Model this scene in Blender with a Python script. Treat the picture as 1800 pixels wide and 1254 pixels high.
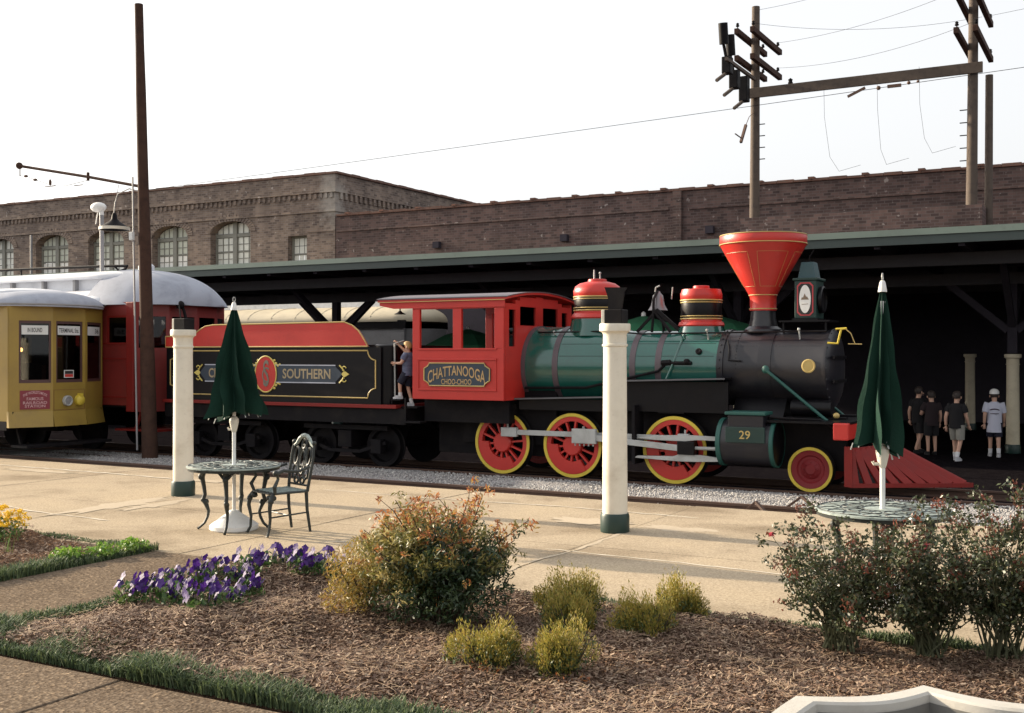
import bpy, bmesh, math, random
import numpy as np
from math import pi, sin, cos, radians, sqrt, atan2
from mathutils import Vector, Matrix

for _o in list(bpy.data.objects):
    bpy.data.objects.remove(_o)
S = bpy.context.scene
COL = S.collection
random.seed(7)
RNG = np.random.default_rng(11)

# ------------------------------------------------------------------ camera, sky, sun, exposure
cam_d = bpy.data.cameras.new('camera')
cam = bpy.data.objects.new('camera', cam_d)
COL.objects.link(cam)
cam.location = (0, 0, 1.9)
cam.rotation_euler = (radians(90), 0, radians(29.0))
cam_d.sensor_width = 36
cam_d.lens = 1975 / 1800 * 36
cam_d.shift_y = -5 / 1800
cam_d.clip_start = 0.1
cam_d.clip_end = 6000
S.camera = cam

SUN_EL = 18.0
SUN_FROM = Vector((-cos(radians(1.8)), -sin(radians(1.8)), 0))      # horizontal direction the sun stands in
w = bpy.data.worlds.new('World')
S.world = w
w.use_nodes = True
wn = w.node_tree
wn.nodes.clear()
w_out = wn.nodes.new('ShaderNodeOutputWorld')
w_bg = wn.nodes.new('ShaderNodeBackground')
w_sky = wn.nodes.new('ShaderNodeTexSky')
w_sky.sky_type = 'NISHITA'
w_sky.sun_disc = False
w_sky.sun_elevation = radians(SUN_EL)
w_sky.sun_rotation = atan2(SUN_FROM.x, SUN_FROM.y)
w_sky.air_density = 1.0
w_sky.dust_density = 6.0
w_sky.ozone_density = 1.0
w_bg.inputs['Strength'].default_value = 0.12
# hazy day: the veil of cloud takes most of the blue out of the sky
w_hsv = wn.nodes.new('ShaderNodeHueSaturation')
w_hsv.inputs['Saturation'].default_value = 0.35
w_hsv.inputs['Value'].default_value = 0.5
w_add = wn.nodes.new('ShaderNodeMix'); w_add.data_type = 'RGBA'; w_add.blend_type = 'ADD'
w_add.inputs['Factor'].default_value = 1.0
w_add.inputs['B'].default_value = (2.98, 2.99, 3.02, 1)          # even white veil over the whole sky
wn.links.new(w_sky.outputs[0], w_hsv.inputs['Color'])
wn.links.new(w_hsv.outputs[0], w_add.inputs['A'])
wn.links.new(w_add.outputs['Result'], w_bg.inputs['Color'])
wn.links.new(w_bg.outputs[0], w_out.inputs[0])

sun_d = bpy.data.lights.new('sun', 'SUN')
sun_d.energy = 5.0
sun_d.angle = radians(0.9)
sun_d.color = (1.0, 0.84, 0.62)
sun = bpy.data.objects.new('sun', sun_d)
COL.objects.link(sun)
sd = SUN_FROM * cos(radians(SUN_EL)) + Vector((0, 0, sin(radians(SUN_EL))))
sun.rotation_euler = sd.to_track_quat('Z', 'Y').to_euler()
sun.location = (-10, -2, 12)

S.view_settings.view_transform = 'Standard'
S.view_settings.look = 'None'
S.view_settings.exposure = 1.0
S.view_settings.gamma = 1.0
S.render.filter_size = 1.8
S.view_settings.use_curve_mapping = False

# ------------------------------------------------------------------ mesh builder
def V(*a): return Vector(a)

class M:
    def __init__(self): self.v = []; self.f = []
    def add(self, vs, fs):
        b = len(self.v)
        self.v.extend([tuple(p) for p in vs])
        self.f.extend([tuple(i + b for i in f) for f in fs])
        return self
    def box(self, x0, x1, y0, y1, z0, z1):
        return self.add([(x0,y0,z0),(x1,y0,z0),(x1,y1,z0),(x0,y1,z0),(x0,y0,z1),(x1,y0,z1),(x1,y1,z1),(x0,y1,z1)],
            [(0,3,2,1),(4,5,6,7),(0,1,5,4),(1,2,6,5),(2,3,7,6),(3,0,4,7)])
    def obox(self, c, a, b, d):
        c, a, b, d = Vector(c), Vector(a), Vector(b), Vector(d)
        P = [c+sa*a+sb*b+sd_*d for sd_ in (-1,1) for sa, sb in ((-1,-1),(1,-1),(1,1),(-1,1))]
        return self.add(P, [(0,3,2,1),(4,5,6,7),(0,1,5,4),(1,2,6,5),(2,3,7,6),(3,0,4,7)])
    def bar(self, p0, p1, w, h, up=(0,0,1)):
        p0, p1 = Vector(p0), Vector(p1)
        d = (p1-p0); u = Vector(up); s = d.cross(u)
        if s.length < 1e-5: s = d.cross(Vector((0,1,0)))
        s.normalize(); u = s.cross(d).normalized()
        return self.obox((p0+p1)/2, d/2, s*w/2, u*h/2)
    def lathe(self, prof, o=(0,0,0), axis=(0,0,1), n=24, closed=False, a0=0.0, a1=2*pi):
        o = Vector(o); ax = Vector(axis).normalized()
        e1 = ax.orthogonal().normalized(); e2 = ax.cross(e1)
        full = abs(a1-a0-2*pi) < 1e-6
        m = n if full else n+1
        b = len(self.v); fs = []
        k = len(prof)
        for r, h in prof:
            for i in range(m):
                t = a0+(a1-a0)*i/n
                self.v.append(tuple(o+ax*h+(e1*cos(t)+e2*sin(t))*r))
        rng = k if closed else k-1
        for j in range(rng):
            j2 = (j+1) % k
            for i in range(n):
                i2 = (i+1) % m if full else i+1
                fs.append((b+j*m+i, b+j*m+i2, b+j2*m+i2, b+j2*m+i))
        if not closed and full:
            if prof[0][0] > 1e-6: fs.append(tuple(b+i for i in range(m))[::-1])
            if prof[-1][0] > 1e-6: fs.append(tuple(b+(k-1)*m+i for i in range(m)))
        self.f.extend(fs)
        return self
    def cyl(self, p0, p1, r0, r1=None, n=16):
        p0, p1 = Vector(p0), Vector(p1)
        d = p1-p0
        return self.lathe([(r0,0),(r0 if r1 is None else r1, d.length)], p0, d, n)
    def tube(self, pts, r, n=6, closed=False):
        pts = [Vector(p) for p in pts]
        k = len(pts); b = len(self.v)
        rr = r if isinstance(r, (list, tuple)) else [r]*k
        prev = None
        for i, p in enumerate(pts):
            if closed: t = pts[(i+1) % k]-pts[i-1]
            else: t = pts[min(i+1,k-1)]-pts[max(i-1,0)]
            t.normalize()
            if prev is None: e1 = t.orthogonal().normalized()
            else:
                e1 = prev-t*prev.dot(t)
                e1 = e1.normalized() if e1.length > 1e-6 else t.orthogonal().normalized()
            prev = e1; e2 = t.cross(e1)
            for q in range(n):
                a = 2*pi*q/n
                self.v.append(tuple(p+(e1*cos(a)+e2*sin(a))*rr[i]))
        for i in range(k if closed else k-1):
            i2 = (i+1) % k
            for q in range(n):
                q2 = (q+1) % n
                self.f.append((b+i*n+q, b+i*n+q2, b+i2*n+q2, b+i2*n+q))
        if not closed:
            self.f.append(tuple(b+q for q in range(n))[::-1])
            self.f.append(tuple(b+(k-1)*n+q for q in range(n)))
        return self
    def prism(self, poly, h0, h1, fn):
        n = len(poly)
        vs = [fn(u, v, h0) for u, v in poly]+[fn(u, v, h1) for u, v in poly]
        fs = [tuple(range(n))[::-1], tuple(range(n, 2*n))]
        fs += [(i, (i+1) % n, (i+1) % n+n, i+n) for i in range(n)]
        return self.add(vs, fs)
    def loft(self, rings, cap=True, closed=True):
        b = len(self.v); n = len(rings[0])
        for r in rings: self.v.extend([tuple(p) for p in r])
        for j in range(len(rings)-1):
            for i in range(n if closed else n-1):
                i2 = (i+1) % n
                self.f.append((b+j*n+i, b+j*n+i2, b+(j+1)*n+i2, b+(j+1)*n+i))
        if cap and closed:
            self.f.append(tuple(b+i for i in range(n))[::-1])
            self.f.append(tuple(b+(len(rings)-1)*n+i for i in range(n)))
        return self
    def ball(self, c, rx, ry=None, rz=None, n=12, m=8):
        ry = rx if ry is None else ry; rz = rx if rz is None else rz
        c = Vector(c); b = len(self.v)
        rings = []
        for j in range(1, m):
            t = pi*j/m
            rings.append([c+V(rx*sin(t)*cos(2*pi*i/n), ry*sin(t)*sin(2*pi*i/n), -rz*cos(t)) for i in range(n)])
        self.loft(rings, cap=True)
        return self

WORLD = {}
def wo(o): return WORLD.get(o.name, Vector((0,0,0)))

def tag(o, label=None, cat=None, group=None, kind=None):
    if label: o['label'] = label
    if cat: o['category'] = cat
    if group: o['group'] = group
    if kind: o['kind'] = kind
    return o

def finish(me, smooth, angle=38):
    bm = bmesh.new(); bm.from_mesh(me)
    bmesh.ops.recalc_face_normals(bm, faces=bm.faces)
    bm.to_mesh(me); bm.free()
    if smooth:
        me.polygons.foreach_set('use_smooth', [True]*len(me.polygons))
        me.set_sharp_from_angle(angle=radians(angle))

def obj(name, b, mat, parent=None, smooth=False, bev=0, label=None, cat=None, group=None, kind=None, origin=None, angle=38):
    """one mesh object; vertices are given in the parent's build space"""
    me = bpy.data.meshes.new(name)
    org = wo(parent) if parent else Vector(origin or (0,0,0))
    me.from_pydata([(p[0]-org.x, p[1]-org.y, p[2]-org.z) for p in b.v], [], b.f)
    finish(me, smooth, angle)
    me.materials.append(mat)
    o = bpy.data.objects.new(name, me)
    COL.objects.link(o)
    if parent: o.parent = parent
    else: o.location = org
    WORLD[o.name] = org
    if bev:
        md = o.modifiers.new('bevel', 'BEVEL'); md.width = bev; md.segments = 2; md.limit_method = 'ANGLE'
        md.angle_limit = radians(35)
    return tag(o, label, cat, group, kind)

def thing(name, label, cat, loc=(0,0,0), group=None):
    o = bpy.data.objects.new(name, None)
    COL.objects.link(o); o.location = loc; o.empty_display_size = 0.2
    WORLD[o.name] = Vector(loc)
    return tag(o, label, cat, group)

def copy_tree(o, parent=None):
    c = o.copy(); COL.objects.link(c); c.parent = parent
    for ch in list(o.children): copy_tree(ch, c)
    return c

def bake(o):
    dg = bpy.context.evaluated_depsgraph_get()
    me = bpy.data.meshes.new_from_object(o.evaluated_get(dg))
    o.modifiers.clear(); o.data = me
    return o

def raw(name, verts, faces, mat, parent=None, label=None, cat=None, group=None, kind=None, smooth=False):
    """fast mesh from numpy arrays; faces all the same size"""
    me = bpy.data.meshes.new(name)
    verts = np.asarray(verts, dtype=np.float32); faces = np.asarray(faces, dtype=np.int32)
    org = wo(parent) if parent else Vector((0,0,0))
    verts = verts-np.array(org[:], dtype=np.float32)
    k = faces.shape[1]
    me.vertices.add(len(verts)); me.vertices.foreach_set('co', verts.ravel())
    me.loops.add(faces.size); me.loops.foreach_set('vertex_index', faces.ravel())
    me.polygons.add(len(faces)); me.polygons.foreach_set('loop_start', np.arange(0, faces.size, k, dtype=np.int32))
    me.update(calc_edges=True)
    if smooth: me.polygons.foreach_set('use_smooth', [True]*len(faces))
    me.materials.append(mat)
    o = bpy.data.objects.new(name, me); COL.objects.link(o)
    if parent: o.parent = parent
    WORLD[o.name] = org
    return tag(o, label, cat, group, kind)

def text(name, s, mat, parent, fn, size=1.0, width=None, height=None, extrude=0.004, spacing=1.0, warp=None, bold=0.0):
    """lettering as flat raised mesh; fn maps (u, v, w) to build space, centred on 0,0"""
    cu = bpy.data.curves.new(name, 'FONT')
    cu.body = s; cu.align_x = 'CENTER'; cu.align_y = 'CENTER'; cu.size = size; cu.space_character = spacing
    cu.resolution_u = 3; cu.offset = bold
    t = bpy.data.objects.new('tmp', cu); COL.objects.link(t)
    dg = bpy.context.evaluated_depsgraph_get()
    me = bpy.data.meshes.new_from_object(t.evaluated_get(dg))
    bpy.data.objects.remove(t)
    co = np.zeros(len(me.vertices)*3, dtype=np.float32); me.vertices.foreach_get('co', co); co = co.reshape(-1, 3)
    lo, hi = co.min(0), co.max(0)
    u = co[:,0]-(lo[0]+hi[0])/2; v = co[:,1]-(lo[1]+hi[1])/2
    if width: u = u*width/max(hi[0]-lo[0], 1e-6)
    if height: v = v*height/max(hi[1]-lo[1], 1e-6)
    b = M()
    fr = [p.vertices[:] for p in me.polygons]
    n = len(u)
    pts = []
    for i in range(n):
        a, c = float(u[i]), float(v[i])
        if warp: a, c = warp(a, c)
        pts.append((a, c))
    b.v = [tuple(fn(a, c, extrude)) for a, c in pts]
    b.f = [tuple(f) for f in fr]
    bpy.data.meshes.remove(me)
    return obj(name, b, mat, parent)

# ------------------------------------------------------------------ materials
def new_mat(name):
    m = bpy.data.materials.new(name); m.use_nodes = True
    nt = m.node_tree; nt.nodes.clear()
    out = nt.nodes.new('ShaderNodeOutputMaterial')
    p = nt.nodes.new('ShaderNodeBsdfPrincipled')
    nt.links.new(p.outputs[0], out.inputs[0])
    return m, nt, p, out

def ramp(nt, fac, stops):
    r = nt.nodes.new('ShaderNodeValToRGB')
    el = r.color_ramp.elements
    while len(el) < len(stops): el.new(0.5)
    for e, (pos, c) in zip(el, stops):
        e.position = pos; e.color = (c[0], c[1], c[2], 1)
    nt.links.new(fac, r.inputs[0])
    return r

def noise(nt, vec, scale, detail=4, rough=0.55, dist=0.0):
    n = nt.nodes.new('ShaderNodeTexNoise')
    n.inputs['Scale'].default_value = scale; n.inputs['Detail'].default_value = detail
    n.inputs['Roughness'].default_value = rough; n.inputs['Distortion'].default_value = dist
    nt.links.new(vec, n.inputs['Vector'])
    return n

def mix(nt, a, b, fac, mode='MIX'):
    x = nt.nodes.new('ShaderNodeMix'); x.data_type = 'RGBA'; x.blend_type = mode
    for s_, val in ((x.inputs['Factor'], fac), (x.inputs['A'], a), (x.inputs['B'], b)):
        if hasattr(val, 'links') or isinstance(val, bpy.types.NodeSocket): nt.links.new(val, s_)
        elif isinstance(val, (int, float)): s_.default_value = val
        else: s_.default_value = (val[0], val[1], val[2], 1)
    return x.outputs['Result']

def coords(nt):
    t = nt.nodes.new('ShaderNodeTexCoord'); return t.outputs['Object']

def bump(nt, p, h, strength, dist=0.01):
    b = nt.nodes.new('ShaderNodeBump'); b.inputs['Strength'].default_value = strength; b.inputs['Distance'].default_value = dist
    nt.links.new(h, b.inputs['Height']); nt.links.new(b.outputs[0], p.inputs['Normal'])

def paint(name, col, rough=0.4, metal=0.0, dirt=0.35, dirt_col=None, scale=3.0, bumpy=0.05, coat=0.0, spec=0.5):
    """painted or plain surface: base colour with uneven wear, streaks and slightly uneven gloss"""
    m, nt, p, out = new_mat(name)
    c = coords(nt)
    n1 = noise(nt, c, scale, 6, 0.65, 0.3)
    n2 = noise(nt, c, scale*9, 3, 0.6)
    dc = dirt_col or tuple(x*0.45+0.012 for x in col)
    lt = tuple(min(1, x*1.12+0.004) for x in col)
    r = ramp(nt, n1.outputs['Fac'], [(0.3, dc), (0.52, col), (0.75, lt)])
    base = mix(nt, col, r.outputs[0], dirt)
    r2 = ramp(nt, n2.outputs['Fac'], [(0.62, (0,0,0)), (0.74, (1,1,1))])
    fine = nt.nodes.new('ShaderNodeMath'); fine.operation = 'MULTIPLY'; fine.inputs[1].default_value = dirt*0.6
    nt.links.new(r2.outputs[0], fine.inputs[0])
    base2 = mix(nt, base, dc, fine.outputs[0])
    nt.links.new(base2, p.inputs['Base Color'])
    p.inputs['Metallic'].default_value = metal
    p.inputs['Specular IOR Level'].default_value = spec
    mr = nt.nodes.new('ShaderNodeMapRange')
    mr.inputs['To Min'].default_value = max(0.05, rough-0.1); mr.inputs['To Max'].default_value = min(1, rough+0.18)
    nt.links.new(n1.outputs['Fac'], mr.inputs['Value']); nt.links.new(mr.outputs[0], p.inputs['Roughness'])
    if coat: p.inputs['Coat Weight'].default_value = coat; p.inputs['Coat Roughness'].default_value = 0.12
    if bumpy: bump(nt, p, n2.outputs['Fac'], bumpy, 0.006)
    return m

def leafy(name, cols, rough=0.5, trans=0.25):
    """foliage: colour varies from leaf to leaf; a little light passes through"""
    m, nt, p, out = new_mat(name)
    g = nt.nodes.new('ShaderNodeNewGeometry')
    k = len(cols)
    r = ramp(nt, g.outputs['Random Per Island'], [(i/(k-1), c) for i, c in enumerate(cols)])
    nt.links.new(r.outputs[0], p.inputs['Base Color'])
    p.inputs['Roughness'].default_value = rough
    if trans:
        t = nt.nodes.new('ShaderNodeBsdfTranslucent')
        nt.links.new(r.outputs[0], t.inputs['Color'])
        mx = nt.nodes.new('ShaderNodeMixShader'); mx.inputs[0].default_value = trans
        nt.links.new(p.outputs[0], mx.inputs[1]); nt.links.new(t.outputs[0], mx.inputs[2])
        nt.links.new(mx.outputs[0], out.inputs[0])
    return m

def glass_mat(name, tint=(0.75,0.8,0.78), rough=0.02, ior=1.5):
    m, nt, p, out = new_mat(name)
    nt.nodes.remove(p)
    tr = nt.nodes.new('ShaderNodeBsdfTransparent'); tr.inputs[0].default_value = (*tint, 1)
    gl = nt.nodes.new('ShaderNodeBsdfGlossy'); gl.inputs['Roughness'].default_value = rough
    fr = nt.nodes.new('ShaderNodeFresnel'); fr.inputs[0].default_value = ior
    mx = nt.nodes.new('ShaderNodeMixShader')
    nt.links.new(fr.outputs[0], mx.inputs[0]); nt.links.new(tr.outputs[0], mx.inputs[1]); nt.links.new(gl.outputs[0], mx.inputs[2])
    nt.links.new(mx.outputs[0], out.inputs[0])
    return m

def brick_mat(name, c1, c2, mortar, stain=0.5, fleck=0.0, effl=None):
    m, nt, p, out = new_mat(name)
    c = coords(nt)
    sx = nt.nodes.new('ShaderNodeSeparateXYZ'); nt.links.new(c, sx.inputs[0])
    ad = nt.nodes.new('ShaderNodeMath'); ad.operation = 'ADD'
    nt.links.new(sx.outputs[0], ad.inputs[0]); nt.links.new(sx.outputs[1], ad.inputs[1])
    cb = nt.nodes.new('ShaderNodeCombineXYZ'); nt.links.new(ad.outputs[0], cb.inputs[0]); nt.links.new(sx.outputs[2], cb.inputs[1])
    br = nt.nodes.new('ShaderNodeTexBrick')
    nt.links.new(cb.outputs[0], br.inputs['Vector'])
    br.inputs['Scale'].default_value = 1.0
    br.inputs['Brick Width'].default_value = 0.26; br.inputs['Row Height'].default_value = 0.10
    br.inputs['Mortar Size'].default_value = 0.011; br.inputs['Mortar Smooth'].default_value = 0.2; br.inputs['Bias'].default_value = -0.1
    br.inputs['Color1'].default_value = (*c1, 1); br.inputs['Color2'].default_value = (*c2, 1); br.inputs['Mortar'].default_value = (*mortar, 1)
    n1 = noise(nt, c, 0.35, 6, 0.6, 0.4)
    r1 = ramp(nt, n1.outputs['Fac'], [(0.3, (0.45,0.43,0.44)), (0.55, (1,1,1)), (0.75, (1.25,1.2,1.12))])
    col = mix(nt, br.outputs['Color'], r1.outputs[0], stain, 'MULTIPLY')
    # vertical rain streaks
    mp = nt.nodes.new('ShaderNodeMapping'); mp.inputs['Scale'].default_value = (2.2, 2.2, 0.22); nt.links.new(c, mp.inputs[0])
    n2 = noise(nt, mp.outputs[0], 1.0, 5, 0.6)
    r2 = ramp(nt, n2.outputs['Fac'], [(0.35, (0.62,0.6,0.6)), (0.6, (1,1,1))])
    col = mix(nt, col, r2.outputs[0], 0.6, 'MULTIPLY')
    if fleck:
        vo = noise(nt, c, 4.2, 2, 0.5)
        r3 = ramp(nt, vo.outputs['Fac'], [(0.68, (0,0,0)), (0.74, (1,1,1))])
        f = nt.nodes.new('ShaderNodeMath'); f.operation = 'MULTIPLY'; f.inputs[1].default_value = fleck; nt.links.new(r3.outputs[0], f.inputs[0])
        col = mix(nt, col, (0.5,0.44,0.4), f.outputs[0])
    if effl:       # salt bloom round a point of the wall
        vd = nt.nodes.new('ShaderNodeVectorMath'); vd.operation = 'DISTANCE'; vd.inputs[1].default_value = effl
        mp2 = nt.nodes.new('ShaderNodeMapping'); mp2.inputs['Scale'].default_value = (1, 1, 0.75); mp2.inputs['Location'].default_value = (0, 0, effl[2]*0.25); nt.links.new(c, mp2.inputs[0])
        nt.links.new(mp2.outputs[0], vd.inputs[0])
        n3 = noise(nt, c, 1.6, 5, 0.7)
        mm = nt.nodes.new('ShaderNodeMath'); mm.operation = 'MULTIPLY_ADD'; mm.inputs[1].default_value = 2.4
        nt.links.new(n3.outputs['Fac'], mm.inputs[0]); nt.links.new(vd.outputs['Value'], mm.inputs[2])
        r4 = ramp(nt, mm.outputs[0], [(0.0, (0,0,0)), (1.0, (0,0,0))])
        r4.color_ramp.elements[0].color = (0.75,0.75,0.75,1); r4.color_ramp.elements[0].position = 0.0
        mr = nt.nodes.new('ShaderNodeMapRange'); mr.inputs['From Min'].default_value = 1.5; mr.inputs['From Max'].default_value = 2.3
        mr.inputs['To Min'].default_value = 0.6; mr.inputs['To Max'].default_value = 0.0
        nt.links.new(mm.outputs[0], mr.inputs[0])
        nt.nodes.remove(r4)
        col = mix(nt, col, (0.42,0.39,0.35), mr.outputs[0])
    nt.links.new(col, p.inputs['Base Color'])
    p.inputs['Roughness'].default_value = 0.9
    bump(nt, p, br.outputs['Fac'], -0.5, 0.01)
    return m

def ground_mat(name, cols, s1, s2, s3=None, speck=None, rough=0.95, bstr=0.4, bdist=0.01, stain=0.35, stain_scale=0.5):
    """ground: fine grain between colours, broad stains, optional light specks"""
    m, nt, p, out = new_mat(name)
    c = coords(nt)
    a = noise(nt, c, s1, 6, 0.7)
    k = len(cols)
    r = ramp(nt, a.outputs['Fac'], [(0.3+0.4*i/(k-1), q) for i, q in enumerate(cols)])
    col = r.outputs[0]
    b = noise(nt, c, stain_scale, 6, 0.6, 0.5)
    rb = ramp(nt, b.outputs['Fac'], [(0.32, (0.62,0.6,0.58)), (0.5, (1,1,1)), (0.7, (1.12,1.11,1.08))])
    col = mix(nt, col, rb.outputs[0], stain, 'MULTIPLY')
    v = nt.nodes.new('ShaderNodeTexVoronoi'); v.inputs['Scale'].default_value = s2; nt.links.new(c, v.inputs['Vector'])
    if speck:
        sv = nt.nodes.new('ShaderNodeSeparateColor'); nt.links.new(v.outputs['Color'], sv.inputs[0])
        rs = ramp(nt, sv.outputs[0], [(0.0, (0.6,0.58,0.56)), (0.5, (1,1,1)), (0.85, (1.1,1.1,1.1)), (1.0, speck)])
        col = mix(nt, col, rs.outputs[0], 0.55, 'MULTIPLY')
    nt.links.new(col, p.inputs['Base Color'])
    p.inputs['Roughness'].default_value = rough
    p.inputs['Specular IOR Level'].default_value = 0.0
    bump(nt, p, v.outputs['Distance'], bstr, bdist)
    return m

RED = paint('red_paint', (0.50,0.030,0.022), 0.34, dirt=0.3, scale=2.0, dirt_col=(0.30,0.022,0.02))
RED_DK = paint('dull_red_paint', (0.20,0.014,0.011), 0.5, dirt=0.4, scale=3.0, spec=0.3)
RED_CAR = paint('streetcar_red', (0.19,0.019,0.016), 0.45, dirt=0.45, scale=2.0)
GREEN = paint('boiler_green', (0.013,0.098,0.076), 0.12, dirt=0.35, scale=2.5, bumpy=0.012, coat=0.9)
GREEN_DK = paint('dark_green_paint', (0.008,0.032,0.026), 0.4, dirt=0.4)
TEAL = paint('faded_green_trim', (0.015,0.085,0.070), 0.45, dirt=0.4)
SLATE = paint('slate_blue_green', (0.030,0.075,0.085), 0.5, dirt=0.4)
BLACK = paint('black_paint', (0.0045,0.004,0.0055), 0.3, dirt=0.4, dirt_col=(0.014,0.012,0.012), scale=3.0, bumpy=0.03, spec=0.22)
SMOKEBOX = paint('graphite_black', (0.013,0.0125,0.017), 0.30, dirt=0.5, dirt_col=(0.03,0.026,0.025), scale=4.0)
IRON = paint('dark_iron', (0.007,0.006,0.0075), 0.6, dirt=0.5, dirt_col=(0.02,0.016,0.014), spec=0.15)
IRON_GRN = paint('verdigris_iron', (0.014,0.018,0.017), 0.5, dirt=0.6, dirt_col=(0.055,0.068,0.06), scale=14)
CASTTOP = paint('cast_tabletop', (0.30,0.35,0.32), 0.45, dirt=0.85, dirt_col=(0.06,0.085,0.08), scale=20)
RUST = paint('rusty_rail', (0.085,0.045,0.03), 0.7, dirt=0.6)
GOLD = paint('gold_leaf', (0.50,0.36,0.12), 0.38, dirt=0.35, dirt_col=(0.26,0.19,0.08))
YELLOW = paint('yellow_paint', (0.62,0.47,0.05), 0.45, dirt=0.4, dirt_col=(0.36,0.27,0.05))
TROLLEY_Y = paint('trolley_yellow', (0.29,0.195,0.036), 0.42, dirt=0.5, dirt_col=(0.20,0.13,0.035), scale=1.6)
PURPLEGREY = paint('boiler_band_grey', (0.10,0.075,0.085), 0.4, dirt=0.4)
ROD = paint('pale_grey_rod', (0.40,0.41,0.40), 0.5, dirt=0.5, dirt_col=(0.2,0.19,0.17))
CREAM = paint('cream_paint', (0.70,0.655,0.55), 0.5, dirt=0.55, dirt_col=(0.45,0.39,0.30), scale=2.2)
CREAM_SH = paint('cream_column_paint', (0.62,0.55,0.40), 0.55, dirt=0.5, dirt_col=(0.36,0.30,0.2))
WHITE = paint('white_paint', (0.78,0.77,0.74), 0.45, dirt=0.35)
ROOFWHITE = paint('whitewashed_roof', (0.66,0.67,0.70), 0.55, dirt=0.5, dirt_col=(0.40,0.41,0.45), scale=1.5)
ROOFSHADE = paint('shaded_roof_grey', (0.34,0.36,0.42), 0.6, dirt=0.7, dirt_col=(0.20,0.215,0.26), scale=1.6)  # blue-grey of the hood's side away from the sun, put into the colour
NAVY = paint('navy_panel', (0.025,0.04,0.062), 0.4, dirt=0.35)
SILVERLINE = paint('pale_line', (0.45,0.47,0.55), 0.4, dirt=0.3)
STEELGREY = paint('grey_car_side', (0.27,0.265,0.27), 0.5, dirt=0.4)
FASCIA = paint('pale_green_fascia', (0.19,0.24,0.20), 0.6, dirt=0.45, scale=0.8)
FASCIA2 = paint('grey_green_gutter', (0.05,0.068,0.062), 0.6, dirt=0.5, scale=0.8)
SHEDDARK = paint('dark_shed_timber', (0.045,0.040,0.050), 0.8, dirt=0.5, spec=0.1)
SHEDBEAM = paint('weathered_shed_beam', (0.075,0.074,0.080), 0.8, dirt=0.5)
WOOD = paint('creosoted_pole_wood', (0.062,0.034,0.025), 0.85, dirt=0.6, dirt_col=(0.025,0.015,0.013), spec=0.15, scale=6, bumpy=0.3)
WOODGREY = paint('weathered_pole_wood', (0.10,0.075,0.058), 0.85, dirt=0.6, dirt_col=(0.04,0.028,0.026), scale=5, bumpy=0.3)
CANVAS = paint('green_canvas', (0.007,0.032,0.021), 0.85, dirt=0.5, dirt_col=(0.005,0.022,0.016), scale=5, bumpy=0.5, spec=0.2)
CANVAS_FAR = paint('green_parasol_canvas', (0.03,0.16,0.075), 0.8, dirt=0.4)
GLASS = glass_mat('window_glass', (0.55,0.57,0.57))
STONE = paint('pale_cast_stone', (0.45,0.43,0.39), 0.8, dirt=0.6, dirt_col=(0.36,0.33,0.28), scale=5, bumpy=0.2)
SIGNBLACK = paint('sign_black', (0.02,0.018,0.018), 0.6, dirt=0.1)
SIGNWHITE = paint('sign_white', (0.62,0.63,0.62), 0.6, dirt=0.2)
MAROON = paint('maroon_sign', (0.20,0.022,0.035), 0.5, dirt=0.3)
PINKISH = paint('faded_pink_lettering', (0.55,0.36,0.37), 0.5, dirt=0.3)
CONC = ground_mat('platform_concrete', [(0.29,0.237,0.172),(0.39,0.322,0.236),(0.48,0.40,0.30)], 38, 90, speck=(1.3,1.25,1.2), bstr=0.3, bdist=0.004, stain=0.95, stain_scale=0.7)
PATCH = ground_mat('pale_repair_mortar', [(0.40,0.335,0.25),(0.50,0.425,0.33)], 30, 90, bstr=0.2, bdist=0.004)
AGG = ground_mat('aggregate_paving', [(0.075,0.056,0.042),(0.15,0.115,0.085),(0.27,0.215,0.16)], 34, 48, speck=(2.0,1.9,1.7), bstr=0.8, bdist=0.006, stain=0.6, stain_scale=1.2)
JOINT = paint('joint_dirt', (0.10,0.075,0.05), 0.95, dirt=0.5)
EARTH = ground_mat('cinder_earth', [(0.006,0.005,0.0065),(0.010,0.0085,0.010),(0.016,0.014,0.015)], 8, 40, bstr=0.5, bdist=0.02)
BALLAST = ground_mat('ballast', [(0.24,0.23,0.23),(0.38,0.37,0.37),(0.52,0.50,0.49)], 50, 38, speck=(1.3,1.3,1.3), bstr=1.0, bdist=0.03, stain=0.4)
STONES = leafy('loose_gravel', [(0.20,0.19,0.19),(0.36,0.35,0.35),(0.52,0.50,0.48),(0.30,0.28,0.27),(0.62,0.60,0.57)], 0.9, 0)
SOIL = ground_mat('mulch_soil', [(0.06,0.034,0.024),(0.13,0.08,0.055),(0.24,0.165,0.115)], 28, 40, bstr=1.0, bdist=0.03, stain=0.5, stain_scale=1.0)
CHIPS = leafy('wood_chips', [(0.06,0.034,0.024),(0.14,0.085,0.056),(0.25,0.165,0.112),(0.09,0.052,0.036),(0.40,0.30,0.215),(0.16,0.09,0.056),(0.11,0.063,0.043)], 0.9, 0)
BRICK_L = brick_mat('brick_tall_block', (0.27,0.20,0.155), (0.105,0.072,0.060), (0.24,0.205,0.18), 0.65, 0.6, effl=(-1.35, 0.0, 9.15))
BRICK_R = brick_mat('brick_low_wing', (0.165,0.102,0.087), (0.058,0.036,0.034), (0.15,0.116,0.105), 0.7, 0.5)
BRICK_B = brick_mat('brick_coping', (0.21,0.10,0.07), (0.14,0.07,0.052), (0.14,0.10,0.085), 0.5)
SKIN = paint('skin', (0.56,0.33,0.235), 0.55, dirt=0.12, bumpy=0)
HAIR_B = paint('blond_hair', (0.55,0.36,0.15), 0.6, dirt=0.3)
HAIR_D = paint('dark_hair', (0.03,0.02,0.016), 0.6, dirt=0.3)

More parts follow.
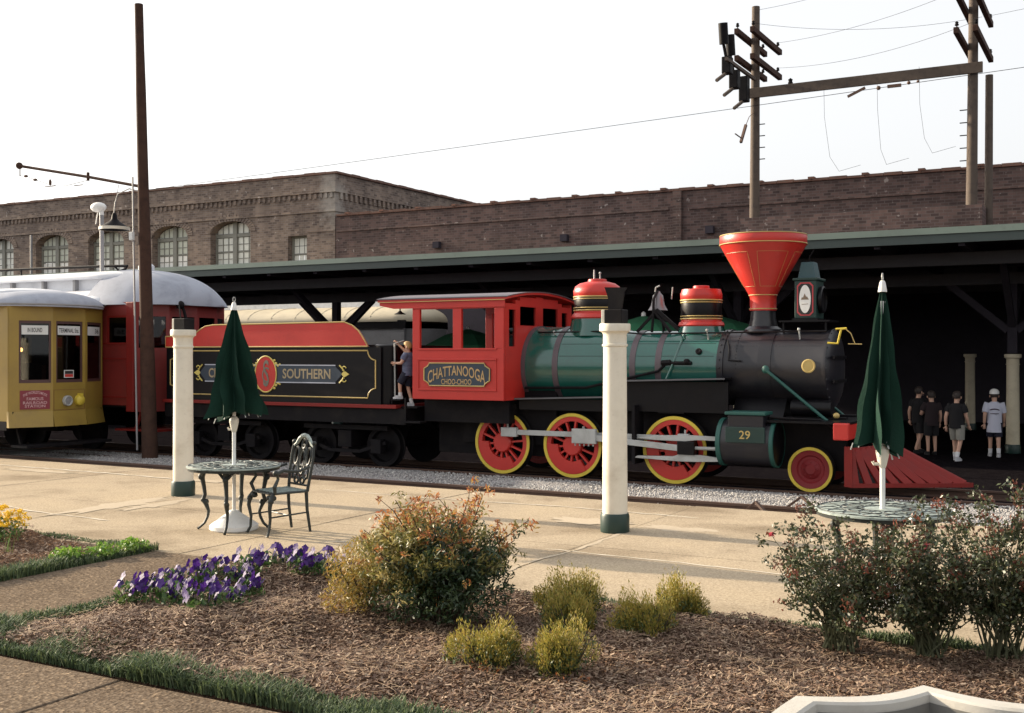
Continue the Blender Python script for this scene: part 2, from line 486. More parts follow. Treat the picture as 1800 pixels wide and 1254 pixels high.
# ================================================================== setting
obj('ground', M().add([(-3000,-3000,-0.335),(3000,-3000,-0.335),(3000,3000,-0.335),(-3000,3000,-0.335)], [(0,1,2,3)]), EARTH, kind='structure')

def slab_tile(name, x0, x1, y0, y1, mat, parent, top=0.0, gap=0.006, th=0.2):
    e = random.uniform(-0.003, 0.003)
    b = M().box(x0+gap, x1-gap, y0+gap, y1-gap, top-th, top+e)
    return obj(name, b, mat, parent, bev=0.006)

# platform: a bed of joint dirt with concrete slabs laid on it
platform = obj('platform', M().box(-28.6, 7.9, 7.82, 13.34, -0.5, -0.02), JOINT, kind='structure')
XJ = [-4.79+3.155*k for k in range(-8, 5)]
for x0, x1 in zip(XJ[:-1], XJ[1:]):
    for y0, y1 in ((7.80, 10.05), (10.05, 13.36)):
        slab_tile('slab', x0, x1, y0, y1, CONC, platform)

CRACKF = ground_mat('white_crack_filler', [(0.55,0.49,0.40),(0.66,0.60,0.50)], 30, 90, bstr=0.2, bdist=0.004)
def crack(pts, wdt, mat, z=0.0045, jit=0.02):
    """thin filled crack lying on the slabs"""
    b = M(); L = []; R_ = []
    P = []
    for (a, c) in zip(pts[:-1], pts[1:]):
        a, c = Vector((*a, 0)), Vector((*c, 0)); n = max(2, int((c-a).length/0.12))
        for i in range(n): P.append(a.lerp(c, i/n)+V(random.uniform(-jit,jit), random.uniform(-jit,jit), 0))
    P.append(Vector((*pts[-1], 0)))
    for i, p in enumerate(P):
        t = (P[min(i+1,len(P)-1)]-P[max(i-1,0)]).normalized(); s = V(-t.y, t.x, 0)
        ww = wdt*random.uniform(0.35, 1.1)*(0.3 if i in (0, len(P)-1) else 1)
        L.append((p.x+s.x*ww, p.y+s.y*ww, z)); R_.append((p.x-s.x*ww, p.y-s.y*ww, z))
    n = len(P)
    b.add(L+R_, [(i, i+1, n+i+1, n+i) for i in range(n-1)])
    return obj('filled_crack', b, mat, platform)
crack([(-5.0,9.72),(-3.6,9.66),(-2.4,9.55),(-1.6,9.3)], 0.02, CRACKF)
crack([(-17.5,12.55),(-14.5,12.5),(-12.8,12.42)], 0.035, CRACKF)
crack([(-9.9,12.45),(-8.0,12.4),(-6.2,12.5),(-4.4,12.38)], 0.022, CRACKF)
crack([(-12.6,9.3),(-11.9,9.1),(-11.2,9.0),(-10.2,8.95)], 0.02, CRACKF)
crack([(-7.2,8.9),(-6.9,9.15),(-6.4,9.35)], 0.018, CRACKF)
crack([(-4.75,10.95),(-4.72,9.9),(-4.82,8.9),(-4.76,7.9)], 0.03, PATCH)
def patch(cx, cy, rx, ry, seed, ang=0):
    r = random.Random(seed); n = 26
    pts = []
    for i in range(n):
        a = 2*pi*i/n; k = 1+0.35*r.uniform(-1,1)
        u, v = rx*k*cos(a), ry*k*sin(a)
        pts.append((cx+u*cos(ang)-v*sin(ang), cy+u*sin(ang)+v*cos(ang), 0.0042))
    obj('repair_patch', M().add(pts, [tuple(range(n))]), PATCH, platform)
patch(-5.35, 11.55, 0.5, 0.22, 3); patch(-4.35, 11.5, 0.42, 0.16, 5); patch(-11.15, 9.9, 0.22, 0.95, 8); patch(-10.75, 10.15, 0.14, 0.6, 12)
patch(-15.5, 12.2, 0.9, 0.12, 15); patch(-12.2, 12.45, 0.5, 0.13, 18)

# near walk and the short walk between the beds: aggregate slabs
walk = obj('path', M().box(-16, 8, -7.5, 4.62, -0.5, -0.02), JOINT, kind='structure')
for x0, x1 in zip([-15,-11.6,-8.36,-5.16,-1.96,1.24,4.4], [-11.6,-8.36,-5.16,-1.96,1.24,4.4,7.6]):
    for y0, y1 in ((-3.4, -0.2), (-0.2, 2.2), (2.2, 4.62)):
        slab_tile('paving_slab', x0, x1, y0, y1, AGG, walk)
side_walk = obj('path', M().box(-8.24, -6.98, 4.63, 7.81, -0.5, -0.02), JOINT, kind='structure')
for y0, y1 in ((4.63, 6.26), (6.26, 7.80)):
    slab_tile('paving_slab', -8.26, -6.94, y0, y1, AGG, side_walk)

# planting beds: low mounds of soil, mulch chips as stuff
def bed_h(x, y):
    return 0.02+0.035*np.sin(x*1.7+y*0.9)+0.025*np.sin(x*3.1-y*2.3+1.0)+0.012*np.sin(x*9+y*7)
def make_bed(x0, x1, y0, y1, nx, ny):
    xs = np.linspace(x0, x1, nx); ys = np.linspace(y0, y1, ny)
    X, Y = np.meshgrid(xs, ys)
    Z = bed_h(X, Y)+0.006*RNG.standard_normal(X.shape)
    ed = np.minimum(np.minimum(X-x0, x1-X), np.minimum(Y-y0, y1-Y))
    Z = -0.10+(Z+0.10)*np.clip(ed/0.15, 0, 1)
    vv = np.stack([X, Y, Z], -1).reshape(-1, 3)
    idx = np.arange(nx*ny).reshape(ny, nx)
    ff = np.stack([idx[:-1,:-1], idx[:-1,1:], idx[1:,1:], idx[1:,:-1]], -1).reshape(-1, 4)
    o = raw('planting_bed', vv, ff, SOIL, kind='structure', smooth=True)
    return o
make_bed(-6.93, 6.5, 4.64, 7.79, 190, 60)
make_bed(-19.0, -8.28, 4.64, 7.95, 110, 50)

def scatter_chips(name, n, x0, x1, y0, y1, label, lens=(0.008, 0.04)):
    c = np.stack([RNG.uniform(x0, x1, n), RNG.uniform(y0, y1, n)], -1)
    z = bed_h(c[:,0], c[:,1])+RNG.uniform(0.003, 0.028, n)
    L = RNG.uniform(*lens, n); Wd = L*RNG.uniform(0.12, 0.4, n)
    a = RNG.uniform(0, 2*pi, n); tilt = RNG.normal(0, 0.35, n)
    d = np.stack([np.cos(a)*np.cos(tilt), np.sin(a)*np.cos(tilt), np.sin(tilt)], -1)
    s = np.stack([-np.sin(a), np.cos(a), RNG.normal(0, 0.4, n)], -1)
    s /= np.linalg.norm(s, axis=1)[:,None]
    P = np.stack([c[:,0], c[:,1], z], -1)
    q = np.stack([P-d*L[:,None]/2-s*Wd[:,None]/2, P+d*L[:,None]/2-s*Wd[:,None]/2, P+d*L[:,None]/2+s*Wd[:,None]/2, P-d*L[:,None]/2+s*Wd[:,None]/2], 1)
    return raw(name, q.reshape(-1,3), np.arange(4*n).reshape(-1,4), CHIPS, label=label, cat='mulch', kind='stuff')
scatter_chips('bark_mulch', 140000, -6.85, 0.6, 4.75, 7.72, 'brown bark mulch spread over the main planting bed')
scatter_chips('bark_mulch', 12000, -11.5, -8.35, 5.2, 7.9, 'brown bark mulch in the small bed at the left')

STRAW = leafy('pine_straw', [(0.20,0.11,0.06),(0.34,0.22,0.13),(0.50,0.37,0.24),(0.13,0.07,0.045)], 0.9, 0)
def straw(n, x0, x1, y0, y1):
    V_, F_ = [], []
    c = np.stack([RNG.uniform(x0, x1, n), RNG.uniform(y0, y1, n)], -1)
    keep = (np.sin(c[:,0]*2.7+1.3)*np.sin(c[:,1]*3.9)+0.5*np.sin(c[:,0]*7.1+c[:,1]*5.3) > RNG.uniform(-1.1, 0.9, n)); c = c[keep]; n = len(c)
    L = RNG.uniform(0.05, 0.15, n)[:,None]; a = RNG.uniform(0, 2*pi, n); tl = RNG.normal(0, 0.10, n)
    d = np.stack([np.cos(a), np.sin(a), tl], -1); s = np.stack([-np.sin(a), np.cos(a), np.zeros(n)], -1)*0.0022
    P = np.concatenate([c, (bed_h(c[:,0], c[:,1])+RNG.uniform(0.02, 0.042, n))[:,None]], 1)
    bend = np.stack([-np.sin(a), np.cos(a), np.zeros(n)], -1)*RNG.normal(0, 0.012, n)[:,None]
    v = np.stack([P-d*L/2-s, P-d*L/2+s, P+bend+s, P+bend-s, P+bend-s, P+bend+s, P+d*L/2+s*0.4, P+d*L/2-s*0.4], 1).reshape(-1,3)
    raw('pine_straw', v, np.arange(len(v)).reshape(-1,4), STRAW, label='thin dry straw strewn over the mulch of the main bed', cat='straw', kind='stuff')
straw(9000, -6.8, 0.5, 4.85, 7.65)

# ballast and rails
bx = np.linspace(-40, 12, 261); by = np.linspace(13.36, 16.62, 40)
BX, BY = np.meshgrid(bx, by)
BZ = -0.175+0.012*np.sin(BX*2.1)+0.012*np.sin(BY*5+BX)+0.008*RNG.standard_normal(BX.shape)
BZ = np.where(BY < 13.9, BZ+0.07*(13.9-BY)/0.5, BZ)
BZ = np.where(BY > 16.45, BZ-0.25*np.clip((BY-16.45)/0.17, 0, 1), BZ)
idx = np.arange(BX.size).reshape(BX.shape)
raw('ballast', np.stack([BX, BY, BZ], -1).reshape(-1,3), np.stack([idx[:-1,:-1], idx[:-1,1:], idx[1:,1:], idx[1:,:-1]], -1).reshape(-1,4), BALLAST, kind='structure', smooth=True)

def stones(name, n, x0, x1, y0, y1, zf, smin, smax, label):
    c = np.stack([RNG.uniform(x0, x1, n), RNG.uniform(y0, y1, n)], -1)
    z = zf(c[:,1])+RNG.uniform(-0.008, 0.012, n)
    base = np.array([[1,0,0],[-1,0,0],[0,1,0],[0,-1,0],[0,0,1],[0,0,-1]], float)
    tri = np.array([[0,2,4],[2,1,4],[1,3,4],[3,0,4],[2,0,5],[1,2,5],[3,1,5],[0,3,5]])
    s = RNG.uniform(smin, smax, n)
    v = base[None]*s[:,None,None]*RNG.uniform(0.55, 1.2, (n,6,1))+RNG.normal(0, 0.18, (n,6,3))*s[:,None,None]
    a = RNG.uniform(0, 2*pi, n); ca, sa = np.cos(a), np.sin(a)
    x = v[:,:,0]*ca[:,None]-v[:,:,1]*sa[:,None]; y = v[:,:,0]*sa[:,None]+v[:,:,1]*ca[:,None]
    v = np.stack([x, y, v[:,:,2]*0.8], -1)+np.concatenate([c, z[:,None]], 1)[:,None,:]
    f = tri[None]+6*np.arange(n)[:,None,None]
    return raw(name, v.reshape(-1,3), f.reshape(-1,3), STONES, label=label, cat='gravel', kind='stuff')
stones('gravel', 42000, -20, -0.5, 13.38, 16.5, lambda y: np.where(y < 13.9, -0.165+0.07*(13.9-y)/0.5, -0.165), 0.008, 0.022, 'pale grey loose gravel between the platform edge and the locomotive')

def rail(y, x0, x1, top, name='rail', label=None, hgt=0.14):
    prof = [(-0.07,-hgt),(0.07,-hgt),(0.07,-hgt+0.018),(0.012,-hgt+0.04),(0.012,-0.04),(0.035,-0.03),(0.035,0),(-0.035,0),(-0.035,-0.03),(-0.012,-0.04),(-0.012,-hgt+0.04),(-0.07,-hgt+0.018)]
    b = M().prism(prof, x0, x1, lambda u, v, h: (h, y+u, top+v))
    return obj(name, b, RUST, label=label, cat='rail', group='railway rails')
rail(14.40, -40, -3.55, -0.075, label='rusty rail nearest the platform, dark line across the gravel')
rail(15.835, -40, -18.0, -0.15, label='far rail under the yellow trolley')
rail(16.72, -40, 4.0, -0.15, label='near rail under the locomotive wheels')
rail(18.15, -40, 4.0, -0.15, label='far rail under the locomotive wheels')
# bent iron stop pieces at the rail's end
for (x, y, s, lab) in ((-3.75, 14.42, 1.0, 'larger bent iron rail stop standing on the rail end'), (-4.15, 13.75, 0.75, 'smaller bent iron rail stop lying by the platform edge')):
    b = M().bar((x-0.2*s,y,-0.1),(x,y+0.03,0.06*s),0.035,0.03).bar((x,y+0.03,0.06*s),(x+0.24*s,y-0.05,-0.1),0.045,0.03)
    obj('rail_stop', b, RUST, label=lab, cat='rail stop')
# far track under the shed
rail(34.9, -60, -18, -0.2, label='near rail of the far track beyond the shed')
rail(36.3, -60, -18, -0.2, label='far rail of the far track beyond the shed')

# ================================================================== brick station building
bld = thing('brick_building', 'long brown brick station building with arched upper windows behind the shed', 'building', (-30, 40, -0.33))
YB = 40.0
WINC = [(-37.41, 1.25), (-41.33, 1.2), (-45.8, 1.3), (-49.87, 1.26), (-54.2, 1.26), (-58.5, 1.26), (-62.8, 1.26)]
ZS, ZSP, ZCR = 6.05, 7.62, 8.16
def arch_z(u, hw): return ZSP+(ZCR-ZSP)*math.sqrt(max(0, 1-(u/hw)**2))
TH = 0.62
wall = M()
edges = sorted([(c-h, c+h) for c, h in WINC]+[(-33.9, -32.8)])
xl = -70.0
for a, c in edges:
    wall.box(xl, a, YB, YB+TH, -0.33, 8.75); xl = c
wall.box(xl, -31.2, YB, YB+TH, -0.33, 8.75)
for c, h in WINC:
    wall.box(c-h, c+h, YB, YB+TH, -0.33, ZS)
    n = 12
    for i in range(n):
        u0, u1 = -h+2*h*i/n, -h+2*h*(i+1)/n
        z0, z1 = arch_z(u0, h), arch_z(u1, h)
        wall.add([(c+u0,YB,z0),(c+u1,YB,z1),(c+u1,YB,8.75),(c+u0,YB,8.75),(c+u0,YB+TH,z0),(c+u1,YB+TH,z1),(c+u1,YB+TH,8.75),(c+u0,YB+TH,8.75)],
            [(0,1,2,3),(4,7,6,5),(0,4,5,1),(3,2,6,7)])
wall.box(-33.9, -32.8, YB, YB+TH, -0.33, 6.0); wall.box(-33.9, -32.8, YB, YB+TH, 7.27, 8.75)
wall.box(-31.62, -31.2, YB+TH, 60, -0.33, 8.75)
obj('wall', wall, BRICK_L, bld)
# string courses, corbel table and parapet of the tall block
b = M().box(-70, -31.14, YB-0.06, YB+0.3, 8.26, 8.36); b.box(-31.5, -31.14, YB+0.3, 60, 8.26, 8.36)
b.box(-70, -31.10, YB-0.10, YB+0.3, 9.12, 9.2); b.box(-31.5, -31.1, YB+0.3, 60, 9.12, 9.2)
obj('string_course', b, BRICK_L, bld)
b = M().box(-70, -31.2, YB, YB+TH, 8.752, 9.118); b.box(-31.62, -31.2, YB+TH, 60, 8.752, 9.118)
obj('frieze', b, BRICK_L, bld)
b = M()
x = -31.3
while x > -70: b.box(x-0.14, x, YB-0.06, YB-0.002, 8.88, 9.117); x -= 0.30
y = YB+0.3
while y < 60: b.box(-31.2+0.002, -31.11, y, y+0.16, 8.83, 9.117); y += 0.36
obj('corbel_table', b, BRICK_L, bld, kind='stuff')
b = M().box(-70, -31.13, YB-0.07, YB+0.35, 9.202, 9.93); b.box(-31.55, -31.13, YB+0.35, 60, 9.202, 9.93)
obj('parapet', b, BRICK_L, bld)
b = M()
x = -31.0; k = 0
while x > -70:
    wd = 0.62
    b.box(x-wd+0.015, x, YB-0.13, YB+0.42, 9.931, 10.02+0.012*((k*7) % 3)); x -= wd; k += 1
y = YB+0.43
while y < 60:
    b.box(-31.62, -31.02, y, y+0.6, 9.931, 10.02+0.012*((k*5) % 3)); y += 0.62; k += 1
obj('coping', b, BRICK_B, bld, kind='stuff')
obj('string_course', M().box(-70, -31.18, YB-0.035, YB-0.002, 7.22, 7.29) if False else M().box(-32.79, -31.18, YB-0.035, YB-0.002, 7.38, 7.45), BRICK_L, bld)
# brick arch hoods over the windows
for c, h in WINC[:5]:
    b = M()
    n = 22
    for i in range(n):
        t0, t1 = pi*i/n+0.012, pi*(i+1)/n-0.012
        q = []
        for t, rr in ((t0,0),(t1,0),(t1,0.34),(t0,0.34)):
            q.append((c-(h+rr)*cos(t), ZSP+(ZCR-ZSP+rr)*sin(t)))
        b.prism(q, -0.035, -0.002, lambda u, v, w_: (u, YB+w_, v))
    obj('window_arch', b, BRICK_L, bld)
WFRAME = paint('grey_green_window_frame', (0.24,0.235,0.20), 0.6, dirt=0.4)
BLIND = paint('pale_green_blind', (0.60,0.62,0.52), 0.5, dirt=0.3, scale=0.6)
BLINDW = paint('white_lower_blind', (0.92,0.90,0.84), 0.4, dirt=0.1, scale=0.6)
GLOSSPANE = paint('old_window_pane', (0.74,0.74,0.66), 0.2, dirt=0.3, scale=0.8)
for wi, (c, h) in enumerate(WINC[:5]):
    fr = M(); yb = YB+0.38
    fr.box(c-0.12, c+0.12, yb-0.06, yb+0.12, ZS, ZCR-0.02)
    fr.box(c-h, c-0.12, yb-0.03, yb+0.1, ZSP-0.18, ZSP-0.02); fr.box(c+0.12, c+h, yb-0.03, yb+0.1, ZSP-0.18, ZSP-0.02)
    fr.box(c-h, c+h, yb-0.14, yb+0.14, ZS, ZS+0.09)
    for s in (-1, 1):
        fr.box(min(c+s*h, c+s*(h-0.09)), max(c+s*h, c+s*(h-0.09)), yb-0.02, yb+0.1, ZS+0.09, ZSP+0.05)
        fr.box(min(c+s*0.12, c+s*h), max(c+s*0.12, c+s*h), yb, yb+0.08, 6.72, 6.78)
    win = obj('window', fr, WFRAME, bld)
    tone = BLIND if wi in (1, 2, 3) else GLOSSPANE
    for s in (-1, 1):
        xa, xb = (c+0.12, c+h-0.09) if s > 0 else (c-h+0.09, c-0.12)
        nx = 3
        zrows = [(ZS+0.09, 6.42), (6.42, 6.72), (6.78, 7.1), (7.1, ZSP-0.18)]
        for i in range(nx):
            u0, u1 = xa+(xb-xa)*i/nx, xa+(xb-xa)*(i+1)/nx
            for z0, z1 in zrows:
                mt = BLINDW if (z1 < 6.75 and wi in (1,2,3)) else tone
                obj('pane', M().box(u0+0.018, u1-0.018, yb+0.04, yb+0.055, z0+0.016, z1-0.016), mt, win)
            zt0, zt1 = arch_z(u0+0.018-c, h)-0.05, arch_z(u1-0.018-c, h)-0.05
            pb = M().prism([(u0+0.018, ZSP), (u1-0.018, ZSP), (u1-0.018, max(zt1, ZSP+0.03)), (u0+0.018, max(zt0, ZSP+0.03))], 0.04, 0.055, lambda u, v, w_: (u, yb+w_, v))
            obj('pane', pb, tone, win)
    mb = M()
    for s in (-1, 1):
        xa, xb = (c+0.12, c+h-0.09) if s > 0 else (c-h+0.09, c-0.12)
        for i in (1, 2):
            u = xa+(xb-xa)*i/3
            mb.box(u-0.018, u+0.018, yb+0.01, yb+0.036, ZS+0.09, arch_z(u-c, h)-0.04)
        for z in (6.42, 7.1): mb.box(xa, xb, yb+0.012, yb+0.034, z-0.016, z+0.016)
    obj('glazing_bar', mb, WFRAME, win)
# small square-headed window
fr = M(); yb = YB+0.3
for bb in ((-33.9,-33.8,6.0,7.27),(-32.9,-32.8,6.0,7.27),(-33.8,-32.9,7.19,7.27),(-33.8,-32.9,6.0,6.08),(-33.8,-32.9,6.42,6.48)):
    fr.box(bb[0], bb[1], yb, yb+0.1, bb[2], bb[3])
win = obj('window', fr, WFRAME, bld)
for i in range(3):
    for z0, z1 in ((6.08,6.42),(6.48,6.83),(6.83,7.19)):
        obj('pane', M().box(-33.8+0.3*i+0.015, -33.5+0.3*i-0.015, yb+0.04, yb+0.05, z0+0.012, z1-0.012), GLOSSPANE, win)
# low wing to the right
b = M().box(-31.18, 30, YB+0.02, YB+TH, -0.33, 8.02)
obj('wing_wall', b, BRICK_R, bld)
b = M().box(-31.1, -15.4, YB-0.04, YB+0.018, 7.32, 7.4); b.box(-14.6, 30, YB-0.04, YB+0.018, 7.3, 7.38)
obj('string_course', b, BRICK_R, bld)
for px in (-15.2, 1.0): obj('pilaster', M().box(px, px+0.34, YB-0.12, YB+0.018, -0.33, 8.02), BRICK_R, bld)
b = M(); x = -31.1; k = 0
while x < 30:
    dz = -0.0045*(x+31)
    b.box(x, x+0.605, YB-0.06, YB+0.5, 8.021, 8.10+0.014*((k*7) % 3)); x += 0.62; k += 1
x = -30.6
while x < 30: b.box(x, x+0.22, YB-0.09, YB+0.2, 8.09, 8.17); x += 1.86
obj('coping', b, BRICK_B, bld, kind='stuff')
for xx in (-25.9, -19.9, -13.9):
    obj('roof_drain', M().box(xx, xx+0.3, YB-0.2, YB+0.015, 6.35, 6.62), SHEDDARK, bld)
obj('white_wall_band', M().box(-60, -28.2, YB-0.05, YB-0.003, 2.6, 4.9), WHITE, bld)  # plain white strip on the wall, showing above the far rail car
obj('flat_roof', M().box(-70, -31.7, YB+0.5, 60, 8.6, 8.7).box(-31.1, 30, YB+0.45, 60, 7.6, 7.7), SHEDDARK, bld)

# ================================================================== platform shed (canopy)
shed = thing('platform_shed', 'long open platform shed with pale green fascia and dark timber underside', 'canopy', (-10, 27.45, -0.33))
YE, ZE = 23.0, 4.335
obj('fascia', M().box(-46, 14, YE-0.05, YE, ZE-0.125, ZE), FASCIA, shed)
obj('gutter', M().box(-46, 14, YE-0.02, YE+0.09, ZE-0.30, ZE-0.128), FASCIA2, shed)
obj('roof_deck', M().box(-46, -21.6, YE+0.092, 32.0, ZE-0.16, ZE-0.02).box(-21.6, 14, YE+0.092, 39.7, ZE-0.16, ZE-0.02), SHEDDARK, shed)  # right part extended back to the building to darken the shed
b = M()
for yy, zz in ((24.6, 3.98), (27.3, 3.72)): b.box(-46, 14, yy, yy+0.22, zz-0.26, zz)
obj('long_beam', b, SHEDBEAM, shed)
obj('long_beam', M().box(-46, 14, 31.7, 31.95, 3.75, 4.17).box(-21.6, 14, 35.1, 35.3, 3.7, 4.17), SHEDBEAM, shed)
b = M(); x = -45.5
while x < 14:
    b.box(x, x+0.12, YE+0.1, 31.6, ZE-0.36, ZE-0.162); x += 1.575
obj('rafter', b, SHEDDARK, shed, kind='stuff')
COLX = [-2.39-6.31*k for k in range(-1, 7)]
for cx in COLX:
    yy = 27.41
    po = obj('timber_post', M().box(cx-0.1, cx+0.1, yy-0.1, yy+0.1, 1.92, 3.46), SHEDDARK, shed)
    for q0, q1, wd in (((cx-0.09, yy, 2.42), (cx-1.35, yy, 3.5), 0.16), ((cx+0.09, yy, 2.42), (cx+1.35, yy, 3.5), 0.16), ((cx, yy-0.09, 2.55), (cx, yy-2.3, 3.95), 0.14), ((cx, yy+0.09, 2.55), (cx, yy+2.3, 3.95), 0.14)):
        obj('timber_brace', M().bar(q0, q1, wd, wd), SHEDDARK, po)
# columns of the shed stand on their own bases: things of their own
def iron_column(name, base_mat, mat, r=0.130, h=2.15, hex_base=True):
    t = thing(name, 'x', 'column')
    obj('base', M().lathe([(r*1.18,0),(r*1.2,0.01),(r*1.2,0.17),(r*1.12,0.20)], n=28), base_mat, t, smooth=True)
    obj('shaft', M().lathe([(r*1.03,0.20),(r*1.02,0.6),(r*0.97,1.6),(r*0.95,1.90)], n=32), mat, t, smooth=True)
    obj('capital', M().lathe([(r*0.96,1.90),(r*0.955,1.975),(r*1.05,1.98),(r*1.06,2.0),(r*0.97,2.005),(r*0.97,2.10),(r*1.02,2.12),(r*1.16,2.135),(r*1.27,2.14),(r*1.28,2.15),(r*1.28,2.205),(r*1.24,2.22),(0.0,2.22)], n=32), mat, t, smooth=True)
    return t
far_col = iron_column('shed_column', GREEN_DK, CREAM_SH, r=0.14)
labs = {0: 'cream shed column at the far right edge beside the person in the white shirt', }
cols = []
for k, (cx, cy) in enumerate([(-2.39, 27.45), (-4.21, 35.2), (-8.7, 27.45), (-15.01, 27.45), (-21.32, 27.45), (-10.5, 35.2)]):
    c = far_col if k == 0 else copy_tree(far_col)
    c.location = (cx, cy, -0.33)
    c['label'] = ['cream shed column at the right edge beside the person in the white shirt', 'cream shed column standing deeper under the shed, left of the white shirt',
        'cream shed column hidden behind the locomotive boiler', 'cream shed column hidden behind the tender', 'cream shed column hidden behind the red streetcar', 'cream shed column deep under the shed behind the cab'][k]
    c['group'] = 'shed columns'; cols.append(c)
b = M().cyl((-2.06, 27.7, -0.33), (-2.06, 27.7, 0.55), 0.055, n=14)
obj('bollard', b, YELLOW, label='yellow post at the right edge of the picture under the shed', cat='bollard', smooth=True)
obj('shed_darkening_wall', M().box(-27.0, 14, 39.2, 39.35, -0.33, 4.1), SHEDDARK, label='dark wall added to keep the back of the shed in darkness', cat='wall')  # added wall, there to darken the view under the shed
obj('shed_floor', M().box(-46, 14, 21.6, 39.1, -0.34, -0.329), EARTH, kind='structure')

# two columns left standing on the open platform, with cut steel stubs on top
def stub_column(loc, label, wing):
    t = iron_column('platform_column', GREEN_DK, CREAM)
    t.location = loc; t['label'] = label; t['group'] = 'cut-off columns on the open platform'
    WORLD[t.name] = Vector((0,0,0))
    b = M().box(-0.085, 0.115, -0.09, 0.09, 2.221, 2.37)
    obj('steel_stub', b, IRON, t, bev=0.008)
    obj('stub_flange', M().box(-0.125, -0.088, -0.08, 0.08, 2.221, 2.368), CREAM, t, bev=0.004)
    if wing:
        obj('gusset_plate', M().prism([(-0.06,2.372),(0.10,2.372),(0.13,2.56),(0.16,2.60),(-0.10,2.61),(-0.06,2.50)], -0.05, -0.03, lambda u, v, w_: (u, w_, v)), IRON, t)
    else:
        obj('torch_cut_strip', M().prism([(-0.03,2.372),(-0.012,2.372),(-0.03,2.50),(-0.05,2.56),(-0.06,2.55)], -0.03, -0.02, lambda u, v, w_: (u, w_, v)), IRON, t)
    return t
stub_column((-11.15, 11.03, 0.0), 'cream platform column on the left, beside the table and umbrella', False)
stub_column((-4.857, 11.03, 0.0), 'cream platform column in front of the locomotive boiler', True)

# ================================================================== steam locomotive
LY = 17.43
loco = thing('steam_locomotive', 'green, black and red steam locomotive with tall flared red smokestack', 'locomotive', (-7.2, LY, -0.15))
BZ_ = 1.68
def xl(prof, z=BZ_, y=LY, n=48): return M().lathe([(r, x) for x, r in prof], (0, y, z), (1, 0, 0), n)
obj('boiler', xl([(-9.12,0.0),(-9.12,0.685),(-7.75,0.68),(-7.3,0.60),(-5.70,0.585),(-5.70,0.0)], n=64), GREEN, loco, smooth=True)
for x0, x1, r in ((-9.11,-9.03,0.70),(-8.52,-8.42,0.695),(-7.16,-7.06,0.61),(-6.72,-6.62,0.60)):
    obj('boiler_band', xl([(x0,r-0.02),(x0,r),(x1,r),(x1,r-0.02)]), PURPLEGREY, loco, smooth=True)
sm = obj('smokebox', xl([(-5.699,0.0),(-5.699,0.605),(-5.60,0.607),(-5.598,0.587),(-4.10,0.585),(-4.06,0.60),(-4.02,0.60),(-4.0,0.56),(-3.97,0.50),(-3.93,0.30),(-3.92,0.0)], n=64), SMOKEBOX, loco, smooth=True)
b = M()
for i in range(22):
    t = 2*pi*i/22; b.ball((-4.015, LY+0.58*cos(t), BZ_+0.58*sin(t)), 0.018, n=6, m=4)
for i in range(16):
    t = pi*i/15; b.ball((-5.65, LY-0.61*cos(t), BZ_+0.61*sin(t)), 0.014, n=6, m=4)
obj('rivet', b, SMOKEBOX, sm, kind='stuff')
obj('smokebox_seam', xl([(-5.05,0.585),(-5.05,0.594),(-4.85,0.594),(-4.85,0.585)]), SMOKEBOX, sm, smooth=True)
obj('door_hinge', M().box(-3.93, -3.90, LY-0.5, LY+0.3, BZ_+0.14, BZ_+0.19).box(-3.93, -3.90, LY-0.5, LY+0.3, BZ_-0.22, BZ_-0.17), BLACK, sm)
obj('roundel', M().lathe([(0.0,0),(0.105,0.0),(0.105,0.012),(0.085,0.018),(0.08,0.012),(0.0,0.014)], (-4.27, LY-0.575, 1.715), (0,-1,0), 28), GOLD, loco, smooth=True)

# smokestack
SX = -5.13
obj('stack_base', M().lathe([(0.30,2.235),(0.29,2.28),(0.225,2.33),(0.20,2.45),(0.19,2.575),(0.0,2.575)], (SX,LY,0), n=36), SMOKEBOX, loco, smooth=True)
st = obj('smokestack', M().lathe([(0.0,2.576),(0.208,2.576),(0.212,2.60),(0.204,2.62),(0.207,2.79),(0.215,2.81),(0.222,2.83),(0.665,3.60),(0.675,3.62),(0.675,3.74),(0.66,3.765),(0.60,3.77),(0.56,3.72),(0.0,3.66)], (SX,LY,0), n=56), RED, loco, smooth=True)
def goldring(name, x, r, z, tr, parent, y=LY): return obj(name, M().tube([(x+r*cos(2*pi*i/48), y+r*sin(2*pi*i/48), z) for i in range(48)], tr, 6, closed=True), GOLD, parent, smooth=True)
for r, z in ((0.679,3.615),(0.672,3.757),(0.219,2.82),(0.211,2.605)): goldring('gold_line', SX, r, z, 0.008, st)
# thin gold frame lines painted on the cone
def cone_pt(t, z):
    r = 0.222+(0.665-0.222)*(z-2.83)/(3.60-2.83)+0.004
    return (SX+r*cos(t), LY+r*sin(t), z)
for k, tc in enumerate((-pi/2+0.55, -pi/2-0.55, -pi/2-1.65, -pi/2+1.65)):
    pts = [cone_pt(tc-0.42+0.84*i/10, 3.47) for i in range(11)]+[cone_pt(tc+0.42, 3.47-0.52*i/8) for i in range(1, 9)]+[cone_pt(tc+0.42-0.84*i/8, 2.95) for i in range(1, 9)]+[cone_pt(tc-0.42, 2.95+0.52*i/8) for i in range(1, 8)]
    obj('gold_line', M().tube(pts, 0.0022, 4, closed=True), GOLD, st)

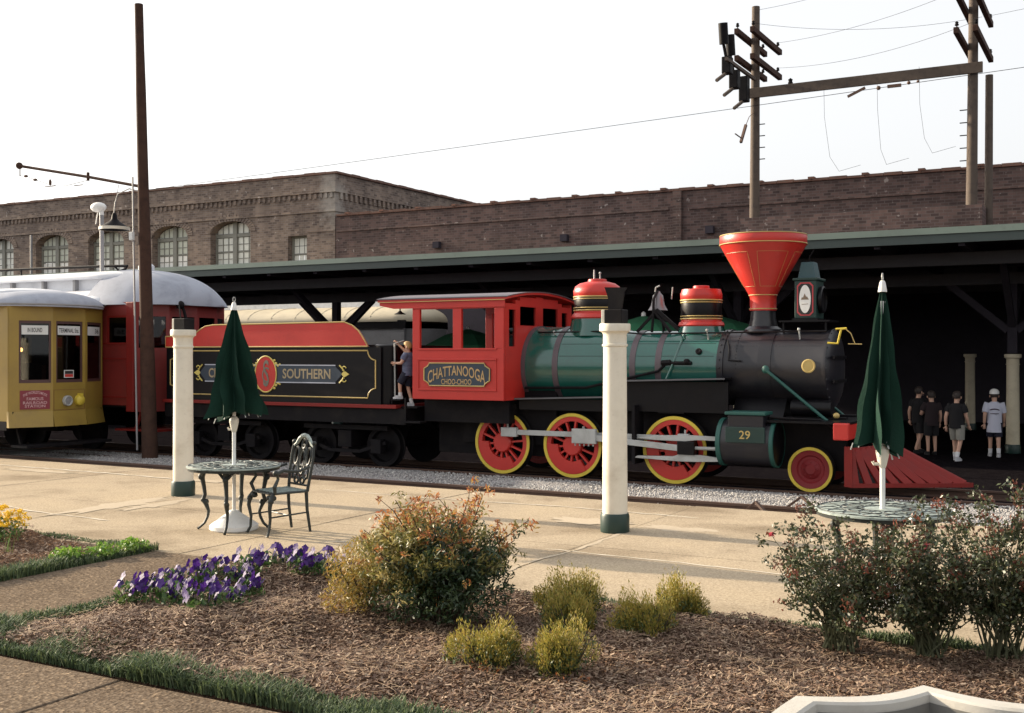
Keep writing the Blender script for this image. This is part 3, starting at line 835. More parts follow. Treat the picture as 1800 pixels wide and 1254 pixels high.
def dome(name, x, r, zb, zt, base_h, bandlo, bandhi):
    """bell-shaped dome: green saddle, red skirt, black banded drum, red rounded cap"""
    d = obj(name, M().lathe([(r*1.08,zb+base_h),(r*1.12,zb+base_h+0.02),(r*1.06,zb+base_h+0.07),(r*0.98,bandlo-0.03),(r*0.97,bandlo),(r*0.97,bandhi),(r*1.0,bandhi+0.02),(r*1.01,bandhi+0.09),(r*0.93,bandhi+0.17),(r*0.75,zt-0.075),(r*0.45,zt-0.045),(r*0.40,zt-0.04),(r*0.39,zt-0.005),(r*0.36,zt),(0,zt+0.005)], (x,LY,0), n=48), RED, loco, smooth=True)
    obj('saddle', M().lathe([(r*1.22,zb-0.16),(r*1.14,zb),(r*1.07,zb+base_h-0.001),(0,zb+base_h-0.001)], (x,LY,0), n=40), GREEN, d, smooth=True)
    obj('black_drum', M().lathe([(r*0.98,bandlo),(r*0.985,bandlo+0.005),(r*0.985,bandhi-0.005),(r*0.98,bandhi)], (x,LY,0), n=48), BLACK, d, smooth=True)
    for z in (bandlo+0.012, bandlo+0.055, bandhi-0.045, bandhi-0.008): goldring('gold_ring', x, r*0.99, z, 0.013 if z in (bandlo+0.012, bandhi-0.008) else 0.009, d)
    return d
sdome = dome('steam_dome', -8.0, 0.405, 2.36, 3.165, 0.13, 2.62, 2.87)
obj('safety_valve', M().cyl((-8.06,LY,3.16),(-8.06,LY,3.33),0.018,0.012,8), ROD, sdome, smooth=True)
obj('safety_valve', M().cyl((-7.95,LY,3.16),(-7.95,LY,3.25),0.016,0.012,8).ball((-7.95,LY,3.27),0.022,n=8,m=6), ROD, sdome, smooth=True)
dome('sand_dome', -6.15, 0.335, 2.25, 3.0, 0.09, 2.45, 2.77)

# bell in its frame
BELLM = paint('tarnished_bell', (0.20,0.19,0.20), 0.3, metal=0.5, dirt=0.5, dirt_col=(0.10,0.05,0.06))
bx0 = -6.9
bl = obj('bell', M().lathe([(0.0,2.93),(0.035,2.93),(0.045,2.90),(0.085,2.86),(0.10,2.78),(0.115,2.70),(0.155,2.63),(0.165,2.615),(0.15,2.615),(0.0,2.75)], (bx0,LY,0), n=32), BELLM, loco, smooth=True)
b = M().tube([(bx0-0.02,LY-0.22,2.25),(bx0,LY-0.21,2.5),(bx0,LY-0.19,2.80),(bx0,LY-0.05,2.92),(bx0,LY+0.05,2.92),(bx0,LY+0.19,2.80),(bx0,LY+0.21,2.5),(bx0+0.02,LY+0.22,2.25)], 0.024, 8)
b.bar((bx0-0.28,LY-0.22,2.26),(bx0,LY-0.2,2.55),0.05,0.04).bar((bx0+0.30,LY-0.22,2.26),(bx0,LY-0.2,2.62),0.05,0.04).bar((bx0+0.45,LY-0.2,2.28),(bx0+0.05,LY-0.2,2.62),0.04,0.06)
obj('bell_frame', b, IRON, bl, smooth=True)
obj('bell_finial', M().tube([(bx0-0.03,LY-0.05,2.92),(bx0-0.02,LY-0.05,2.99),(bx0+0.05,LY-0.05,3.02)],0.014,6).tube([(bx0+0.2,LY+0.1,2.8),(bx0+0.22,LY+0.1,3.0)],0.012,6), ROD, bl, smooth=True)

# headlight box with painted oval
hl = obj('headlight', M().box(-4.57,-4.24,LY-0.24,LY+0.24,2.44,3.02), GREEN_DK, loco, bev=0.01)
obj('headlight_shelf', M().box(-4.80,-4.02,LY-0.3,LY+0.3,2.385,2.41).box(-4.60,-4.21,LY-0.27,LY+0.27,2.411,2.439), BLACK, hl)
obj('shelf_bracket', M().bar((-4.75,LY-0.2,2.2),(-4.75,LY-0.2,2.385),0.03,0.03).bar((-4.1,LY-0.2,2.2),(-4.1,LY-0.2,2.385),0.03,0.03), BLACK, hl)
obj('headlight_cornice', M().box(-4.595,-4.215,LY-0.265,LY+0.265,3.021,3.06), GREEN_DK, hl, bev=0.008)
def frustum(x0,x1,y0,y1,z0,X0,X1,Y0,Y1,z1): return M().add([(x0,y0,z0),(x1,y0,z0),(x1,y1,z0),(x0,y1,z0),(X0,Y0,z1),(X1,Y0,z1),(X1,Y1,z1),(X0,Y1,z1)],[(0,3,2,1),(4,5,6,7),(0,1,5,4),(1,2,6,5),(2,3,7,6),(3,0,4,7)])
obj('headlight_chimney', frustum(-4.54,-4.27,LY-0.17,LY+0.17,3.061,-4.50,-4.31,LY-0.12,LY+0.12,3.31), SLATE, hl, bev=0.006)
obj('chimney_spike', M().tube([(-4.40,LY,3.31),(-4.40,LY,3.40),(-4.33,LY,3.5)],0.012,6), IRON, hl, smooth=True)
obj('headlight_lens_rim', M().lathe([(0.20,0),(0.21,0.02),(0.21,0.06),(0.185,0.07),(0.18,0.03),(0.0,0.02)], (-4.24,LY,2.73), (1,0,0), 28), BLACK, hl, smooth=True)
HX, HZ, HYF = -4.405, 2.735, LY-0.243
def octa(w_, h_, c): return [(-w_+c,-h_),(w_-c,-h_),(w_,-h_+c),(w_,h_-c),(w_-c,h_),(-w_+c,h_),(-w_,h_-c),(-w_,-h_+c)]
PICRED = paint('picture_frame_red', (0.45,0.05,0.06), 0.5, dirt=0.2)
b = M().prism(octa(0.125,0.255,0.05), 0.0, 0.006, lambda u,v,h:(HX+u,HYF-h,HZ+v))
obj('picture_frame', b, PICRED, hl)
obj('picture_ground', M().prism(octa(0.105,0.235,0.045), 0.0, 0.009, lambda u,v,h:(HX+u,HYF-h,HZ+v)), SIGNBLACK, hl)
obj('picture_oval', M().prism([(0.088*cos(2*pi*i/32),0.215*sin(2*pi*i/32)) for i in range(32)], 0.0, 0.013, lambda u,v,h:(HX+u,HYF-h,HZ+v)), WHITE, hl)
MTN = paint('picture_brown', (0.22,0.16,0.11), 0.6)
obj('picture_mountain', M().prism([(-0.06,-0.01),(-0.045,0.03),(-0.03,0.02),(-0.005,0.085),(0.02,0.03),(0.03,0.04),(0.06,-0.01)], 0.0, 0.0155, lambda u,v,h:(HX+u,HYF-h,HZ+v)), MTN, hl)
obj('picture_script', M().prism([(-0.05,-0.085),(0.05,-0.08),(0.05,-0.072),(-0.05,-0.077)], 0.0, 0.0155, lambda u,v,h:(HX+u,HYF-h,HZ+v)), MTN, hl)

# cab
CY0, CY1 = 16.15, 18.71
cabf = obj('cab_side', M().box(-10.92,-9.11,CY0,CY0+0.06,1.12,1.985).box(-10.92,-10.77,CY0,CY0+0.06,1.985,2.66).box(-10.10,-9.93,CY0,CY0+0.06,1.985,2.66).box(-9.29,-9.11,CY0,CY0+0.06,1.985,2.66).box(-10.92,-9.11,CY0,CY0+0.06,2.66,2.80), RED, loco, bev=0.006)
obj('cab_side', M().box(-10.92,-9.11,CY1-0.06,CY1,1.12,1.985).box(-10.92,-10.77,CY1-0.06,CY1,1.985,2.66).box(-10.10,-9.93,CY1-0.06,CY1,1.985,2.66).box(-9.29,-9.11,CY1-0.06,CY1,1.985,2.66).box(-10.92,-9.11,CY1-0.06,CY1,2.66,2.80), RED, loco, bev=0.006)
for z in (1.975, 1.80, 1.285): obj('cab_moulding', M().box(-10.80,-9.24,CY0-0.022,CY0-0.001,z-0.012,z+0.018), RED, cabf, bev=0.005)
for x in (-10.805, -9.265): obj('cab_moulding', M().box(x,x+0.02,CY0-0.012,CY0-0.001,1.30,1.785), RED, cabf, bev=0.003)
cf = M().box(-9.17,-9.11,CY0+0.061,16.33,1.12,2.74).box(-9.17,-9.11,16.33,16.56,1.12,2.02).box(-9.17,-9.11,16.33,16.56,2.64,2.74).box(-9.17,-9.11,16.56,16.72,1.12,2.80)
cf.box(-9.17,-9.11,16.72,17.30,1.12,2.38).box(-9.17,-9.11,16.72,17.30,2.70,2.86).box(-9.17,-9.11,17.30,17.56,1.12,2.88).box(-9.17,-9.11,17.56,18.14,1.12,2.38).box(-9.17,-9.11,17.56,18.14,2.70,2.86)
cf.box(-9.17,-9.11,18.14,18.30,1.12,2.80).box(-9.17,-9.11,18.30,18.53,1.12,2.02).box(-9.17,-9.11,18.30,18.53,2.64,2.74).box(-9.17,-9.11,18.53,CY1-0.061,1.12,2.74)
cfo = obj('cab_front', cf, RED, loco)
for y0, y1, z0, z1 in ((16.33,16.56,2.02,2.64),(16.72,17.30,2.38,2.70),(17.56,18.14,2.38,2.70),(18.30,18.53,2.02,2.64)):
    obj('cab_window_pane', M().box(-9.145,-9.138,y0,y1,z0,z1), GLASS, cfo)
# arched roof with red fascia and pale top
def roof_ring(x, lift, ov):
    pts = []
    for i in range(13):
        t = -1+2*i/12
        pts.append((x, LY+t*(1.28+ov), 2.80+lift+0.12*(1-t*t)))
    return pts
def slabroof(x0, x1, lo, hi, ov):
    b = M()
    A = roof_ring(x0, lo, ov)+roof_ring(x0, hi, ov)[::-1]; B_ = roof_ring(x1, lo, ov)+roof_ring(x1, hi, ov)[::-1]
    return b.loft([A, B_])
rf = obj('cab_roof', slabroof(-11.62, -9.02, 0.0, 0.035, 0.05), RED, loco)
obj('roof_sheet', slabroof(-11.64, -9.0, 0.036, 0.052, 0.07), PURPLEGREY, rf)
obj('roof_fascia', M().add([(-11.6,CY0-0.02,2.74),(-11.3,CY0-0.02,2.68),(-9.08,CY0-0.02,2.68),(-9.08,CY0-0.02,2.80),(-11.6,CY0-0.02,2.80),(-11.6,CY0-0.001,2.74),(-11.3,CY0-0.001,2.68),(-9.08,CY0-0.001,2.68),(-9.08,CY0-0.001,2.80),(-11.6,CY0-0.001,2.80)],[(0,1,2,3,4),(9,8,7,6,5),(0,5,6,1),(1,6,7,2),(2,7,8,3),(3,8,9,4),(4,9,5,0)]), RED, rf)
obj('gold_line', M().box(-11.6,-9.05,CY0-0.075,CY0-0.062,2.788,2.799), GOLD, rf)
obj('cab_lamp', M().cyl((-11.42,16.5,2.62),(-11.42,16.5,2.82),0.012,n=6).lathe([(0.02,0.0),(0.05,-0.03),(0.11,-0.06),(0.10,-0.062),(0,-0.03)], (-11.42,16.5,2.66), n=16), IRON, rf, smooth=True)
obj('cab_floor', M().box(-10.9,-9.18,CY0+0.07,CY1-0.07,1.13,1.19), IRON, loco)
obj('boiler_backhead', xl([(-9.65,0.0),(-9.65,0.60),(-9.60,0.66),(-9.18,0.66)], n=32), BLACK, loco, smooth=True)
obj('cab_gauge', M().lathe([(0.07,0),(0.07,0.04),(0,0.04)], (-9.66,LY-0.2,2.15), (-1,0,0), 16), GOLD, loco)
# name board
sg = obj('name_board', M().prism([(-0.66+0.11,-0.195),(0.66-0.11,-0.195),(0.66-0.085,-0.15),(0.66,-0.10),(0.66,0.10),(0.66-0.085,0.15),(0.66-0.11,0.195),(-0.66+0.11,0.195),(-0.66+0.085,0.15),(-0.66,0.10),(-0.66,-0.10),(-0.66+0.085,-0.15)], 0.001, 0.022, lambda u,v,h:(-10.015+u,CY0-h,1.548+v)), NAVY, loco)
def boardline(k):
    P = [(-0.66+0.11,-0.195),(0.66-0.11,-0.195),(0.66-0.085,-0.15),(0.66,-0.10),(0.66,0.10),(0.66-0.085,0.15),(0.66-0.11,0.195),(-0.66+0.11,0.195),(-0.66+0.085,0.15),(-0.66,0.10),(-0.66,-0.10),(-0.66+0.085,-0.15)]
    return [(-10.015+u*k,CY0-0.024,1.548+v*k) for u, v in P]
obj('gold_border', M().tube(boardline(0.985), 0.011, 5, closed=True), GOLD, sg)
LETTER = paint('aged_gold_lettering', (0.46,0.30,0.13), 0.5, dirt=0.3)
def bulge(u, v):      # tall outer letters, arched upper edge, drooping lower ends
    t = u/0.55
    return (u, v*(0.84+0.25*t*t)+0.055*(1-2.1*t*t))
text('lettering', 'CHATTANOOGA', LETTER, sg, lambda u,v,h:(-10.015+u,CY0-0.023-h,1.560+v), width=1.14, height=0.20, warp=bulge, bold=0.012)
text('lettering', 'CHOO-CHOO', LETTER, sg, lambda u,v,h:(-10.015+u,CY0-0.023-h,1.425+v), width=0.60, height=0.095, bold=0.014)

# frame, firebox, running boards
obj('main_frame', M().box(-10.9,-3.75,16.98,17.12,0.15,0.95).box(-10.9,-3.75,17.74,17.88,0.15,0.95).box(-10.9,-3.8,17.12,17.74,0.7,0.9), IRON, loco)
obj('firebox', M().box(-10.35,-8.5,16.88,17.98,0.35,1.5), IRON, loco)
obj('ash_pan', M().box(-10.9,-9.2,16.5,18.36,0.72,1.11), IRON, loco)
for sx_ in (-9.6,-8.35,-6.6): obj('leaf_spring', M().box(sx_,sx_+0.43,16.67,16.77,0.96,1.04), IRON, loco)
for y0, y1 in ((16.5,16.90),(17.96,18.36)):
    rb = M().bar((-9.1,(y0+y1)/2,1.14),(-7.40,(y0+y1)/2,1.20),y1-y0,0.03).bar((-7.40,(y0+y1)/2,1.455),(-5.45,(y0+y1)/2,1.515),y1-y0,0.03).box(-7.41,-7.38,y0,y1,1.20,1.455)
    obj('running_board', rb, BLACK, loco)
GREYEDGE = paint('worn_grey_edge', (0.10,0.10,0.11), 0.5, dirt=0.5)
obj('running_board_edge', M().bar((-9.1,16.494,1.143),(-7.40,16.494,1.203),0.01,0.024), GREYEDGE, loco); obj('running_board_edge', M().bar((-7.40,16.494,1.458),(-5.45,16.494,1.518),0.01,0.024), GREYEDGE, loco)
obj('valance', M().box(-9.1,-7.38,16.66,16.70,0.96,1.15), BLACK, loco); obj('valance', M().box(-7.38,-5.45,16.66,16.70,0.98,1.46), BLACK, loco)
obj('front_deck', M().box(-5.35,-3.56,16.4,18.46,0.88,0.915), BLACK, loco)
obj('smokebox_saddle', frustum(-5.45,-4.65,16.8,18.06,0.9,-5.45,-4.65,17.1,17.76,1.25), BLACK, loco)
obj('side_tank', M().cyl((-4.55,17.0,1.08),(-3.95,17.0,1.08),0.13,n=18), BLACK, loco, smooth=True)
obj('handrail', M().tube([(-8.9,16.98,2.26),(-7.6,16.97,2.27),(-7.0,17.0,2.22),(-4.05,17.02,2.24)],0.014,6), BLACK, loco, smooth=True)
for x in (-8.6,-7.5,-5.9,-4.45): obj('handrail_stanchion', M().cyl((x,17.06,2.1),(x,16.99,2.27),0.014,n=6).ball((x,16.985,2.27),0.024,n=8,m=6), ROD, loco, smooth=True)
obj('injector_check', M().cyl((-6.55,16.83,1.75),(-6.1,16.83,1.75),0.03,n=8).ball((-6.18,16.83,1.77),0.055,n=8,m=6).cyl((-6.6,16.83,1.75),(-6.45,16.83,1.76),0.045,n=8), IRON, loco, smooth=True)
obj('washout_plug', M().lathe([(0.05,0),(0.05,0.03),(0.03,0.04),(0,0.03)], (-6.0,LY-0.535,1.93), (0,-0.91,0.41), 14), IRON, loco, smooth=True)
obj('grab_iron', M().tube([(-5.55,16.96,2.10),(-5.5,16.87,1.95),(-5.5,16.82,1.80),(-5.3,16.82,1.79)],0.014,6), BLACK, loco, smooth=True)
for s in (-1, 1):
    br = obj('brace_rod', M().cyl((-4.92,LY+s*0.60,1.66),(-3.95,LY+s*0.60,0.87),0.024,n=10), TEAL, loco, smooth=True)
    obj('brace_foot', M().ball((-4.92,LY+s*0.58,1.66),0.065,0.04,0.065), TEAL, br, smooth=True)
obj('flag_bracket', M().tube([(-4.0,16.9,2.06),(-3.85,16.9,2.05),(-3.80,16.9,2.26),(-3.74,16.9,2.27)],0.017,6).tube([(-3.88,16.9,2.265),(-3.72,16.9,2.275)],0.015,6), YELLOW, loco, smooth=True)
obj('flag_stay', M().tube([(-3.74,16.9,2.27),(-3.66,16.9,2.2),(-3.60,16.9,2.05),(-3.70,16.9,2.045),(-3.50,16.9,2.04)],0.008,5), GOLD, loco, smooth=True)
obj('deck_bell_lamp', M().ball((-3.87,16.9,0.98),0.05,0.05,0.045), GOLD, loco, smooth=True)

obj('sand_pipe', M().tube([(-6.3,LY-0.3,2.28),(-6.35,LY-0.52,1.98),(-6.42,LY-0.62,1.7),(-6.5,LY-0.66,1.5)],0.018,6), GREEN, loco, smooth=True)
obj('feed_pipe', M().tube([(-9.05,16.78,1.32),(-7.9,16.76,1.34),(-6.65,16.8,1.62),(-6.55,16.83,1.72)],0.022,6), IRON, loco, smooth=True)
for zz in (2.06, 1.86): obj('jacket_seam', M().tube([(x, LY-math.sqrt(max(0.0, r*r-(zz-BZ_)**2))-0.001, zz) for x, r in ((-8.4,0.683),(-7.75,0.68),(-7.3,0.60),(-5.75,0.586))],0.004,4), GREEN_DK, loco)
b = M()
for i in range(36): b.ball((-5.40, LY-0.588*cos(pi*i/35), BZ_+0.588*sin(pi*i/35)), 0.010, n=6, m=4)
for i in range(30): b.ball((-5.5+0.05*i, LY-0.585*cos(0.62), BZ_+0.585*sin(0.62)), 0.009, n=5, m=4)
obj('rivet', b, SMOKEBOX, sm, kind='stuff')
obj('deck_pipe', M().tube([(-5.2,16.55,0.95),(-4.6,16.5,0.94),(-4.0,16.5,0.93),(-3.8,16.55,0.80)],0.02,6), IRON, loco, smooth=True)

# wheels
def driver(cx, y, s):
    """s=-1 faces the platform"""
    zc = 0.385
    f = lambda r, h: (r, h)
    ax = (0, s, 0)
    wh = obj('driving_wheel', M().lathe([(0.40,0),(0.475,0),(0.475,0.10),(0.40,0.10)], (cx,y,zc), ax, 48, closed=True), RED, loco, smooth=True)
    obj('tread', M().lathe([(0.476,-0.03),(0.552,-0.03),(0.552,0.0),(0.532,0.02),(0.532,0.10),(0.478,0.10)], (cx,y,zc), ax, 56, closed=True), IRON, wh, smooth=True)
    obj('tyre', M().lathe([(0.476,0.101),(0.533,0.101),(0.530,0.112),(0.48,0.112)], (cx,y,zc), ax, 56, closed=True), YELLOW if s < 0 else IRON, wh, smooth=True)
    hub = M().lathe([(0.0,0.0),(0.17,0.0),(0.17,0.11),(0.15,0.13),(0.0,0.13)], (cx,y,zc), ax, 28)
    obj('hub', hub, RED, wh, smooth=True)
    for i in range(14):
        t = 2*pi*i/14+0.1
        d = V(cos(t), 0, sin(t)); c = V(cx, y+s*0.05, zc)
        obj('spoke', M().bar(c+d*0.16, c+d*0.41, 0.032, 0.07, up=(0,1,0)), RED, wh)
    cw = M(); n = 14; t0, t1 = radians(178), radians(302)
    poly = [(0.265*cos(t0+(t1-t0)*i/n),0.265*sin(t0+(t1-t0)*i/n)) for i in range(n+1)]+[(0.47*cos(t1-(t1-t0)*i/n),0.47*sin(t1-(t1-t0)*i/n)) for i in range(n+1)]
    obj('counterweight', M().prism(poly, 0.03, 0.108, lambda u,v,h:(cx+u,y+s*h,zc+v)), RED, wh)
    return wh
for cx in (-9.447, -8.117, -6.333):
    driver(cx, 16.80, -1); driver(cx, 18.06, 1)
obj('driver_axle', M().cyl((-9.447,16.8,0.385),(-9.447,18.06,0.385),0.09,n=14), IRON, loco); obj('driver_axle', M().cyl((-8.117,16.8,0.385),(-8.117,18.06,0.385),0.09,n=14), IRON, loco); obj('driver_axle', M().cyl((-6.333,16.8,0.385),(-6.333,18.06,0.385),0.09,n=14), IRON, loco)
DARKRED = paint('faded_disc_red', (0.21,0.017,0.021), 0.45, dirt=0.4, spec=0.3)
for y, s in ((16.80,-1),(18.06,1)):
    pw = obj('pilot_wheel', M().lathe([(0.0,0.08),(0.07,0.08),(0.09,0.06),(0.13,0.055),(0.15,0.035),(0.19,0.035),(0.21,0.06),(0.285,0.075),(0.285,0.0),(0.0,0.0)], (-4.211,y,0.18), (0,s,0), 40), DARKRED, loco, smooth=True)
    obj('tread', M().lathe([(0.286,-0.03),(0.35,-0.03),(0.35,0.0),(0.333,0.01),(0.333,0.085),(0.287,0.085)], (-4.211,y,0.18), (0,s,0), 40, closed=True), IRON, pw, smooth=True)
    obj('tyre', M().lathe([(0.286,0.086),(0.334,0.086),(0.331,0.098),(0.289,0.098)], (-4.211,y,0.18), (0,s,0), 40, closed=True), YELLOW if s < 0 else IRON, pw, smooth=True)
    b = M()
    for i in range(8): b.ball((-4.211+0.105*cos(2*pi*i/8), y+s*0.06, 0.18+0.105*sin(2*pi*i/8)), 0.014, n=6, m=4)
    obj('wheel_bolt', b, DARKRED, pw, kind='stuff')
# rods on both sides
for s in (-1, 1):
    y = LY+s*0.80
    Y_ = lambda d: y+s*d
    sr = obj('side_rod', M().bar((-9.25,y,0.575),(-7.90,y,0.575),0.05,0.085).bar((-7.90,y,0.575),(-6.13,y,0.575),0.05,0.085), ROD, loco, bev=0.006)
    b = M()
    for px, w_, h_ in ((-9.24,0.30,0.155),(-7.88,0.20,0.19),(-6.13,0.18,0.15)): b.box(px-w_/2-0.02,px+w_/2-0.02,min(Y_(-0.035),Y_(0.055)),max(Y_(-0.035),Y_(0.055)),0.575-h_/2,0.575+h_/2)
    obj('rod_end', b, ROD, sr, bev=0.01)
    obj('oil_cup', M().cyl((-9.30,y,0.65),(-9.30,y,0.74),0.016,n=8).cyl((-7.88,y,0.67),(-7.88,y,0.71),0.022,n=8).cyl((-6.13,y,0.65),(-6.13,y,0.71),0.016,n=8), ROD, sr, smooth=True)
    mr_ = obj('main_rod', M().bar((-7.85,Y_(0.10),0.555),(-6.10,Y_(0.10),0.425),0.045,0.095), ROD, loco, bev=0.006)
    obj('strap_end', M().box(-8.03,-7.60,min(Y_(0.06),Y_(0.15)),max(Y_(0.06),Y_(0.15)),0.44,0.68), ROD, mr_, bev=0.012)
    b = M()
    for i in range(5): b.cyl((-7.98+0.08*i,Y_(0.105),0.40),(-7.98+0.08*i,Y_(0.105),0.44),0.014,n=6)
    obj('strap_bolt', b, ROD, mr_, kind='stuff')
    gb = obj('guide_bar', M().prism([(-6.92,0.565),(-6.6,0.545),(-6.1,0.54),(-5.9,0.565),(-5.53,0.565),(-5.53,0.625),(-6.0,0.635),(-6.5,0.62)], 0.02, 0.10, lambda u,v,h:(u,Y_(h),v)), ROD, loco, bev=0.004)
    obj('guide_bar', M().prism([(-6.95,0.25),(-6.2,0.225),(-5.9,0.23),(-5.53,0.25),(-5.53,0.30),(-5.85,0.335),(-6.2,0.335),(-6.3,0.30),(-6.9,0.285)], 0.02, 0.10, lambda u,v,h:(u,Y_(h),v)), ROD, loco, bev=0.004)
    ch = obj('crosshead', M().box(-6.22,-5.94,min(Y_(0.0),Y_(0.13)),max(Y_(0.0),Y_(0.13)),0.335,0.54), BLACK, loco, bev=0.01)
    obj('piston_rod', M().cyl((-5.94,Y_(0.06),0.44),(-5.50,Y_(0.06),0.44),0.028,n=12), ROD, ch, smooth=True)
    obj('guide_yoke', M().box(-6.98,-6.93,min(Y_(-0.25),Y_(0.12)),max(Y_(-0.25),Y_(0.12)),0.15,1.08), IRON, loco)
    # cylinder and steam chest
    cyy = LY+s*0.80
    cl = obj('cylinder', M().lathe([(0.0,0.04),(0.345,0.04),(0.352,0.06),(0.352,0.82),(0.345,0.84),(0.0,0.84)], (-5.52,cyy,0.555), (1,0,0), 40), SMOKEBOX, loco, smooth=True)
    for x0, x1 in ((-5.535,-5.45),(-4.72,-4.65)):
        obj('cylinder_ring', M().lathe([(0.34,0.0),(0.366,0.01),(0.366,x1-x0-0.01),(0.34,x1-x0)], (x0,cyy,0.555), (1,0,0), 40, closed=True), TEAL, cl, smooth=True)
    obj('cylinder_head', M().lathe([(0.33,0.0),(0.335,0.02),(0.2,0.05),(0.0,0.06)], (-4.68,cyy,0.555), (1,0,0), 32), BLACK, cl, smooth=True)
    sc = obj('steam_chest', M().box(-5.33,-4.79,min(cyy,cyy+s*0.36),max(cyy,cyy+s*0.36),0.60,0.985), SMOKEBOX, cl, bev=0.012)
    obj('chest_lid', M().box(-5.37,-4.75,min(cyy-s*0.02,cyy+s*0.39),max(cyy-s*0.02,cyy+s*0.39),0.986,1.035), TEAL, cl, bev=0.012)
    np_ = obj('number_plate', M().box(-5.36,-4.76,min(cyy+s*0.362,cyy+s*0.385),max(cyy+s*0.362,cyy+s*0.385),0.575,0.81), GREEN_DK, cl, bev=0.008)
    if s < 0: text('lettering', '29', GOLD, np_, lambda u,v,h:(-5.06+u,cyy-0.386-h,0.695+v), width=0.17, height=0.125, bold=0.01)
# pilot beam and cowcatcher
obj('pilot_beam', M().box(-3.78,-3.56,16.28,18.58,0.66,0.905), RED, loco, bev=0.02)
pil = obj('pilot', M().bar((-3.60,16.5,0.0),(-2.06,LY,0.0),0.07,0.06).bar((-2.06,LY,0.0),(-3.60,18.36,0.0),0.07,0.06).bar((-3.62,16.5,0.5),(-3.15,LY,0.52),0.06,0.06).bar((-3.15,LY,0.52),(-3.62,18.36,0.5),0.06,0.06), RED_DK, loco)
for s in (-1, 1):
    for i in range(9):
        t = (i+0.35)/9
        top = V(-3.61+(0.45)*t, LY+s*0.92*(1-t), 0.52); bot = V(-3.58+1.53*t, LY+s*0.92*(1-t), 0.0)
        obj('pilot_slat', M().bar(top, bot, 0.112, 0.05, up=(0.6,s*0.8,0.3)), RED_DK, pil, bev=0.008)
obj('pilot_side_plate', M().box(-3.66,-3.55,16.47,16.52,-0.02,0.56), RED_DK, pil)
obj('coupler', M().box(-3.55,-3.30,LY-0.08,LY+0.08,0.62,0.78).box(-3.32,-3.2,LY-0.12,LY+0.12,0.60,0.80), IRON, loco)
for s in (-1,1): obj('cab_step', M().box(-11.15,-10.75,LY+s*1.2-0.1,LY+s*1.2+0.1,0.70,0.73).box(-11.13,-11.10,LY+s*1.2-0.02,LY+s*1.2+0.02,0.73,1.13), IRON, loco)

# ================================================================== tender
TY0, TY1 = 16.25, 18.61
ten = thing('tender', 'black tender with red coping and a navy lettered banner, coupled behind the cab', 'tender', (-14.1, LY, -0.15))
tb = obj('tank', M().box(-16.86,-11.95,TY0+0.03,TY1-0.03,1.0,2.03), BLACK, ten, bev=0.015)
obj('tank_rounded_end', M().lathe([(0.24,1.0),(0.24,2.04),(0.20,2.07),(0,2.07)], (-11.72,16.55,0), n=24).box(-11.96,-11.72,16.33,18.55,1.0,2.05).box(-11.72,-11.48,16.5,18.4,1.0,2.05), BLACK, ten, smooth=True)
obj('tank_grab_rail', M().tube([(-11.47,16.42,1.02),(-11.47,16.40,2.08),(-11.47,16.7,2.13)],0.016,6), ROD, ten, smooth=True)
obj('tank_deck', M().box(-16.8,-12.0,TY0+0.06,TY1-0.06,2.031,2.06), IRON, ten)
COPE = [(-16.88,2.03),(-11.93,2.03),(-12.02,2.17),(-12.13,2.31),(-12.27,2.41),(-12.45,2.47),(-15.62,2.455),(-15.82,2.43),(-15.98,2.36),(-16.12,2.27),(-16.25,2.245),(-16.88,2.24)]
cop = obj('red_coping', M().prism(COPE, 0, 0.035, lambda u,v,h:(u,TY0-0.02+h-0.25*0*(v-2.03),v)), RED, ten)
obj('red_coping', M().prism([(max(-16.88,u-1.9),v) for u,v in COPE], 0, 0.035, lambda u,v,h:(u,TY1+0.02-h,v)), RED, ten)
obj('gold_line', M().tube([(u,TY0-0.022,v) for u,v in COPE], 0.013, 5, closed=True), GOLD, cop)
sp = obj('side_panel', M().box(-16.88,-11.66,TY0,TY0+0.028,1.0,2.012), BLACK, ten)
# scalloped gold lining
def lining(x0,x1,z0,z1,r):
    P = []
    for cx, cz, a0, a1 in ((x0,z0,pi/2,0),(x1,z0,pi,pi/2),(x1,z1,-pi/2,-pi),(x0,z1,0,-pi/2)):
        for i in range(9):
            t = a0+(a1-a0)*i/8; P.append((cx+r*cos(t), cz+r*sin(t)))
    return P
obj('gold_lining', M().tube([(u,TY0-0.004,v) for u,v in lining(-16.77,-11.77,1.11,1.955,0.17)], 0.0125, 5, closed=True), GOLD, sp)
bn = obj('banner', M().prism([(-15.98,1.53),(-15.82,1.37),(-12.68,1.37),(-12.5,1.53),(-12.68,1.685),(-15.82,1.685)], 0, 0.008, lambda u,v,h:(u,TY0-h,v)), NAVY, ten)
obj('banner_line', M().box(-15.84,-12.66,TY0-0.013,TY0-0.001,1.358,1.376).box(-15.84,-12.66,TY0-0.013,TY0-0.001,1.679,1.697), SILVERLINE, bn)
ORN = paint('yellow_gold_ornament', (0.62,0.50,0.13), 0.45, dirt=0.3)
def scroll(cx, cz, sx):
    b = M()
    b.prism([(0.0,0.0),(0.05,0.055),(0.09,0.045),(0.17,0.0),(0.09,-0.045),(0.05,-0.055)], 0, 0.012, lambda u,v,h:(cx+sx*u,TY0-h,cz+v))
    for sz in (-1,1):
        pts = [(cx-sx*0.05,TY0-0.008,cz+sz*0.16),(cx+sx*0.02,TY0-0.008,cz+sz*0.10),(cx+sx*0.04,TY0-0.008,cz+sz*0.06)]
        b.tube(pts, 0.014, 5)
        b.tube([(cx+sx*(0.06+0.04*cos(t)),TY0-0.008,cz+sz*(0.105+0.035*sin(t))) for t in [k*0.6 for k in range(9)]], 0.011, 5)
    return b
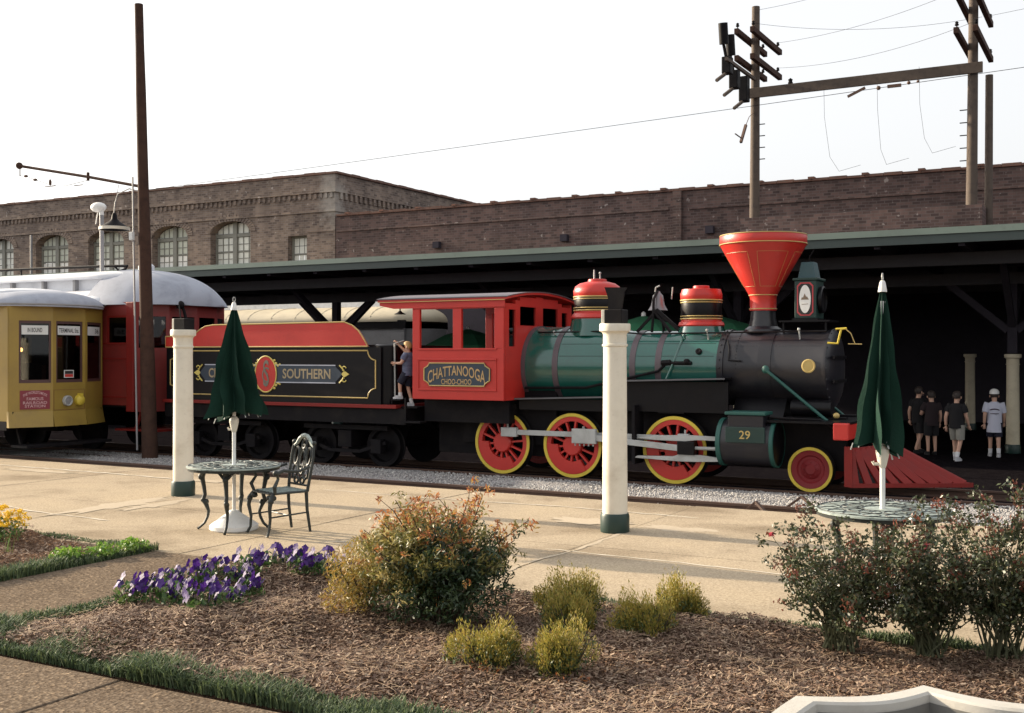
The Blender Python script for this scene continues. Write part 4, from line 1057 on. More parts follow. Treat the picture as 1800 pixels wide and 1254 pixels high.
obj('gold_scroll', scroll(-12.52,1.53,1), ORN, bn); obj('gold_scroll', scroll(-15.96,1.53,-1), ORN, bn)
GILT = paint('dull_gilt_letters', (0.33,0.26,0.155), 0.5, dirt=0.3)
text('lettering', 'SOUTHERN', GILT, bn, lambda u,v,h:(-13.33+u,TY0-0.008-h,1.53+v), width=1.12, height=0.185, bold=0.022)
text('lettering', 'CINCINNATI', GILT, bn, lambda u,v,h:(-15.17+u,TY0-0.008-h,1.53+v), width=1.14, height=0.185, bold=0.022)
em = obj('emblem', M().prism([(0.255*cos(2*pi*i/36),0.335*sin(2*pi*i/36)) for i in range(36)], 0, 0.018, lambda u,v,h:(-14.295+u,TY0-h,1.515+v)), RED, ten)
obj('gold_rim', M().tube([(-14.295+0.258*cos(2*pi*i/40),TY0-0.016,1.515+0.338*sin(2*pi*i/40)) for i in range(40)], 0.013, 5, closed=True), ORN, em)
b = M()
for sx in (-1,1):
    for sz in (-1,1):
        for k,(du,dv,r_) in enumerate(((0.235,0.20,0.035),(0.29,0.165,0.028),(0.335,0.185,0.02),(0.20,0.26,0.028))):
            b.ball((-14.295+sx*du,TY0-0.004,1.515+sz*dv), r_, 0.014, r_*0.9, n=10, m=6)
obj('gold_scroll', b, ORN, em, kind='stuff')
MONO = paint('monogram_grey', (0.17,0.15,0.12), 0.5, dirt=0.3)
text('lettering', 'C', MONO, em, lambda u,v,h:(-14.295+u,TY0-0.018-h,1.50+v), width=0.17, height=0.30)
text('lettering', 'S', MONO, em, lambda u,v,h:(-14.28+u,TY0-0.021-h,1.53+v), width=0.14, height=0.50)
obj('foot_board', M().box(-16.95,-11.30,TY0-0.05,TY1+0.05,0.935,0.998), RED_DK, ten, bev=0.006)
obj('tender_frame', M().box(-16.95,-11.15,TY0+0.02,TY0+0.16,0.66,0.934).box(-16.95,-11.15,TY1-0.16,TY1-0.02,0.66,0.934).box(-16.95,-16.8,TY0+0.16,TY1-0.16,0.66,0.934).box(-11.3,-11.15,TY0+0.16,TY1-0.16,0.66,0.934), IRON, ten)
obj('frame_end_plate', M().box(-11.32,-11.13,TY0,TY0+0.018,0.655,0.936), IRON, ten)
for tx in (-15.6, -12.65):
    tr = obj('tender_truck', M().box(tx-0.95,tx+0.95,16.5,16.6,0.52,0.60).box(tx-0.95,tx+0.95,18.26,18.36,0.52,0.60).bar((tx-0.9,16.55,0.30),(tx-0.3,16.55,0.12),0.08,0.06).bar((tx+0.9,16.55,0.30),(tx+0.3,16.55,0.12),0.08,0.06).box(tx-0.3,tx+0.3,16.51,16.59,0.10,0.16).box(tx-0.15,tx+0.15,16.5,18.36,0.2,0.5), IRON, ten)
    for wx in (tx-0.72, tx+0.72):
        for y, s in ((16.80,-1),(18.06,1)):
            wl = obj('tender_wheel', M().lathe([(0.0,0.06),(0.08,0.06),(0.10,0.02),(0.27,0.02),(0.29,0.09),(0.37,0.09),(0.37,-0.02),(0.395,-0.03),(0.395,-0.05),(0.0,-0.05)], (wx,y,0.22), (0,s,0), 32), IRON, ten, smooth=True)
        obj('axle_box', M().box(wx-0.11,wx+0.11,16.46,16.62,0.10,0.36), IRON, tr, bev=0.015)
        obj('axle', M().cyl((wx,16.6,0.22),(wx,18.26,0.22),0.06,n=10), IRON, tr)

# ================================================================== streetcars
def capsule(x0, x1, yc, hw, e, z, n=12):
    P = []
    for i in range(n+1):
        t = -pi/2+pi*i/n; P.append((x1-e+e*cos(t), yc+hw*sin(t), z))
    for i in range(n+1):
        t = pi/2+pi*i/n; P.append((x0+e+e*cos(t), yc+hw*sin(t), z))
    return P
def dome_roof(x0, x1, yc, hw, e, z0, hgt, flat=0.0, n=9, k=1.0):
    rings = [capsule(x0, x1, yc, hw, e, z0-0.05)]
    for j in range(n+1):
        t = pi/2*j/n*0.97
        a = (1-cos(t))
        rings.append(capsule(x0+a*e*k, x1-a*e*k, yc, hw*(1-a)+0.001, max(0.02, e*(1-a)), z0+hgt*sin(t)))
    return M().loft(rings)

# --- red streetcar on the locomotive's track
rc = thing('red_streetcar', 'dark red streetcar with white clerestory roof, behind the tender', 'streetcar', (-23, LY, -0.15))
RX0, RX1 = -29.2, -17.69
side = M()
WN = [(-18.47,-17.86)]+[(-19.6-0.95*k,-18.82-0.95*k) for k in range(10)]
for yy in (16.15, 18.66):
    side.box(RX0, RX1, yy, yy+0.05, 0.85, 2.12); side.box(RX0, RX1, yy, yy+0.05, 2.68, 2.95)
    xs = RX1
    for a, c in sorted(WN, reverse=True):
        side.box(c, xs, yy, yy+0.05, 2.12, 2.68); xs = a
    side.box(RX0, xs, yy, yy+0.05, 2.12, 2.68)
obj('side_wall', side, RED_CAR, rc)
DKGLASS = glass_mat('dark_glass', (0.35,0.36,0.4), 0.04)
wmb = M()
for a, c in WN:
    wp = obj('window', M().box(a,c,16.19,16.196,2.12,2.68), DKGLASS, rc)
    obj('window_frame', M().box(a,a+0.03,16.16,16.19,2.12,2.68).box(c-0.03,c,16.16,16.19,2.12,2.68).box(a+0.03,c-0.03,16.16,16.19,2.64,2.68), RED_DK, wp)
for z in (2.09, 1.78, 1.0): obj('belt_rail', M().box(RX0,RX1,16.128,16.149,z,z+0.035), RED_DK, rc)
for x in (-17.78,): obj('corner_post', M().box(x-0.12,x+0.10,16.13,16.23,0.72,2.95), RED_DK, rc, bev=0.02)
# bowed end with three dark windows
ER = [(-17.66,16.16),(-17.32,16.75),(-17.22,LY),(-17.32,18.11),(-17.66,18.70)]
def facet(b, A, B_, z0, z1, th=0.05, u0=0.0, u1=1.0, off=0.0):
    A, B_ = Vector((*A,0)), Vector((*B_,0)); d = B_-A; nrm = V(d.y,-d.x,0).normalized()
    a = A.lerp(B_,u0)+nrm*off; c = A.lerp(B_,u1)+nrm*off
    q = [a, c, c-nrm*th, a-nrm*th]
    b.add([(p.x,p.y,z0) for p in q]+[(p.x,p.y,z1) for p in q], [(0,3,2,1),(4,5,6,7),(0,1,5,4),(1,2,6,5),(2,3,7,6),(3,0,4,7)])
    return b
b = M()
for A, B_ in zip(ER[:-1], ER[1:]):
    facet(b, A, B_, 0.72, 2.02); facet(b, A, B_, 2.66, 2.95); facet(b, A, B_, 2.02, 2.66, u0=0, u1=0.1); facet(b, A, B_, 2.02, 2.66, u0=0.9, u1=1.0)
obj('end_wall', b, RED_CAR, rc)
for A, B_ in zip(ER[:-1], ER[1:]): obj('window', facet(M(), A, B_, 2.02, 2.66, th=0.006, u0=0.1, u1=0.9, off=-0.02), DKGLASS, rc)
obj('end_light_cluster', M().tube([(-17.15,16.9,2.95),(-17.1,16.95,2.75),(-17.05,17.0,2.45)],0.03,6).ball((-17.12,16.85,2.9),0.09), IRON, rc, smooth=True)
lower = obj('roof', dome_roof(RX0-0.3, -17.9, LY, 1.42, 1.0, 2.93, 0.40), ROOFWHITE, rc, smooth=True, angle=60)
hr = []
for j in range(15):                     # rounded full-width hood at the front end
    t = j/14; x = -19.05+2.0*sin(pi/2*t); s_ = cos(pi/2*t)
    hw_, hh_ = 1.43*(0.25+0.75*s_**0.7) if t < 1 else 0.36, 0.80*s_**0.8
    hr.append([(x, LY+hw_*(-1+2*i/20), 2.90+(hh_+0.02)*(1-abs(-1+2*i/20)**2.6)) for i in range(21)]+[(x, LY+hw_*0.9, 2.895), (x, LY-hw_*0.9, 2.895)])
obj('roof_hood', M().loft(hr), ROOFSHADE, rc, smooth=True, angle=50)
ck = M()
ck.loft([[(-28.5,LY-0.80,3.15),(-19.3,LY-0.80,3.15),(-19.1,LY-0.80,3.15),(-18.9,LY-0.8,3.15),(-18.9,LY+0.8,3.15),(-19.1,LY+0.8,3.15),(-19.3,LY+0.8,3.15),(-28.5,LY+0.8,3.15)],[(-28.5,LY-0.80,3.52),(-19.9,LY-0.80,3.52),(-19.3,LY-0.80,3.50),(-18.8,LY-0.8,3.45),(-18.8,LY+0.8,3.45),(-19.3,LY+0.8,3.50),(-19.9,LY+0.8,3.52),(-28.5,LY+0.8,3.52)]])
obj('clerestory', ck, ROOFWHITE, rc)
obj('clerestory_roof', dome_roof(-28.8, -18.2, LY, 0.95, 1.2, 3.53, 0.17), ROOFWHITE, rc, smooth=True, angle=60)
for x in (-19.95, -20.95, -22.0, -23.0): obj('clerestory_bracket', M().box(x,x+0.07,LY-0.90,LY-0.80,3.2,3.50), STEELGREY, rc)
obj('roof_vent', M().lathe([(0.16,3.60),(0.17,3.78),(0.12,3.83),(0,3.84)], (-18.6,LY-0.1,0), n=20), ROOFWHITE, rc, smooth=True)
tp = obj('trolley_pole', M().tube([(-28,LY-0.2,3.86),(-22.5,LY-0.3,3.84),(-19.4,LY-0.35,3.80),(-18.9,LY-0.35,3.78)],0.03,6), IRON, rc, smooth=True)
obj('pole_hook', M().tube([(-19.3,LY-0.35,3.8),(-19.15,LY-0.35,3.68),(-18.95,LY-0.35,3.72),(-18.9,LY-0.35,3.79)],0.022,6).tube([(-22.4,LY-0.3,3.84),(-22.4,LY-0.3,3.66)],0.02,6), IRON, tp, smooth=True)
obj('floor', M().box(RX0,-17.7,16.22,18.64,0.80,0.92), IRON, rc)
for wx in (-19.6,-21.4,-26.0,-27.6):
    for y, s in ((16.80,-1),(18.06,1)): obj('wheel', M().lathe([(0.0,0.05),(0.30,0.05),(0.36,0.09),(0.40,0.09),(0.40,-0.03),(0.0,-0.03)], (wx,y,0.25), (0,s,0), 28), IRON, rc, smooth=True)
for tx in (-20.5,-26.8): obj('truck_frame', M().box(tx-1.4,tx+1.4,16.5,16.6,0.25,0.7).box(tx-1.4,tx+1.4,18.26,18.36,0.25,0.7).box(tx-0.2,tx+0.2,16.5,18.36,0.3,0.78), IRON, rc)
obj('fender', M().box(-18.4,-17.2,16.3,18.5,0.32,0.36).bar((-17.9,16.4,0.36),(-17.7,16.4,0.8),0.05,0.05), RED_DK, rc)

# --- yellow trolley on the near track
ty = thing('yellow_trolley', 'mustard yellow trolley car with destination signs, cut by the left edge', 'streetcar', (-23, 15.0, -0.1))
TX0 = -28.0
PL = [(-18.54,13.9),(-18.20,14.62),(-18.20,15.38),(-18.54,16.1)]
b = M()
SW = [(-18.86-1.0*k-0.82,-18.86-1.0*k) for k in range(9)]
for yy in (13.9, 16.05):
    b.box(TX0,-18.56,yy,yy+0.05,0.62,1.36); b.box(TX0,-18.56,yy,yy+0.05,2.52,2.84)
    xs = -18.56
    for a, c in SW:
        b.box(c, xs, yy, yy+0.05, 1.36, 2.52); xs = a
    b.box(TX0, xs, yy, yy+0.05, 1.36, 2.52)
obj('side_wall', b, TROLLEY_Y, ty)
for a, c in SW[:9]:
    obj('window', M().box(a,c,13.93,13.936,1.36,2.52), GLASS, ty); obj('window', M().box(a,c,16.07,16.076,1.36,2.52), GLASS, ty)
segs = list(zip(PL[:-1], PL[1:]))
fp = M()
for (A, B_), (u0, u1) in zip(segs, ((0.23,0.96),(0.10,0.92),(0.12,0.94))):
    facet(fp, A, B_, 0.80, 1.34); facet(fp, A, B_, 2.53, 2.84); facet(fp, A, B_, 1.34, 2.53, u0=0, u1=u0); facet(fp, A, B_, 1.34, 2.53, u0=u1, u1=1)
fro = obj('front_wall', fp, TROLLEY_Y, ty)
sk = M()
for (A, B_) in segs:
    A, B_ = Vector((*A,0)), Vector((*B_,0)); d = B_-A; nrm = V(d.y,-d.x,0).normalized()*0.06
    q = [A, B_]; sk.add([(A.x+nrm.x,A.y+nrm.y,0.50),(B_.x+nrm.x,B_.y+nrm.y,0.50),(B_.x,B_.y,0.799),(A.x,A.y,0.799),(A.x-0.05,A.y,0.50),(B_.x-0.05,B_.y,0.50),(B_.x-0.05,B_.y,0.799),(A.x-0.05,A.y,0.799)],[(0,1,2,3),(4,7,6,5),(0,4,5,1),(3,2,6,7),(0,3,7,4),(1,5,6,2)])
obj('front_apron', sk, TROLLEY_Y, ty)
obj('side_skirt', M().box(TX0,-18.6,13.9,13.95,0.45,0.619), IRON, ty)
SASH = paint('dark_sash', (0.07,0.03,0.028), 0.5, dirt=0.3)
for k, ((A, B_), (u0, u1)) in enumerate(zip(segs, ((0.23,0.96),(0.10,0.92),(0.12,0.94)))):
    sh = M(); e = 0.035/ (Vector(B_)-Vector(A)).length
    facet(sh, A, B_, 1.34, 1.40, 0.03, u0, u1, -0.012); facet(sh, A, B_, 2.48, 2.53, 0.03, u0, u1, -0.012)
    facet(sh, A, B_, 1.40, 2.48, 0.03, u0, u0+e, -0.012); facet(sh, A, B_, 1.40, 2.48, 0.03, u1-e, u1, -0.012)
    fw = obj('front_window', sh, SASH, ty)
    obj('pane', facet(M(), A, B_, 1.40, 2.48, 0.005, u0+e, u1-e, -0.03), GLASS, fw)
    us = u0+e+0.02; ue = u1-e-0.02
    sgn = obj('destination_sign', facet(M(), A, B_, 2.265, 2.44, 0.004, us, ue, -0.018), SIGNWHITE, fw)
    Av, Bv = Vector((*A,0)), Vector((*B_,0)); d = (Bv-Av); L = d.length; nr = V(d.y,-d.x,0).normalized()
    mid = Av.lerp(Bv, (us+ue)/2); du = d.normalized()
    def fn(u, v, h, mid=mid, du=du, nr=nr): p = mid+du*u+nr*(-0.018+h*0.7); return (p.x, p.y, 2.352+v)
    wtot = L*(ue-us)
    if k == 0: text('lettering', 'IN BOUND', SIGNBLACK, sgn, fn, width=wtot*0.55, height=0.085, bold=0.012)
    elif k == 1: text('lettering', 'TERMINAL Sta.', SIGNBLACK, sgn, fn, width=wtot*0.9, height=0.085, bold=0.012)
    else: text('lettering', '36', SIGNBLACK, sgn, lambda u,v,h: fn(u+wtot*0.25,v,h), width=wtot*0.3, height=0.09, bold=0.012)
    if k == 1:
        CARDR = paint('card_red', (0.5,0.04,0.03), 0.5)
        cd = obj('window_card', facet(M(), A, B_, 1.43, 1.58, 0.004, 0.36, 0.66, -0.02), SIGNWHITE, fw)
        obj('card_print', facet(M(), A, B_, 1.445, 1.50, 0.003, 0.385, 0.635, -0.016), CARDR, cd); obj('card_print', facet(M(), A, B_, 1.505, 1.565, 0.003, 0.385, 0.635, -0.016), SIGNBLACK, cd)
# maroon notice on the left facet, hatch with two lamps on the centre one
(A, B_) = segs[0]
nb = obj('notice_board', facet(M(), A, B_, 0.84, 1.20, 0.01, 0.25, 0.93, 0.012), MAROON, fro)
Av, Bv = Vector((*A,0)), Vector((*B_,0)); d = Bv-Av; du = d.normalized(); nr = V(d.y,-d.x,0).normalized(); mid = Av.lerp(Bv, 0.59)
def nfn(z): return lambda u, v, h: tuple(mid+du*u+nr*(0.012+h*0.7)+V(0,0,z+v))
text('lettering', "THE WORLD'S MOST", PINKISH, nb, nfn(1.125), width=0.44, height=0.055, warp=lambda u,v:(u,v+0.04-1.5*u*u), bold=0.008)
text('lettering', 'FAMOUS', PINKISH, nb, nfn(1.04), width=0.30, height=0.058, bold=0.008)
text('lettering', 'RAILROAD', PINKISH, nb, nfn(0.965), width=0.43, height=0.055, bold=0.008)
text('lettering', 'STATION', PINKISH, nb, nfn(0.90), width=0.37, height=0.052, bold=0.008)
ha = M()
PLINE = paint('hatch_seam', (0.20,0.10,0.03), 0.6)
for z0, z1, u0, u1 in ((1.195,1.205,0.02,0.98),(0.81,0.82,0.02,0.98),(0.82,1.195,0.02,0.035),(0.82,1.195,0.965,0.98)): facet(ha, PL[1], PL[2], z0, z1, 0.004, u0, u1, 0.006)
obj('hatch_seam', ha, PLINE, fro)
h1 = obj('head_lamp', M().lathe([(0.0,0.03),(0.07,0.04),(0.085,0.07),(0.10,0.06),(0.10,0.0)], (-18.19,14.93,0.985), (1,0,0), 24), ROD, ty, smooth=True)
obj('lamp_lens', M().lathe([(0.0,0.055),(0.05,0.05),(0.078,0.042)], (-18.19,14.93,0.985), (1,0,0), 24), STEELGREY, h1, smooth=True)
obj('head_lamp_housing', M().lathe([(0.0,0.10),(0.06,0.095),(0.10,0.06),(0.11,0.0)], (-18.19,15.22,0.985), (1,0,0), 24).box(-18.2,-18.1,15.19,15.25,1.05,1.12), YELLOW, ty, smooth=True)
tr_ = obj('roof', dome_roof(TX0-0.2, -17.98, 15.0, 1.22, 0.95, 2.85, 0.30), ROOFSHADE, ty, smooth=True, angle=60)
obj('roof_deck', dome_roof(TX0+0.3, -18.6, 15.0, 0.8, 0.8, 3.10, 0.10), ROOFWHITE, tr_, smooth=True, angle=60)
obj('rain_gutter', M().tube([(x,y,2.845) for x,y,_ in capsule(TX0-0.2,-17.98,15.0,1.225,0.95,0)], 0.018, 5, closed=True), STEELGREY, tr_, smooth=True)
obj('floor', M().box(TX0,-18.5,13.96,16.04,0.70,0.80), IRON, ty)
obj('ceiling', M().box(TX0,-18.5,13.96,16.04,2.80,2.83), IRON, ty)
SEATW = paint('wooden_seat', (0.14,0.05,0.03), 0.5)
for k in range(6):
    x = -20.2-1.1*k
    for y in (14.05, 15.3): obj('seat', M().box(x,x+0.45,y,y+0.7,1.1,1.18).box(x,x+0.07,y,y+0.7,1.18,1.66).box(x+0.05,x+0.4,y+0.05,y+0.65,0.8,1.1), SEATW, ty)
obj('controller', M().box(-18.75,-18.5,14.3,14.6,0.80,1.72).cyl((-18.6,15.5,0.8),(-18.6,15.5,1.6),0.03,n=8).ball((-18.6,15.5,1.62),0.07), IRON, ty)
ORANGE_GLOW, _nt, _p, _o = new_mat('orange_glow'); _p.inputs['Emission Color'].default_value = (1.0,0.45,0.12,1); _p.inputs['Emission Strength'].default_value = 6
obj('orange_glow_spot', M().ball((-19.9,15.2,1.98),0.045), ORANGE_GLOW, ty, smooth=True)  # small glowing orange ball inside the trolley
for wx in (-20.8,-22.6,-25.5,-27.0):
    for y, s in ((14.46,-1),(15.78,1)): obj('wheel', M().lathe([(0.0,0.05),(0.26,0.05),(0.30,0.08),(0.36,0.08),(0.36,-0.03),(0.0,-0.03)], (wx,y,0.28), (0,s,0), 28), IRON, ty, smooth=True)
obj('truck_frame', M().box(-27.8,-19.4,14.2,14.35,0.3,0.62).box(-27.8,-19.4,15.7,15.85,0.3,0.62).box(-21.9,-21.6,14.35,15.7,0.3,0.69).box(-26.4,-26.1,14.35,15.7,0.3,0.69), IRON, ty)
obj('fender', M().box(-18.6,-18.15,14.0,16.0,0.12,0.17).bar((-18.7,14.3,0.15),(-18.9,14.3,0.7),0.05,0.05).bar((-18.7,15.7,0.15),(-18.9,15.7,0.7),0.05,0.05), IRON, ty)
obj('red_marker', M().box(-19.1,-18.95,13.86,13.9,0.18,0.42), RED_DK, ty)

# --- grey rail car with cream roof on the far track
gc = thing('grey_railcar', 'grey rail car with a cream arched roof on the far track beyond the tender', 'rail car', (-35, 35.6, -0.2))
CRROOF = paint('cream_roof', (0.52,0.45,0.32), 0.5, dirt=0.35, scale=0.7)
GX1 = -22.9
obj('side_wall', M().box(-50,GX1-0.6,34.2,34.3,0.4,2.84).box(-50,GX1-0.6,36.9,37.0,0.4,2.84), STEELGREY, gc)
obj('dark_band', M().box(-50,GX1-0.5,34.14,34.199,2.84,3.14).box(-50,GX1-0.5,37.0,37.06,2.84,3.14), BLACK, gc)  # plain dark band between the grey side and the roof
obj('end_wall', M().lathe([(1.4,0.4),(1.4,2.83),(0,2.84)], (GX1-1.3,35.6,0), n=28), STEELGREY, gc, smooth=True)
obj('roof', dome_roof(-50.3, GX1+0.1, 35.6, 1.5, 1.2, 3.14, 0.58), CRROOF, gc, smooth=True, angle=60)
b = M(); x = -49
while x < GX1-1: b.tube([(x,35.6-1.5*cos(t),3.14+0.585*sin(t)) for t in [pi*i/12 for i in range(13)]], 0.018, 4); x += 1.2
obj('roof_seam', b, CRROOF, gc, kind='stuff')
obj('under_frame', M().box(-50,GX1-0.4,34.4,36.8,0.0,0.39), IRON, gc)

# ================================================================== poles, wires, lamps
pole = thing('wooden_pole', 'tall brown wooden pole with a thin bracket arm, left of the tender', 'pole', (-17.02, 15.95, -0.18))
pts = [V(-17.02,15.95,-0.2).lerp(V(-17.33,15.95,8.85), i/10) for i in range(11)]
obj('shaft', M().tube(pts, [0.160-0.078*(i/10)**0.8+0.003*((i*7)%3-1) for i in range(11)], 16), WOOD, pole, smooth=True)
obj('bracket_arm', M().tube([(-17.22,15.95,5.21),(-18.8,15.95,5.53),(-20.94,15.95,5.93)],0.03,8), WOOD, pole, smooth=True)
obj('arm_fitting', M().ball((-20.92,15.95,5.93),0.075).cyl((-18.79,15.95,5.45),(-18.79,15.95,5.62),0.03,n=8).cyl((-20.9,15.95,5.7),(-20.9,15.95,5.9),0.012,n=5), WOOD, pole, smooth=True)
obj('conduit', M().tube([(-17.19,15.78,0.0),(-17.30,15.79,4.1),(-17.36,15.82,5.4)],0.018,6), STEELGREY, pole, smooth=True)
obj('junction_box', M().box(-17.36,-17.27,15.72,15.79,4.14,4.30), SIGNWHITE, pole, bev=0.006)
ins = obj('span_wire', M().tube([(-20.9,15.95,5.72),(-20.71,15.95,5.69),(-20.41,15.95,5.59),(-19.94,15.95,5.45),(-19.4,15.95,5.40),(-18.79,15.95,5.46)],0.006,4), IRON, pole)
b = M()
for x, z in ((-20.71,5.69),(-20.41,5.59)): b.ball((x,15.95,z),0.06,0.035,0.03,n=8,m=6)
b.ball((-19.94,15.95,5.50),0.03,0.03,0.07).box(-20.1,-19.78,15.94,15.96,5.41,5.425).box(-19.2,-18.95,15.94,15.96,5.37,5.385)
obj('insulator', b, RUST, ins, smooth=True)
lamp = obj('pendant_lamp', M().lathe([(0.03,0.34),(0.05,0.30),(0.06,0.22),(0.10,0.17),(0.24,0.08),(0.285,0.04),(0.29,0.0),(0.27,0.0),(0.2,0.06),(0,0.15)], (-18.02,15.95,4.40), n=28), IRON, None, smooth=True, label='dark bell-shaped pendant lamp hanging from a thin gooseneck beside the wooden pole', cat='lamp', origin=(-18.02,15.95,4.40))
obj('lamp_rim', M().lathe([(0.292,0.0),(0.30,0.0),(0.30,0.06),(0.292,0.06)], (-18.02,15.95,4.395), n=28, closed=True), CREAM, lamp, smooth=True)
obj('gooseneck', M().tube([(-18.03,15.95,4.72),(-18.0,15.95,4.95),(-17.92,15.95,5.12),(-17.6,15.95,5.2),(-17.28,15.95,5.12)],0.013,6).tube([(-18.03,15.95,4.74),(-17.9,15.95,5.30)],0.006,4), STEELGREY, lamp, smooth=True)
mast = obj('roof_mast', M().tube([(-19.58,17.0,3.12),(-19.60,17.0,4.9)],0.045,8).lathe([(0.12,3.14),(0.10,3.18),(0.05,3.26)], (-19.58,17.0,0), n=16), STEELGREY, rc, smooth=True)
obj('mast_lamp', M().ball((-19.70,17.0,5.08),0.20,0.14,0.11).tube([(-19.60,17.0,4.9),(-19.62,17.0,5.02)],0.05,8).tube([(-19.72,17.0,4.98),(-19.78,17.0,4.72)],0.012,5), WHITE, mast, smooth=True)
obj('downpipe', M().tube([(-51.3,39.85,6.0),(-51.3,39.85,8.2)],0.07,8), STEELGREY, bld, smooth=True)

# two poles on the shed roof with a beam, crossarms and wires
def roof_pole(x, top, label, lean=0.0):
    t = thing('utility_pole', label, 'pole', (x, 38.0, 4.32), 'poles on the shed roof')
    obj('shaft', M().tube([(x+lean*i/8, 38.0, 4.32+(top-4.32)*i/8) for i in range(9)], [0.185-0.05*i/8 for i in range(9)], 14), WOODGREY, t, smooth=True)
    return t
pa = roof_pole(-11.5, 13.87, 'weathered utility pole with stacked crossarms above the smokestack', 0.06)
pb = roof_pole(-4.52, 15.2, 'weathered utility pole with crossarms near the top right corner', 0.1)
obj('roof_curb', M().box(-11.75,-4.1,37.2,38.6,4.32,6.5), BRICK_R, label='low dark curb box on the shed roof carrying the poles', cat='roof curb')
def crossarm(t, x, y0, y1, z):
    a = obj('crossarm', M().box(x-0.075,x+0.075,y0,y1,z-0.095,z+0.095), WOOD, t, bev=0.012)
    return a
def pins(a, x, ys, z):
    b = M()
    for y in ys: b.cyl((x,y,z+0.07),(x,y,z+0.2),0.018,n=6).lathe([(0.05,0.0),(0.065,0.03),(0.04,0.06),(0.055,0.10),(0.0,0.14)], (x,y,z+0.18), n=10)
    obj('insulator', b, IRON, a, kind='stuff')
for z in (12.72, 11.82):
    for dx in (-0.27, 0.27):
        a = crossarm(pa, -11.42+dx, 36.6, 40.0, z); pins(a, -11.42+dx, (36.75, 39.7) if z > 12 else (39.7,), z)
for z, zz in ((14.1,0),(12.75,1),(11.6,2)):
    for dx in (-0.27, 0.27):
        a = crossarm(pb, -4.42+dx, 35.9, 40.1, z); pins(a, -4.42+dx, (36.1, 39.9), z)
obj('step_bolt', M().bar((-4.85,38,7.6),(-4.6,38,7.6),0.03,0.03).bar((-4.85,38,8.0),(-4.6,38,8.0),0.03,0.03).bar((-4.85,38,8.4),(-4.6,38,8.4),0.03,0.03).bar((-4.85,38,8.8),(-4.6,38,8.8),0.03,0.03).bar((-4.85,38,9.2),(-4.6,38,9.2),0.03,0.03).bar((-4.85,38,9.6),(-4.6,38,9.6),0.03,0.03), IRON, pb, kind='stuff')
obj('step_bolt', M().bar((-11.3,38,8.6),(-11.12,38,8.6),0.03,0.03).bar((-11.3,38,9.0),(-11.12,38,9.0),0.03,0.03).bar((-11.3,38,9.4),(-11.12,38,9.4),0.03,0.03).bar((-11.3,38,9.8),(-11.12,38,9.8),0.03,0.03), IRON, pa, kind='stuff')
# fuse boxes hung on the left pole
for k, (yy, zz, hh) in enumerate(((35.3, 11.25, 0.55), (36.05, 10.95, 0.6), (37.1, 10.85, 0.85))):
    fb = obj('fuse_box', M().box(-11.72,-11.42,yy-0.17,yy+0.17,zz-hh/2,zz+hh/2), IRON, pa, bev=0.03)
    obj('fuse_stick', M().tube([(-11.6,yy-0.1,zz-hh/2),(-11.75,yy-0.55,zz-hh/2-0.3)],0.06,6), WOODGREY, fb, smooth=True)
    if k < 2: obj('bushing', M().tube([(-11.6,yy-0.05,zz+hh/2),(-11.62,yy-0.3,zz+hh/2+0.45)],0.055,6).ball((-11.62,yy-0.32,zz+hh/2+0.48),0.09), IRON, fb, smooth=True)
for yy, zz in ((34.9,12.2),(35.6,12.0)): obj('transformer_can', M().cyl((-11.55,yy,zz-0.35),(-11.55,yy-0.12,zz+0.3),0.15,n=12), IRON, pa, smooth=True)
obj('can_bracket', M().box(-11.5,-11.4,34.8,38.0,11.3,11.4), WOODGREY, pa)
obj('hanging_switch', M().bar((-11.5,36.5,8.95),(-11.45,36.9,9.6),0.08,0.08).bar((-11.5,36.6,9.1),(-11.6,36.2,9.2),0.03,0.03).tube([(-11.45,36.9,9.6),(-11.46,37.3,9.95),(-11.47,37.86,10.2)],0.012,4), RUST, label='rusty switch piece dangling beside the left roof pole', cat='switch')
obj('steel_beam', M().box(-11.85,-4.15,37.74,38.0-0.165,10.68,11.02), WOODGREY, label='long dark beam spanning between the two roof poles', cat='beam', bev=0.01)
obj('insulator', M().lathe([(0.05,11.02),(0.09,11.06),(0.06,11.12),(0.08,11.18),(0,11.24)], (-10.2,37.85,0), n=10), IRON, label='small insulator standing on the beam between the poles', cat='insulator', smooth=True)
obj('short_pole', M().tube([(-4.05,38.35,4.32),(-4.02,38.35,10.7)],[0.13,0.115],12), WOODGREY, label='shorter dark pole just right of the right-hand utility pole', cat='pole', smooth=True)

def wire(p0, p1, sag, r, label, name='wire', n=24):
    p0, p1 = Vector(p0), Vector(p1)
    b = M().tube([p0.lerp(p1, i/n)-V(0,0,sag*4*(i/n)*(1-i/n)) for i in range(n+1)], r, 4)
    return obj(name, b, IRON, label=label, cat='wire', group='overhead wires')
tw = wire((-17.2,16.05,5.16),(12,16.05,6.12),0.05,0.0045,'long trolley wire slanting across the sky below the beam')
b = M().bar((-3.52,16.05,5.50),(-3.28,16.05,5.60),0.02,0.035).box(-2.98,-2.80,16.03,16.07,5.56,5.60).ball((-3.1,16.05,5.575),0.03).ball((-2.70,16.05,5.60),0.025).ball((-2.58,16.05,5.605),0.02)
obj('wire_splice', b, RUST, tw, kind='stuff')
k = 0
for z0, z, s, lab in ((13.75,14.3,0.25,'topmost'),(13.0,12.98,0.25,'second'),(12.1,11.85,0.3,'third')):
    wire((-11.44,38.0,z0) if lab == 'topmost' else (-11.15,39.7,z0),(-4.15,36.1,z),s,0.006,f'{lab} thin wire between the two roof poles')
wire((-11.15,37.0,13.0),(-4.4,39.9,13.0),0.3,0.006,'fourth thin wire crossing between the two roof poles')
wire((-4.2,39.9,13.0),(8,39.9,15.0),0.3,0.006,'thin wire running off beyond the right roof pole')
